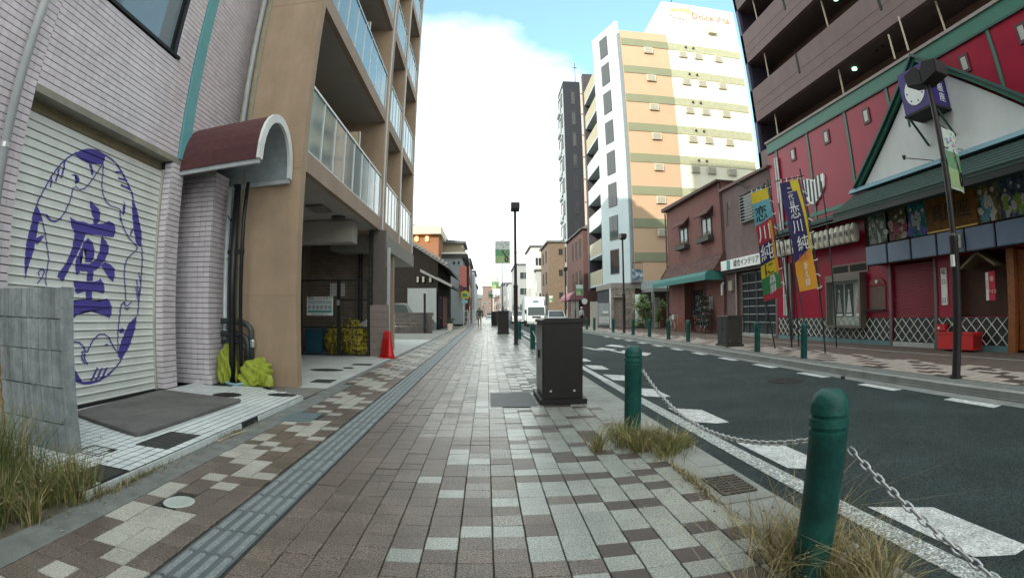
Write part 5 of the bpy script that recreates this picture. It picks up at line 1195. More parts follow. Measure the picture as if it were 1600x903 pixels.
# ================================================================== RIGHT: OFFICE HOUSE
def wins(T, face, c, items, frame, glass, d=.05, mull=1, sill=None):
    """items: (a0, a1, z0, z1) along the face; face 'W' (x=c, looks -x), 'S' (y=c, looks -y), 'E'"""
    for a0, a1, z0, z1 in items:
        f = MB(); t = min(.06, (a1 - a0) * .12)
        def bx(b, p0, q0, p1, q1, d0, d1):
            if face == 'W': b.box(c - d1, p0, q0, c - d0, p1, q1)
            elif face == 'E': b.box(c + d0, p0, q0, c + d1, p1, q1)
            else: b.box(p0, c - d1, q0, p1, c - d0, q1)
        bx(f, a0, z0, a1, z0 + t, .002, d); bx(f, a0, z1 - t, a1, z1, .002, d); bx(f, a0, z0 + t, a0 + t, z1 - t, .002, d); bx(f, a1 - t, z0 + t, a1, z1 - t, .002, d)
        if mull: m_ = (a0 + a1) / 2; bx(f, m_ - t / 2, z0 + t, m_ + t / 2, z1 - t, .004, d * .9)
        F_ = f.build('window', frame, T)
        p = MB(); bx(p, a0 + t, z0 + t, a1 - t, z1 - t, .003, .012); p.build('pane', glass, F_)
        if sill: p = MB(); bx(p, a0 - .06, z0 - .06, a1 + .06, z0 - .003, .002, d + .05); p.build('sill', sill, F_)
OFm = mat('mauve_render', (.17, .12, .115), .8, 0, .08, 3, .15, 80, grime=.2)
OF_ = thing('office_house', 'mauve two storey office house between the theatre and the cafe', 'house', (11.6, 20, 0))
b = MB(); b.box(11.6, 17.95, 2.95, 13, 22.6, 7.0); b.box(11.75, 17.95, 0, 13, 22.6, 2.95); b.box(11.6, 21.6, 0, 11.75, 22.6, 2.95); b.box(11.6, 17.95, 0, 11.75, 18.1, 2.95); b.build('wall', OFm, OF_)
b = MB(); b.prism([(17.9, 7.0), (22.7, 7.0), (22.7, 7.16), (17.9, 7.1)], 11.45, 13, 'x'); b.build('roof_edge', mat('rust_eaves', (.12, .06, .05), .7), OF_)
wins(OF_, 'W', 11.6, [(18.35, 20.65, 5.05, 6.4)], dark_brown, glass_dark, .12, 1)
for i in range(9): MB().box(11.44, 18.4, 5.1 + i * .14, 11.47, 20.6, 5.13 + i * .14).build('louvre_bar', mat('grille_grey', (.3, .3, .28), .5), OF_)
SGN = thing('shop_sign', 'long white sign board with black lettering over the office entrance', 'sign', (11.4, 20.1, 3)); MB().box(11.2, 18.0, 3.04, 11.59, 22.4, 3.5).build('box', white_paint, SGN, bevel=.01); MB().box(11.19, 21.4, 3.06, 11.199, 21.75, 3.48).build('sign_stripe', MATS['sign_green'], SGN)
txt('総合インテリア', .34, black_metal, (11.185, 19.85, 3.27), *WEST, SGN)
MB().box(11.3, 17.98, 2.9, 11.74, 22.5, 3.0).build('eaves_board', dark_void, OF_)
DR2 = MB().box(11.70, 18.15, .1, 11.74, 21.1, 2.85).build('door', glass_dark, OF_)
for y_ in (18.15, 18.9, 19.0, 19.7, 19.78, 20.5, 21.05): MB().box(11.66, y_, .1, 11.70, y_ + .06, 2.85).build('door_frame', dark_brown, DR2)
for z_ in (.1, .6, .95, 1.3, 1.65, 2.0, 2.35, 2.8): MB().box(11.662, 18.2, z_, 11.698, 21.1, z_ + .035).build('muntin', mat('pale_muntin', (.3, .31, .29), .6), DR2)
MB().box(11.4, 18.05, 0, 11.75, 21.5, .1).build('door_step', kerbc, OF_)
MB().box(11.45, 21.75, 2.1, 11.59, 22.15, 2.55).build('meter_box', mat('meter_beige', (.3, .28, .22), .6), OF_); MB().tube([(11.55, 21.5, 0), (11.55, 21.5, 2.9)], .04, 8).build('down_pipe', mat('pinkish_pipe', (.35, .28, .25), .6), OF_)
for pts in ([(11.55, 20.7, 6.9), (11.4, 20.6, 7.0), (11.4, 20.2, 6.85), (11.5, 20.0, 6.6), (11.5, 19.6, 6.6)], [(11.55, 21.9, 6.0), (11.45, 21.8, 6.3), (11.5, 22.0, 5.6), (11.55, 22.2, 5.2)]): MB().tube(pts, .018, 6).build('cable', black_metal, OF_)
# ------------------------------------------------------------------ CAFE
CFm = mat('rose_brown_render', (.20, .095, .085), .8, 0, .07, 3, .2, 90, grime=.15)
CF = thing('cafe_house', 'rose brown two storey cafe with tiled pent roof and window boxes', 'cafe', (11.6, 26, 0))
b = MB(); b.box(11.6, 22.65, 2.9, 17, 30.8, 7.55); b.box(11.6, 22.65, 0, 17, 25.0, 2.9); b.box(12.2, 25.0, 0, 17, 28.2, 2.9); b.box(11.6, 28.2, 0, 17, 30.8, 2.9); b.build('wall', CFm, CF)
MB().prism([(22.6, 7.55), (30.95, 7.55), (30.95, 7.78), (22.6, 7.66)], 11.3, 17, 'x').build('roof', mat('brown_eaves', (.07, .035, .03), .7), CF)
wins(CF, 'W', 11.6, [(27.3, 28.6, 5.15, 6.05), (24.0, 25.3, 5.1, 6.1)], mat('dark_frame', (.035, .03, .03), .5), glass_blue, .06)
for (y0, y1) in ((27.05, 28.9), (23.75, 25.6)):
    MB().prism([(11.6, 6.62), (11.6, 6.5), (11.2, 6.12), (11.17, 6.18)], y0, y1, 'y').build('window_hood', mat('maroon_tile', (.10, .035, .03), .7), CF)
    PB_ = MB().box(11.25, y0 + .1, 4.78, 11.59, y1 - .1, 5.0).build('planter', mat('planter_dark', (.03, .035, .03), .6), CF)
    q = MB(); r_ = random.Random(int(y0))
    for _ in range(260):
        x, y, z = r_.uniform(11.25, 11.55), r_.uniform(y0 + .1, y1 - .1), 5.0 + r_.random() ** 2 * .3; s_ = .05; a = r_.uniform(0, 6); q.face([(x, y, z), (x + s_ * math.cos(a), y + s_ * math.sin(a), z + .02), (x + .01, y + .02, z + s_)], r_.choice((0, 0, 1)))
    q.build('foliage', [mat('leaf_green', (.05, .08, .03), .6), mat('flower_rust', (.28, .09, .03), .6)], PB_)
# pent roof with tiles
tlm = mat('brown_roof_tile', (.11, .055, .048), .65, 0, .1, 6, .2, rnd=.2)
b = MB(); b.prism([(11.6, 4.0), (11.6, 3.1), (11.05, 3.1), (11.05, 3.14)], 22.7, 30.7, 'y'); PR = b.build('pent_roof', CFm, CF)
nrow = 6
b = MB()
for i in range(nrow):
    t0, t1 = i / nrow, (i + 1) / nrow; xa, xb = 11.03 + .55 * t0, 11.03 + .55 * t1; za, zb = 3.17 + .86 * t0, 3.17 + .86 * t1
    for j in range(26):
        y = 22.75 + j * .305 + (.15 if i % 2 else 0)
        if y + .29 > 30.75: continue
        b.prism([(xa - .03, za - .01), (xa - .03, za + .04), (xb, zb + .02), (xb, zb)], y, y + .29, 'y')
b.build('roof_tile', tlm, PR, kind='stuff')
for y_ in (22.7, 30.75): MB().bar((11.02, y_, 3.2), (11.58, y_, 4.05), .09).build('ridge_tile', tlm, PR)
# awning
awn = mat('teal_awning', (.03, .17, .15), .6, 0, .06, 3)
n = 8; P_ = [(11.55, 3.12)] + [(10.75 - .25 * math.sin(i / n * 1.57) , 2.86 + .26 * math.cos(i / n * 1.57)) for i in range(n + 1)] + [(10.5, 2.66), (10.54, 2.66), (10.56, 2.84), (11.55, 3.08)]
AW = MB().prism(P_, 22.8, 30.9, 'y').build('awning', awn, CF)
MB().prism([(11.5, 2.66), (11.5, 3.1)] + P_[1:10] + [(10.5, 2.66)], 22.77, 22.8, 'y').build('awning_end', awn, AW)
MB().box(12.15, 25.1, .1, 12.19, 26.6, 2.5).build('door', mat('wood_brown_door', (.06, .03, .025), .5), CF); wins(CF, 'W', 12.2, [(26.8, 28.1, .9, 2.4)], dark_brown, glass_dark)
MB().box(11.57, 24.2, 1.2, 11.597, 24.7, 1.9).build('notice', mat('notice_pale', (.4, .42, .4), .6), CF)
for y_ in (22.75, 30.85): MB().tube([(11.52, y_, 0), (11.52, y_, 7.5)], .05, 8).build('down_pipe', mat('brown_pipe', (.09, .04, .035), .5), CF)
MB().tube([(11.5, 22.72, 2.5), (11.4, 22.72, 2.4), (11.4, 22.72, 1.9)], .07, 8).build('wall_lamp', mat('lamp_glass2', (.5, .5, .48), .3), CF)
# cafe furniture: chairs, planter tree, stand
wood = mat('orange_chair_wood', (.30, .11, .04), .5, 0, .2, 20)
def chair(x, y, rz, label):
    o = thing('wooden_chair', label, 'chair', (0, 0, 0), 'wooden things before the cafe')
    MB().box(-.22, -.22, .42, .22, .22, .45).build('seat', wood, o)
    for a, c in ((-1, -1), (1, -1), (-1, 1), (1, 1)): MB().box(a * .2 - .02, c * .2 - .02, 0, a * .2 + .02, c * .2 + .02, .42 if c < 0 else .9).build('leg', wood, o)
    for z in (.6, .74, .86): MB().box(-.18, .19, z, .18, .21, z + .06).build('back_rail', wood, o)
    o.location = (x, y, 0); o.rotation_euler.z = rz; return o
chair(10.9, 26.2, 1.3, 'orange wooden chair beside the cafe doorway, nearer the plant stand'); chair(10.9, 27.1, 1.5, 'orange wooden chair beside the folding bicycle at the cafe')
# plant stand shelves
PS = thing('plant_stand', 'tiered stand crowded with dark plants and pale pots before the cafe wall', 'plant stand', (11.1, 24.6, 0))
fol = mat('dark_foliage', (.03, .045, .03), .7, 0, .3, 20); pot = mat('pale_pot', (.45, .43, .4), .7)
for k in range(5):
    w_ = 1.5 - k * .24; z = .25 + k * .33
    MB().box(10.95, 24.5 - w_ / 2, z, 11.35, 24.5 + w_ / 2, z + .03).build('shelf', dark_brown, PS)
    for j in range(int(w_ / .26)): MB().lathe(11.1, 24.5 - w_ / 2 + .15 + j * .27, [(.05, z + .03), (.075, z + .13)], 8).build('pot', pot if (j + k) % 2 else MATS['brown_pipe'], PS)
    r_ = random.Random(k); q = MB()
    for _ in range(260):
        x, y, zz = r_.gauss(11.1, .13), r_.uniform(24.5 - w_ / 2, 24.5 + w_ / 2), z + .14 + r_.random() * .2; s_ = .09; a = r_.uniform(0, 6); q.face([(x, y, zz), (x + s_ * math.cos(a), y + s_ * math.sin(a), zz + .03), (x + .02, y + .03, zz + s_)])
    q.build('foliage', fol, PS)
for (x, y) in ((10.97, 23.85), (10.97, 25.15), (11.33, 23.85), (11.33, 25.15)): MB().box(x - .015, y - .015, 0, x + .015, y + .015, .9).build('leg', dark_brown, PS)
# bicycle at the cafe
BK = thing('bicycle', 'dark bicycle with a white basket parked before the cafe', 'bicycle', (10.9, 28.6, 0))
def wheel(x, y, r, name='wheel'):
    t = MB(); t.tube([(x, y + r * math.cos(a * .314), r + r * math.sin(a * .314)) for a in range(21)], .02, 6, cap=False)
    W_ = t.build(name, black_metal, BK); s_ = MB()
    for a in range(8): s_.bar((x, y, r), (x, y + r * math.cos(a * .785), r + r * math.sin(a * .785)), .006)
    s_.build('spoke', alu, W_)
wheel(10.9, 28.1, .32); wheel(10.9, 29.1, .32)
for p, q in (((28.1, .32), (28.35, .8)), ((28.35, .8), (28.85, .8)), ((28.35, .75), (28.7, .35)), ((28.7, .35), (28.85, .8)), ((28.7, .35), (29.1, .32)), ((29.1, .32), (28.85, .75)), ((28.35, .8), (28.28, 1.0)), ((28.85, .8), (28.87, .92))):
    MB().tube([(10.9, *p), (10.9, *q)], .018, 6).build('frame_tube', mat('bike_white', (.5, .5, .5), .4), BK)
MB().tube([(10.65, 28.4, 1.02), (10.9, 28.28, 1.0), (11.15, 28.4, 1.02)], .015, 6).build('handlebar', black_metal, BK); MB().prism([(28.78, .92), (29.02, .92), (29.02, .97), (28.8, .96)], 10.83, 10.97, 'x').build('saddle', black_metal, BK); MB().box(10.74, 27.85, .72, 11.06, 28.15, .98).build('basket', pot, BK)
# bamboo pot plant
def leafy(name, x, y, z0, z1, rx, n, cols, label, cat='plant', seed=1, s_=.1, trunk=None, parent_mat=None):
    T = thing(name, label, cat, (x, y, 0)); r_ = random.Random(seed); q = MB()
    cl = [(r_.gauss(0, .45), r_.gauss(0, .45), r_.uniform(0, 1)) for _ in range(max(6, n // 160))]
    for _ in range(n):
        c = r_.choice(cl); px, py, pz = x + rx * (c[0] + r_.gauss(0, .22)), y + rx * (c[1] + r_.gauss(0, .22)), z0 + (z1 - z0) * min(1, max(0, c[2] + r_.gauss(0, .09)))
        a, e = r_.uniform(0, 6.28), r_.uniform(-.6, .6); L_ = s_ * r_.uniform(.6, 1.4); d = Vector((math.cos(a) * math.cos(e), math.sin(a) * math.cos(e), math.sin(e))) * L_; u = d.orthogonal().normalized() * L_ * .25
        p = Vector((px, py, pz)); q.face([tuple(p), tuple(p + d * .5 + u), tuple(p + d), tuple(p + d * .5 - u)], r_.randrange(len(cols)))
    q.build('foliage', cols, T)
    if trunk:
        for k in range(trunk[1]): MB().tube([(x + r_.gauss(0, .08) * rx, y + r_.gauss(0, .08) * rx, 0), (x + r_.gauss(0, .1) * rx, y + r_.gauss(0, .1) * rx, (z0 + z1) / 2), (x + r_.gauss(0, .35) * rx, y + r_.gauss(0, .35) * rx, z1 * .95)], [trunk[0], trunk[0] * .7, trunk[0] * .2], 6).build('stem', mat('stem_brown', (.10, .08, .04), .8), T)
    return T
bmb = [mat('bamboo_green', (.13, .2, .05), .6, 0, .3, 20), mat('bamboo_dark', (.07, .12, .035), .6, 0, .3, 20)]
leafy('bamboo', 10.6, 33.4, .3, 2.3, .55, 1500, bmb, 'light green bamboo planting before the stone clad garage corner', 'plant', 3, .16, (.02, 6))
leafy('bamboo', 11.6, 32.9, .3, 2.0, .35, 700, bmb, 'smaller green bamboo clump beside the grey porch', 'plant', 4, .14, (.02, 4))
# grey porch + corrugated wall beside the tower
GP = thing('grey_porch', 'grey rendered entrance porch with a wooden door beside the tower', 'porch', (12.5, 33.5, 0))
grr = mat('grey_render2', (.22, .23, .22), .8, 0, .06, 3, .1, grime=.12)
b = MB(); b.box(11.3, 33.2, 2.55, 14.2, 35.8, 2.78); b.box(13.05, 31.0, 0, 13.2, 35.8, 2.55); b.box(13.2, 31.0, 0, 15, 31.2, 2.9); b.box(11.25, 33.2, 0, 11.4, 33.4, 2.55); b.build('wall', grr, GP)
MB().box(11.4, 35.5, 0, 13.05, 35.6, 2.55).build('inner_wall', mat('sage_wall', (.14, .17, .13), .8), GP); MB().box(12.6, 35.3, 0, 13.0, 35.45, 2.2).build('door', mat('wood_door', (.16, .07, .04), .6), GP); MB().box(12.15, 35.3, 0, 12.55, 35.4, 2.2).build('glass_panel', mat('pale_panel', (.45, .45, .4), .4), GP)
CWl = MB()
for i in range(20): CWl.prism([(11.3 + i * .14, 35.95), (11.37 + i * .14, 35.9), (11.44 + i * .14, 35.95)], 2.8, 3.45, 'z')
CWl.build('corrugated_sheet', mat('pale_blue_metal', (.42, .48, .5), .5, .2), GP)
# ------------------------------------------------------------------ TOWER
TW_ = thing('apartment_tower', 'tall peach and cream apartment tower with green bands and a script sign on top', 'tower', (15, 36, 0))
pea = mat('peach_render', (.50, .345, .23), .8, 0, .03, 1); crm = mat('cream_white_render', (.78, .74, .60), .8, 0, .03, 1); bnd = mat('olive_band', (.22, .235, .15), .8, 0, .05, 1); colm = mat('shade_tinted_white_render', (.50, .58, .60), .75, 0, .03, 1, grime=.06)  # white of the stair column carries a cool shade tint in its colour
MB().box(10.85, 36, 2.9, 15.0, 48, 24.3).build('wall', pea, TW_); MB().box(15.0, 35.99, 0, 22.0, 48, 24.2).build('wall', crm, TW_); MB().box(15.0, 35.985, 24.2, 22.0, 46, 27.9).build('penthouse', crm, TW_)
for zt in (23.52, 20.9, 18.3, 15.79, 13.25, 10.65, 8.13, 5.57):
    MB().box(10.9, 35.95, zt - .68, 15.0, 35.999, zt).build('band', bnd, TW_); MB().box(15.002, 35.94, zt - .68, 21.9, 35.985, zt).build('band', mat('pale_olive_band', (.37, .38, .26), .8), TW_)
acm = mat('vent_box', (.55, .52, .42), .6)
for k, zt in enumerate((23.52, 20.9, 18.3, 15.79, 13.25, 10.65, 8.13)):
    for x_ in ((13.15,) + ((16.25, 17.7, 19.6) if k < 6 else ())):
        A_ = MB().box(x_ - .38, 35.82, zt - 1.32, x_ + .38, 35.98, zt - .78).build('vent_box', acm, TW_); MB().box(x_ - .3, 35.8, zt - 1.26, x_ + .3, 35.819, zt - .84).build('grille', mat('vent_grille', (.35, .33, .27), .7), A_)
    for x_ in (16.6, 17.3): MB().tube([(x_, 35.93, zt - .3), (x_, 35.8, zt - .3)], .09, 8).build('vent_cap', dark_brown, TW_)
A_ = MB().box(19.0, 35.6, 25.0, 19.8, 35.98, 25.7).build('vent_box', acm, TW_)
MB().box(21.9, 35.9, 8, 22.05, 36.1, 24.2).build('down_pipe', crm, TW_)
sal = mat('salmon_lettering', (.45, .13, .07), .5); MB()
txt('Dolce Vita', .95, sal, (19.55, 35.93, 26.75), *SOUTH, TW_, sx=.92); txt('Dolce Vita', .42, mat('grey_lettering', (.45, .45, .43), .5), (16.7, 35.93, 26.35), *SOUTH, TW_)
for i, (x_, z_, s_) in enumerate(((15.9, 27.05, .22), (16.3, 27.2, .2), (16.8, 27.22, .24), (17.35, 27.2, .3))):
    MB().tube([(x_, 35.95, z_), (x_, 35.98, z_)], s_, 16).build('emblem_oval', mat('logo_orange' + str(i % 2), ((.7, .45, .2), (.72, .6, .1))[i > 1], .5), TW_)
for i in range(5): MB().box(15.6 + i * .28, 35.95, 26.4 - .14 * i ** .5, 15.75 + i * .28, 35.98, 26.47 - .14 * i ** .5).build('emblem_dash', dark_brown, TW_)
MB().tube([(16.4, 37, 27.9), (16.4, 37, 30.5)], .04, 6).build('antenna', black_metal, TW_)
MB().prism([(14.2, 24.3), (15.0, 24.3), (15.0, 27.9)], 40, 46, 'y').build('parapet', colm, TW_)
# pale stair column and balconies on the street side
MB().prism([(10.6, 36.3), (10.84, 36.3), (10.84, 41.8), (9.5, 40.3), (9.35, 40.0)], 3.3, 25.4, 'z').build('stair_column', colm, TW_)
MB().box(10.62, 36.05, 2.9, 10.84, 36.3, 24.0).build('slot', mat('slot_grey', (.2, .24, .26), .6), TW_)
fu = Vector((-1.25, 3.7, 0)).normalized(); fn = Vector((-fu.y, fu.x, 0)); f0 = Vector((10.6, 36.3, 0))
for k in range(8):
    zc = FY(840 + 255 / 2.2575, (150 + 195) / 2 / 2.2575, 38.3)[1] - k * 2.66
    def slab(a0, a1, z0, z1, d0, d1):
        P_ = [f0 + fu * a0 + fn * d0, f0 + fu * a1 + fn * d0, f0 + fu * a1 + fn * d1, f0 + fu * a0 + fn * d1]
        return MB().prism([(p.x, p.y) for p in P_], z0, z1, 'z')
    if fn.x > 0: fn = -fn
    W0 = slab(1.45, 2.65, zc - .95, zc + .95, .004, .05).build('window', mat('dark_alu', (.06, .06, .06), .4), TW_)
    for a in (1.5, 2.08): slab(a, a + .52, zc - .88, zc + .88, .0505, .056).build('pane', glass_dark, W0)
for k in range(8):
    z = 22.85 - k * 2.62 + .1
    MB().box(9.75, 41.9, z - 1.15, 10.84, 46.9, z - 1.0).build('balcony_slab', colm, TW_)
    if k in (3, 4, 5):
        RLx = MB().box(9.75, 41.92, z + .2, 9.8, 46.9, z + .25).build('railing', white_paint, TW_)
        for i in range(5): MB().box(9.76, 41.95 + i, z - 1.0, 9.79, 42.9 + i, z + .18).build('pane', mat('frosted_glass2', (.25, .36, .36), .1), RLx)
        for i in range(6): MB().box(9.75, 41.9 + i * .99, z - 1.0, 9.8, 41.94 + i * .99, z + .2).build('railing_post', white_paint, RLx)
    else: MB().box(9.75, 41.9, z - 1.0, 9.85, 46.9, z + .25).build('balcony_parapet', mat('cream_parapet', (.42, .38, .27), .7), TW_)
MB().box(10.84, 41.8, 3.3, 10.849, 47.5, 24.5).build('recess_shade_sheet', mat('recess_shade_brown', (.07, .06, .06), .7), TW_)  # flat dark sheet on the wall, its colour standing for a shaded recess
MB().box(9.7, 46.95, 3.3, 10.86, 47.6, 25.5).build('dark_fin', mat('dark_fin', (.04, .035, .045), .6), TW_)
# stone garage base
stn = mat('rubble_stone', (.30, .26, .22), .85, 0, .3, 5, .6, 20, rnd=.25)
b = MB(); b.box(9.1, 36.0, 2.2, 10.84, 41, 2.9); b.box(10.1, 36.0, 0, 10.84, 41, 2.2); b.box(9.02, 36.0, 0, 9.2, 41, 2.2); b.build('garage_wall', mortar, TW_)
r_ = random.Random(6); b = MB()
for (x0, x1, z0, z1) in ((10.1, 10.84, .02, 2.9), (9.02, 10.1, 2.22, 2.9), (9.02, 9.18, .02, 2.2)):
    z = z0
    while z < z1 - .05:
        h = min(r_.uniform(.12, .22), z1 - z); x = x0
        while x < x1 - .03:
            w_ = min(r_.uniform(.15, .34), x1 - x); b.box(x + .006, 35.95 - r_.uniform(0, .03), z + .006, x + w_ - .006, 35.999, z + h - .006); x += w_
        z += h
b.build('stone', stn, TW_, kind='stuff')
MB().box(9.2, 36.2, 0, 10.1, 36.25, 2.2).build('garage_door', mat('taupe_door', (.27, .23, .2), .6), TW_)
for i in range(8): MB().box(9.2, 36.18, .1 + i * .27, 10.1, 36.199, .13 + i * .27).build('door_groove', mat('taupe_dark', (.2, .17, .15), .6), TW_)
MB().box(9.0, 35.9, 2.9, 11.3, 41, 3.3).build('ledge', mat('taupe_band', (.27, .24, .22), .7), TW_)
# small balcony with pattern screen
MB().box(10.5, 35.4, 3.3, 11.3, 35.98, 3.4).build('balcony_slab', grr, TW_)
for i in range(7): MB().box(10.52 + i * .125, 35.4, 3.4, 10.54 + i * .125, 35.42, 4.75).build('railing', dark_brown, TW_)
MB().box(10.5, 35.38, 4.72, 11.3, 35.44, 4.76).build('railing', dark_brown, TW_); MB().box(10.5, 35.35, 3.45, 11.28, 35.379, 4.25).build('patterned_cloth', mat('blue_pattern', (.5, .52, .52), .7, 0, .1, 5, col2=(.05, .12, .2)), TW_)
# gate panel left of the garage
WP = thing('silver_gate', 'silver louvred gate with pale stone posts left of the garage', 'gate', (8.3, 36, 0))
MB().box(7.5, 36.0, 0, 8.0, 36.3, 1.95).build('stone_post', mat('pale_stone', (.4, .38, .34), .85, 0, .25, 8, .4), WP); MB().box(8.02, 36.1, .25, 8.95, 36.15, 1.85).build('panel', mat('silver_panel', (.36, .40, .40), .4, .3), WP)
for i in range(4): MB().box(8.1, 36.06, .4 + i * .12, 8.85, 36.099, .46 + i * .12).build('louvre', white_paint, WP)
MB().box(8.4, 36.05, 1.1, 8.8, 36.099, 1.25).build('plate', white_paint, WP); MB().box(8.96, 36.0, 0, 9.01, 36.3, 2.9).build('white_post', white_paint, WP)
# ------------------------------------------------------------------ BROWN APARTMENTS ABOVE THE THEATRE
BA = thing('apartment_building', 'brown apartment block with long balconies rising behind the red theatre', 'building', (13.2, 10, 0))
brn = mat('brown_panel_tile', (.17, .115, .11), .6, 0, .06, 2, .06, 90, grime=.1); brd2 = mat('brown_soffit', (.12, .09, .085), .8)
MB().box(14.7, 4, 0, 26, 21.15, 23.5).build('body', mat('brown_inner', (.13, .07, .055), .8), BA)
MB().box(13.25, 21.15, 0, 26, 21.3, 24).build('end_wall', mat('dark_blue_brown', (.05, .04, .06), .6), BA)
for k in range(5):
    z = 7.0 + 3.3 * k
    MB().box(13.3, 4, z - .02, 14.7, 21.14, z + .16).build('balcony_slab', brd2, BA)
    MB().box(13.12, 4, z, 13.3, 21.14, z + 1.42 + .3).build('parapet', brn, BA)
    for y_ in (16.6, 10.9, 5.4): MB().box(13.1, y_, z + .75, 13.119, y_ + .12, z + 1.74).build('parapet_joint', dark_void, BA)
    for h_ in (.45, .9): MB().box(13.11, 4, z + h_, 13.119, 21.1, z + h_ + .012).build('tile_joint', mat('pale_joint', (.2, .14, .13), .8), BA)
    for y_ in (19.6, 14.4, 8.7): MB().tube([(13.42, y_, z + .16), (13.42, y_, z + 3.28)], .04, 8).build('down_pipe', mat('beige_down_pipe', (.42, .34, .26), .6), BA)
    for y_ in (14.0, 7.8): MB().lathe(13.95, y_, [(.11, z - .1), (.11, z - .02)], 12).build('ceiling_lamp', mat('greenish_lamp', (.35, .9, .5), .4, emit=1.2), BA)
    for y_ in (12.4, 12.0, 11.6, 6.4, 6.0): MB().lathe(13.8, y_, [(.07, z - .07), (.07, z - .02)], 10).build('vent', dark_void, BA)
    wins(BA, 'W', 14.7, [(y0, y0 + 1.9, z + .3, z + 2.3) for y0 in (6.2, 11.6, 17)], dark_brown, glass_dark, .05)
MB().box(13.12, 20.9, 0, 13.3, 21.15, 23.4).build('corner_pier', mat('slate_blue_edge', (.05, .05, .10), .5), BA)
MB().box(13.05, -2, 0, 13.5, 21, 6.9).build('podium', brn, BA)
# ------------------------------------------------------------------ FARTHER RIGHT BUILDINGS
def house(name, label, x0, x1, y0, y1, h, wm, Ws=(), Ss=(), roof=None, over=.25, rm=None, cat='building', frame=None, glass=None, hip=0):
    T = thing(name, label, cat, (x0, y0, 0)); MB().box(x0, y0, 0, x1, y1, h).build('wall', wm, T)
    rm = rm or mat('grey_roof', (.12, .12, .125), .7)
    if roof == 'hip':
        e = over; b = MB(); xm0, xm1, ym0, ym1 = x0 + hip, x1 - hip, y0 + hip, y1 - hip; P = [(x0 - e, y0 - e, h), (x1 + e, y0 - e, h), (x1 + e, y1 + e, h), (x0 - e, y1 + e, h)]; Q = [(xm0, ym0, h + hip * .55), (xm1, ym0, h + hip * .55), (xm1, ym1, h + hip * .55), (xm0, ym1, h + hip * .55)]
        for i in range(4): b.face([P[i], P[(i + 1) % 4], Q[(i + 1) % 4], Q[i]])
        b.face(Q); b.face(P[::-1]); b.build('roof', rm, T); MB().box(x0 - e, y0 - e, h - .12, x1 + e, y1 + e, h - .005).build('eaves', dark_brown, T)
    else: MB().box(x0 - over, y0 - over, h, x1 + over, y1 + over, h + .25).build('roof', rm, T)
    fr = frame or white_paint; gl = glass or glass_dark
    if Ws: wins(T, 'W', x0, Ws, fr, gl, .06)
    if Ss: wins(T, 'S', y0, Ss, fr, gl, .06)
    return T
darkt = mat('charcoal_cladding', (.022, .025, .033), .6, 0, .04, 1); greyt = mat('pale_grey_cladding', (.36, .41, .43), .6, 0, .04, 1); beig = mat('pinkish_beige_render', (.55, .43, .36), .7, 0, .04, 1)
DT = thing('apartment_tower', 'slim charcoal and grey apartment tower left of the peach tower', 'tower', (10.2, 62, 0))
MB().box(10.1, 62, 0, 15.6, 67, 32).build('wall', darkt, DT); MB().box(12.35, 61.7, 0, 13.9, 61.995, 32.3).build('beige_panel', beig, DT)
for k in range(10): MB().box(12.35, 61.66, 3 + k * 3, 13.9, 61.699, 3.12 + k * 3).build('panel_joint', dark_brown, DT)
MB().box(10.0, 62.3, 0, 10.099, 67, 31).build('side_panel', greyt, DT)
for k in range(10):
    z = 1.6 + k * 3; wins(DT, 'S', 62, [(11.1, 11.6, z, z + 1.9)], dark_brown, glass_dark, .06, 0); wins(DT, 'W', 10.0, [(62.7, 63.6, z, z + 1.9), (64.4, 66.4, z - .4, z + 1.9)], black_metal, glass_dark, .06, 0)
    MB().box(9.8, 64.2, z - .6, 10.0, 66.6, z - .45).build('balcony_slab', greyt, DT); MB().box(9.75, 64.2, z - .45, 9.8, 66.6, z + .4).build('balcony_parapet', greyt, DT)
MB().tube([(12.2, 64, 32), (12.2, 64, 36)], .05, 6).build('antenna', black_metal, DT); MB().box(11.9, 64, 35.2, 12.5, 64.05, 35.3).build('antenna_bar', black_metal, DT)
redb_m = mat('dark_red_brick', (.095, .045, .04), .8, 0, .1, 3, .2, 30)
RBk = house('brick_house', 'dark red brick building with a dusty pink curved entrance canopy', 9.7, 14.3, 50, 60.5, 9.7, redb_m,
      Ws=[(y, y + .9, z, z + 2.0) for y in (51.2, 53.4, 55.6) for z in (3.6, 6.9)], Ss=[(11.7, 12.8, 3.9, 6.0), (11.7, 12.8, 7.3, 9.3)], roof='hip', hip=2.0, rm=mat('brown_hip_roof', (.14, .10, .085), .8), frame=dark_brown)
b = MB(); b.prism([(9.7, 3.5)] + [(8.3 + 1.4 * (1 - math.sin(i / 6 * 1.57)), 2.55 + .95 * math.cos(i / 6 * 1.57) * .95) for i in range(7)] + [(8.3, 2.45), (9.7, 2.45)], 50.2, 57, 'y'); b.build('canopy', mat('dusty_pink_awning', (.24, .10, .13), .6), RBk)
for (x, y) in ((8.5, 50.5), (8.9, 50.4)): MB().box(x, y, 0, x + .35, y + .3, 2.45).build('entrance_pier', mat('pale_stone', None) if 0 else MATS['pale_stone'], RBk)
MB().tube([(9.75, 49.9, 2.3), (9.75, 49.99, 2.3)], .3, 16).build('round_sign', white_paint, RBk)
tbk = mat('tan_brick', (.17, .125, .09), .85, 0, .15, 3, .3, 30)
house('brick_house', 'tan brick four storey building with small dark windows', 7.9, 10.4, 64, 73, 10.2, tbk, Ws=[(y, y + 1.2, z, z + 1.6) for y in (66, 69.5) for z in (2.2, 5, 7.8)], Ss=[(9.2, 9.7, z, z + .8) for z in (3.0, 5.9, 8.6)], frame=dark_brown)
wh = mat('white_render', (.60, .61, .58), .7, 0, .05, 2, grime=.1); lgr = mat('light_blue_grey_render', (.45, .48, .5), .7, 0, .05, 2, grime=.1)
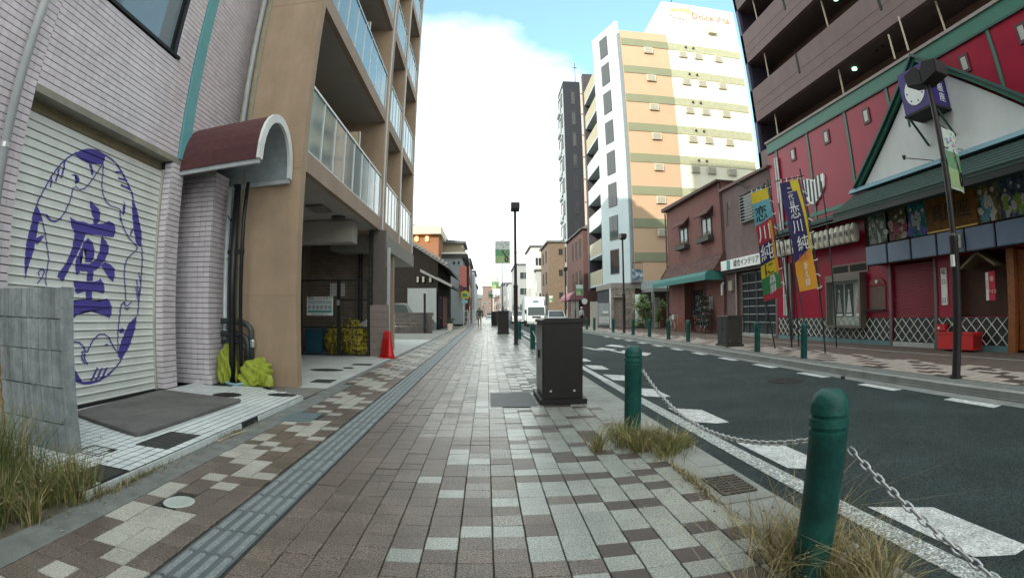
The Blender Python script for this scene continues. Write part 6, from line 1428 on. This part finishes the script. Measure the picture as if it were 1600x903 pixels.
house('white_house', 'tall white house left of the tan brick building', 6.7, 9.4, 76, 86, 11.2, wh, Ws=[(y, y + 1.4, z, z + 1.4) for y in (77.5, 81.5) for z in (2, 5, 8.2)], Ss=[(7.3, 8.3, 8.3, 9.6)])
house('grey_house', 'pale grey house with a sloping lean-to roof before the tall white house', 7.3, 8.7, 74, 75.6, 7.4, lgr, Ws=[(74.2, 75.2, 4.2, 5.8)], Ss=[(7.6, 8.4, 2.6, 4.2)])
house('apartment_building', 'grey apartment house with stacked balconies farther down on the right', 5.3, 8.4, 92, 108, 10.0, mat('grey_apartment', (.32, .33, .33), .8), Ws=[(y, y + 1.8, z, z + 1.3) for y in (94, 98.5, 103) for z in (1.6, 4.5, 7.4)], Ss=[(6, 7.6, z, z + 1.3) for z in (1.6, 4.5, 7.4)], frame=alu)
# houses far down the street, both sides
rf = random.Random(21)
fm_ = [wh, lgr, mat('far_beige', (.42, .38, .32), .8), mat('far_grey', (.25, .26, .27), .8), mat('far_brown', (.2, .14, .12), .8)]
kinds = ['white', 'pale grey', 'beige', 'grey', 'brown']
for i in range(9):
    y0 = 110 + i * 14; k = rf.randrange(5); x0 = 4.8 - i * .25; h = rf.uniform(6, 10)
    house('far_house', kinds[k] + ' house far down the right side of the street, %s along' % ords[i], x0, x0 + 7, y0, y0 + 12, h, fm_[k], Ws=[(y0 + 2, y0 + 4, z, z + 1.2) for z in (1.5, 4.3)], Ss=[(x0 + 1, x0 + 2.6, z, z + 1.2) for z in (1.5, 4.3)])
for i in range(9):
    y0 = 80 + i * 15; k = rf.randrange(5); x1 = -2.0 - i * .15 - (0 if i < 4 else .5); h = rf.uniform(5.5, 8)
    T = house('far_house', kinds[k] + ' house far down the left side of the street, %s along' % ords[i], x1 - 7, x1, y0, y0 + 12, h, fm_[k], Ss=[(x1 - 2.6, x1 - 1, z, z + 1.2) for z in (1.5, 4.3)])
    wins(T, 'E', x1, [(y0 + 2, y0 + 4, z, z + 1.2) for z in (1.5, 4.3)], white_paint, glass_dark)
for i in range(10):
    k = rf.randrange(5); x0 = -28 + i * 6.4; y0 = 255 + rf.uniform(0, 30); h = rf.uniform(9, 17)
    house('far_house', '%s block closing the street view far away, %s from the left' % (kinds[k], ords[i]), x0, x0 + 5.6, y0, y0 + 12, h, fm_[k], Ss=[(x0 + .8, x0 + 2.2, z, z + 1.3) for z in (3, 6)] + [(x0 + 3, x0 + 4.4, z, z + 1.3) for z in (3, 6)])
hz = MB(); r_ = random.Random(9)
for a in range(60): 
    x = -600 + a * 20; hz.prism([(x, -1), (x + 20.5, -1), (x + 20.5, 22 + 14 * noise.noise(Vector((a * .13 + .13, 0, 0)))), (x, 22 + 14 * noise.noise(Vector((a * .13, 0, 0))))], 600, 640, 'y')
hz.build('hills', mat('distant_hill', (.16, .2, .2), .9), kind='structure')

# ================================================================== FARTHER LEFT
LW = thing('block_wall', 'low brown block wall beside the car lot with a dark post', 'wall', (-3.9, 30, 0))
for r in range(6):
    for c in range(9): MB().box(-6.22 + c * .33 + (.08 if r % 2 else 0), 29.9, r * .205, -6.22 + c * .33 + .322 + (.08 if r % 2 else 0), 30.05, r * .205 + .198).build('block', mat('brown_block', (.12, .10, .09), .85, 0, .15, 6, .4, rnd=.15), LW)
MB().box(-3.75, 29.8, 0, -3.62, 29.88, 2.35).build('post', black_metal, LW)
PW = tag(MB().box(-5.6, 35.4, 0, -3.55, 35.5, 2.95).build('panel_wall', mat('pale_blue_panel', (.13, .16, .17), .6, 0, .06, 4, grime=.15)), 'pale grey panel wall behind the parked silver car', 'wall')
# dark timber house
DH = thing('timber_house', 'old dark timber house with tiled gable roof and lower pent eaves', 'house', (-4, 36, 0))
tim = mat('dark_timber', (.013, .011, .010), .8, 0, .3, 5, .4, 60); tile_d = mat('dark_roof_tile', (.10, .105, .11), .6, 0, .15, 5, .4, 30)
MB().prism([(-14, 0), (-3.5, 0), (-3.5, 4.85), (-8.75, 8.1), (-14, 4.85)], 36, 49, 'y').build('wall', tim, DH)
for s_ in (1, -1):
    P_ = [(-8.75, 8.35), (-8.75, 8.15), (-8.75 + s_ * 6.05, 4.35), (-8.75 + s_ * 6.05, 4.6)]; MB().prism(P_, 35.3, 49.6, 'y').build('roof', tile_d, DH)
b = MB()
for i in range(24): 
    t = i / 24; b.box(-8.6 + 5.9 * t, 35.22, 8.2 - 3.7 * t - .08, -8.6 + 5.9 * t + .18, 35.32, 8.2 - 3.7 * t + .16)
b.build('edge_tile', mat('pale_edge_tile', (.12, .125, .13), .6), DH)
MB().prism([(-3.5, 3.75), (-3.5, 3.6), (-2.45, 3.05), (-2.42, 3.18)], 35.6, 47.5, 'y').build('pent_roof', tile_d, DH); MB().prism([(-4.7, 4.3), (-4.7, 4.1), (-2.45, 3.0), (-2.42, 3.12)], 35.4, 35.58, 'y').build('pent_edge', MATS['pale_edge_tile'], DH)
MB().box(-3.45, 39, .1, -3.4, 43, 2.5).build('door', mat('reddish_board', (.13, .04, .03), .7), DH); MB().box(-4.6, 35.9, .1, -4.5, 35.99, 2.6).build('post', MATS['stem_brown'], DH)
wins(DH, 'E', -3.5, [(37, 38.6, .8, 2.4), (44, 46, .8, 2.4)], dark_brown, glass_dark); wins(DH, 'S', 36, [(-5.6, -4.7, .9, 2.3)], dark_brown, glass_dark)
for x_ in (-5.0, -4.6, -4.1): MB().box(x_, 35.82, 3.4, x_ + .14, 35.98, 3.8).build('meter', grr, DH)
MB().tube([(-2.5, 42, 3.1), (-2.3, 42, 3.3), (-1.9, 42, 3.25)], .03, 6).build('bracket_arm', black_metal, DH); MB().box(-1.95, 41.9, 3.15, -1.7, 42.1, 3.35).build('lamp', black_metal, DH)
tag(MB().box(-2.9, 36.5, 0, -2.5, 38, .45).build('planter_trough', mat('trough_grey', (.2, .19, .17), .9, bump=.4)), 'low weathered trough before the dark timber house', 'planter')
leafy('shrub', -2.7, 37.2, .4, .9, .4, 300, [fol, bmb[1]], 'small shrub in the trough by the timber house', 'shrub', 8, .1)
# orange building
OB = thing('brick_building', 'sunlit orange brick upper storey with a white fascia and glazed roof', 'building', (-6, 52, 0))
obm = mat('orange_brick', (.30, .135, .065), .8, 0, .1, 6, .2)
MB().box(-14, 52, 0, -5.0, 66, 9.35).build('wall', obm, OB); MB().box(-15, 51.4, 9.35, -4.7, 67, 10.2).build('fascia', mat('cream_fascia', (.62, .55, .40), .7), OB)
b = MB(); b.prism([(-14, 10.2), (-6.0, 10.2), (-10, 11.6), (-14, 12.2)], 54, 62, 'y'); b.build('glazed_roof', mat('roof_glazing', (.2, .28, .28), .2), OB)
for i in range(6): MB().bar((-13 + i * 1.3, 53.95, 10.2), (-11.6 + i * .8, 53.95, 11.8 - i * .28), .06).build('glazing_bar', dark_brown, OB)
for x_ in (-7.3, -6.2): MB().lathe(x_, 51.9, [(.02, 8.6), (.2, 8.7), (.2, 9.1), (.05, 9.2)], 10).build('wall_lamp', mat('warm_lamp', (1, .55, .2), .4, emit=.7), OB)
# grey gable building + roof block behind
GG = thing('grey_building', 'pale blue grey building with a parapet beyond the timber house', 'building', (-4, 56, 0))
MB().box(-12, 56, 0, -2.75, 64, 7.4).build('wall', mat('pale_blue_grey', (.33, .39, .41), .7, 0, .05, 2), GG); MB().box(-12.2, 55.7, 7.4, -2.1, 64.2, 7.75).build('cornice', dark_brown, GG); MB().box(-12.2, 55.6, 7.76, -2.2, 64.2, 7.95).build('coping', white_paint, GG)
MB().box(-12, 58, 7.96, -2.7, 63.8, 9.2).build('upper_wall', mat('tan_upper', (.3, .26, .18), .8), GG); MB().prism([(-12.5, 9.2), (-2.4, 9.2), (-2.4, 9.45), (-12.5, 10.2)], 57.5, 64, 'y').build('roof', tile_d, GG)
wins(GG, 'E', -2.75, [(57, 58.5, 4.6, 6.2), (60, 61.5, 4.6, 6.2)], white_paint, glass_dark)
for x_ in (-3.6, -3.1): MB().lathe(x_, 55.6, [(.02, 6.6), (.14, 6.65), (.14, 6.9)], 8).build('lamp', dark_brown, GG)
RS = thing('shop_building', 'red fronted narrow shop beside the grey building', 'building', (-2.6, 66, 0)); MB().box(-9, 65, 0, -2.3, 78, 8.0).build('wall', mat('far_red', (.12, .03, .028), .8), RS); MB().box(-9.3, 64.7, 8.0, -2.0, 78.4, 8.25).build('cornice', dark_brown, RS); wins(RS, 'E', -2.3, [(66, 67.4, z, z + 1.4) for z in (3.4, 6)] + [(71, 72.4, z, z + 1.4) for z in (3.4, 6)], white_paint, glass_dark)
tag(MB().box(-3.0, 54.9, 2.9, -2.2, 55.1, 6.3).build('vertical_sign', mat('vertical_red', (.13, .03, .028), .6)), 'tall red vertical sign panel on the grey building', 'sign')
YS = thing('shop_sign', 'yellow and green shop sign hanging over the pavement', 'sign', (-2.2, 50, 2.8)); MB().prism([(-2.6, 2.75), (-1.8, 2.6), (-1.75, 3.25), (-2.1, 3.45), (-2.55, 3.3)], 49.9, 50.0, 'y').build('board', mat('sign_yellow', (.6, .5, .03), .5), YS); MB().box(-2.4, 49.88, 2.85, -1.95, 49.899, 3.15).build('print', MATS['sign_green'], YS); MB().box(-2.5, 49.9, 2.2, -1.9, 50, 2.5).build('lower_board', mat('sign_cyan', (.3, .6, .6), .5), YS)
for i, (x, y) in enumerate(((-2.35, 50), (-2.1, 53), (-2.1, 57))):
    RK = thing('display_rack', ['white metal display rack before the shop beyond the timber house', 'grey shop stand farther along the left pavement edge', 'small white stand before the red fronted shop'][i], 'rack', (x, y, 0))
    for (a, c) in ((0, 0), (.6, 0), (0, .6), (.6, .6)): MB().box(x + a, y + c, 0, x + a + .05, y + c + .05, 1.9 - i * .3).build('post', white_paint, RK)
    for z in (.3, .8, 1.4): MB().box(x, y, z, x + .65, y + .65, z + .04).build('shelf', white_paint if i != 1 else grr, RK)

# ================================================================== VEHICLES
tyre = mat('tyre', (.015, .015, .015), .8); lampw = mat('headlamp', (.6, .62, .6), .1); plate = mat('number_plate', (.6, .6, .5), .5)
def car(x, y, label, paint, W_=1.62, L_=3.6, Hh=1.45, rz=0):
    T = thing('parked_car' if 'parked' in label else 'car', label, 'car', (0, 0, 0))
    hw = W_ / 2
    P_ = [(0, .35), (0, .62), (.12, .78), (.85, .92), (1.45, Hh - .02), (2.6, Hh), (3.3, .98), (3.52, .9), (3.6, .55), (3.55, .3), (.05, .28)]
    b = MB(); prof_in = [(p[0], p[1]) for p in P_]
    rows = []
    for s_, sh in ((-1, 1), (-.96, 1), (.96, 1), (1, 1)):
        rows.append([(s_ * hw * (1 - .16 * max(0, (z - .85) / .6)) if z > .85 else s_ * hw, yy * (L_ / 3.6), z if abs(s_) < 1 else z - .02) for yy, z in P_])
    n = len(P_); b.v = [v for r_ in rows for v in r_]
    for i in range(3):
        for j in range(n): b.f.append((i * n + j, (i + 1) * n + j, (i + 1) * n + (j + 1) % n, i * n + (j + 1) % n)); b.m.append(0)
    b.f.append(tuple(range(n))[::-1]); b.f.append(tuple(range(3 * n, 4 * n))); b.m += [0, 0]
    b.build('body', paint, T, bevel=.03, smooth=True)
    MB().face([(-hw * .84, .86 * L_ / 3.6, .945), (hw * .84, .86 * L_ / 3.6, .945), (hw * .76, 1.40 * L_ / 3.6, Hh - .06), (-hw * .76, 1.40 * L_ / 3.6, Hh - .06)]).build('windscreen', glass_dark, T)
    for v in [T]: kids(v)[-1]
    ws = kids(T)[-1]
    for s_ in (-1, 1):
        MB().face([(s_ * (hw * .985 + .004), 1.1, .95), (s_ * (hw * .985 + .004), 2.9, .98), (s_ * (hw * .88 + .006), 2.55, Hh - .12), (s_ * (hw * .88 + .006), 1.5, Hh - .12)]).build('side_window', glass_dark, T)
        MB().box(s_ * hw * .55, -.015, .58, s_ * hw * .92, .02, .72).build('headlight', lampw, T)
        MB().box(s_ * (hw + .02), .95, .95, s_ * (hw + .16), 1.1, 1.07).build('wing_mirror', paint, T)
        for yy in (.7, 2.9):
            Wt = MB().tube([(s_ * (hw - .17), yy, .29), (s_ * (hw + .005), yy, .29)], .29, 18).build('wheel', tyre, T); MB().tube([(s_ * (hw + .006), yy, .29), (s_ * (hw + .012), yy, .29)], .17, 12).build('hub_cap', alu, Wt)
    MB().box(-.5, -.02, .42, .5, -.001, .56).build('grille', black_metal, T); MB().box(-.17, -.03, .36, .17, -.021, .46).build('number_plate', plate, T); MB().box(-hw * .95, -.04, .28, hw * .95, .1, .4).build('bumper', paint, T)
    T.location = (x, y, 0 if rz else -.1); T.rotation_euler.z = rz; return T
wcar = mat('white_car_paint', (.62, .64, .64), .25, 0, .03, 2); scar = mat('silver_car_paint', (.42, .45, .46), .25, .3, .03, 2)
for m_ in (glass_dark,): m_.use_backface_culling = False
car(6.1 - .1, 42.5, 'white parked compact car beside the red brick building', wcar, 1.62, 3.6, 1.5)
car(3.85, 62, 'small white car following to the left of the truck', wcar, 1.5, 3.4, 1.6)
car(-3.75, 32.6, 'silver parked car behind the low brown block wall', scar, 1.7, 3.9, 1.85, rz=math.pi / 2)
for i, (x, y) in enumerate(((1.9, 96), (2.5, 105), (0.6, 112))): car(x, y, ['dark far car at the end of the pavement view', 'pale far car near the end of the street', 'far oncoming car with its lamps at the vanishing point'][i], [cabm, scar, wcar][i], 1.6, 3.6, 1.5)
TR = thing('truck', 'white box truck with a pale blue cab front coming up the street', 'truck', (0, 0, 0))
tx, ty = 4.6, 47.0; tw = mat('truck_white', (.55, .63, .66), .4, 0, .04, 2)
MB().box(tx - .98, ty + 1.3, .55, tx + .98, ty + 5.6, 2.85).build('cargo_box', tw, TR, bevel=.03)
b = MB(); b.prism([(ty, .45), (ty, 1.05), (ty + .22, 1.75), (ty + .5, 1.98), (ty + 1.25, 1.98), (ty + 1.25, .45)], tx - .86, tx + .86, 'x'); b.build('cab', tw, TR, bevel=.04)
b = MB(); b.prism([(ty + .55, 2.0), (ty + 1.28, 2.78), (ty + 1.28, 2.0)], tx - .8, tx + .8, 'x'); b.build('wind_deflector', tw, TR, bevel=.02)
MB().face([(tx - .80, ty - .0 + .0, 1.05), (tx + .80, ty + .0, 1.05), (tx + .76, ty + .23, 1.84), (tx - .76, ty + .23, 1.84)]).build('windscreen', glass_dark, TR)
MB().box(tx - .28, ty + .72, 2.3, tx + .28, ty + .78, 2.45).build('name_plate', mat('plate_blue', (.1, .2, .25), .5), TR)
for s_ in (-1, 1):
    MB().box(tx + s_ * .55, ty - .02, .62, tx + s_ * .8, ty + .01, .8).build('headlight', lampw, TR); MB().box(tx + s_ * .92, ty + .1, 1.2, tx + s_ * 1.08, ty + .16, 1.6).build('wing_mirror', black_metal, TR)
    for yy in (.7, 4.4): MB().tube([(tx + s_ * .62, ty + yy, .34), (tx + s_ * .86, ty + yy, .34)], .34, 16).build('wheel', tyre, TR)
    MB().box(tx + s_ * .862, ty + .35, 1.15, tx + s_ * .868, ty + 1.05, 1.75).build('side_window', glass_dark, TR)
MB().box(tx - .86, ty - .06, .3, tx + .86, ty + .02, .5).build('bumper', mat('bumper_grey', (.3, .32, .33), .5), TR); MB().box(tx - .4, ty - .01, .82, tx + .4, ty + .004, .98).build('grille', black_metal, TR); MB().box(tx - .17, ty - .075, .36, tx + .17, ty - .061, .45).build('number_plate', plate, TR)
TR.location.z = -.1

# ================================================================== PEOPLE
skin = mat('skin', (.42, .26, .19), .6, 0, .05); hair = mat('dark_hair', (.015, .012, .01), .6)
def person(x, y, z, rz, label, top, legs, cap=None, bag=False, h=1.68, stride=.16):
    T = thing('person', label, 'person', (0, 0, 0)); k = h / 1.7
    V, E, Rr = [], [], []
    def add(p, r, parent=None):
        V.append(tuple(c * k for c in p)); Rr.append(r * k)
        if parent is not None: E.append((parent, len(V) - 1))
        return len(V) - 1
    pel = add((0, 0, .93), .14); w = add((0, 0, 1.08), .125, pel); ch = add((0, .01, 1.28), .15, w); sh = add((0, .01, 1.40), .12, ch); ne = add((0, .0, 1.47), .055, sh); h1 = add((0, -.01, 1.56), .085, ne); h2 = add((0, 0, 1.64), .075, h1)
    for s_ in (-1, 1):
        hp = add((s_ * .09, 0, .88), .095, pel); kn = add((s_ * .1, -s_ * stride * .5, .49), .062, hp); an = add((s_ * .1, -s_ * stride * .9 + .03, .09), .042, kn); to = add((s_ * .105, -s_ * stride * .9 - .12, .035), .035, an)
        so_ = add((s_ * .19, .01, 1.38), .062, sh); el = add((s_ * .235, s_ * stride * .25 + .02, 1.11), .046, so_); wr = add((s_ * .235, s_ * stride * .5 - .05, .87), .034, el); ha = add((s_ * .232, s_ * stride * .5 - .07, .80), .034, wr)
        for f in range(4): add((s_ * .232 + (f - 1.5) * .003, s_ * stride * .5 - .10 + f * .02, .725 + abs(f - 1.5) * .008), .009, ha)
        add((s_ * .215, s_ * stride * .5 - .11, .765), .010, ha)
    me = bpy.data.meshes.new('body'); me.from_pydata(V, E, []); o = bpy.data.objects.new('body', me); COL.objects.link(o)
    md = o.modifiers.new('s', 'SKIN'); md.use_smooth_shade = True
    for i, v in enumerate(me.skin_vertices[0].data): v.radius = (Rr[i] * (1.15 if i < 4 else 1), Rr[i] * (.8 if i < 4 else 1)); v.use_root = i == 0
    ms = o.modifiers.new('u', 'SUBSURF'); ms.levels = ms.render_levels = 1
    dg = bpy.context.evaluated_depsgraph_get(); m2 = bpy.data.meshes.new_from_object(o.evaluated_get(dg)); bpy.data.objects.remove(o)
    m2.materials.clear()
    for m_ in (skin, top, legs, hair, black_metal): m2.materials.append(m_)
    for p in m2.polygons:
        c = p.center / k
        p.material_index = 4 if c.z < .09 else (2 if c.z < .95 and abs(c.x) < .19 else (1 if c.z < 1.44 and not (abs(c.x) > .19 and c.z < .9) else (3 if (c.z > 1.6 or (c.z > 1.5 and c.y > .02)) else 0)))
    o = bpy.data.objects.new('body', m2); COL.objects.link(o); o.parent = T
    if cap: MB().lathe(0, 0, [(.1 * k, 1.62 * k), (.1 * k, 1.67 * k), (.06 * k, 1.73 * k), (.001, 1.745 * k)], 14).build('cap', cap, T)
    if bag: MB().box(-.13 * k, .13 * k, 1.05 * k, .13 * k, .25 * k, 1.4 * k).build('backpack', black_metal, T, bevel=.03)
    T.location = (x, y, z); T.rotation_euler.z = rz; return T
person(-.62, 42.5, 0, math.pi, 'pedestrian in a dark jacket and khaki trousers walking down the left pavement', mat('dark_jacket', (.05, .06, .055), .8), mat('khaki_trousers', (.30, .27, .18), .8), bag=False, h=1.72)
person(9.0, 47.6, 0, .3, 'person in a white cap and white top standing by the brick building', mat('white_top', (.6, .62, .66), .8), mat('dark_trousers', (.03, .03, .035), .8), cap=white_paint, h=1.68, stride=.05)

# SPEC TUNE: reflections lowered to deepen contrast and darken the band under the eaves
for n_, v_ in (('asphalt', .2), ('theatre_red_paint', .3), ('brown_panel_tile', .25), ('packed_earth', .1), ('cabinet_paint', .3), ('green_bollard_paint', .35), ('gutter_concrete', .25), ('kerb_concrete', .25), ('far_brown_paver', .2), ('far_light_paver', .25), ('far_dark_paver', .2), ('rose_brown_render', .2), ('mauve_render', .2), ('dark_timber', .15), ('dark_roof_tile', .3), ('dark_green_roof', .3), ('rubber', .2), ('charcoal_cladding', .2), ('brown_roof_tile', .25)):
    if n_ in MATS: MATS[n_].node_tree.nodes['Principled BSDF'].inputs['Specular IOR Level'].default_value = v_
for n_ in MATS:
    if n_.startswith('poster') or n_ in ('pale_face', 'gold_board', 'dark_red_brown', 'brown_inner', 'brown_soffit'): MATS[n_].node_tree.nodes['Principled BSDF'].inputs['Specular IOR Level'].default_value = .12
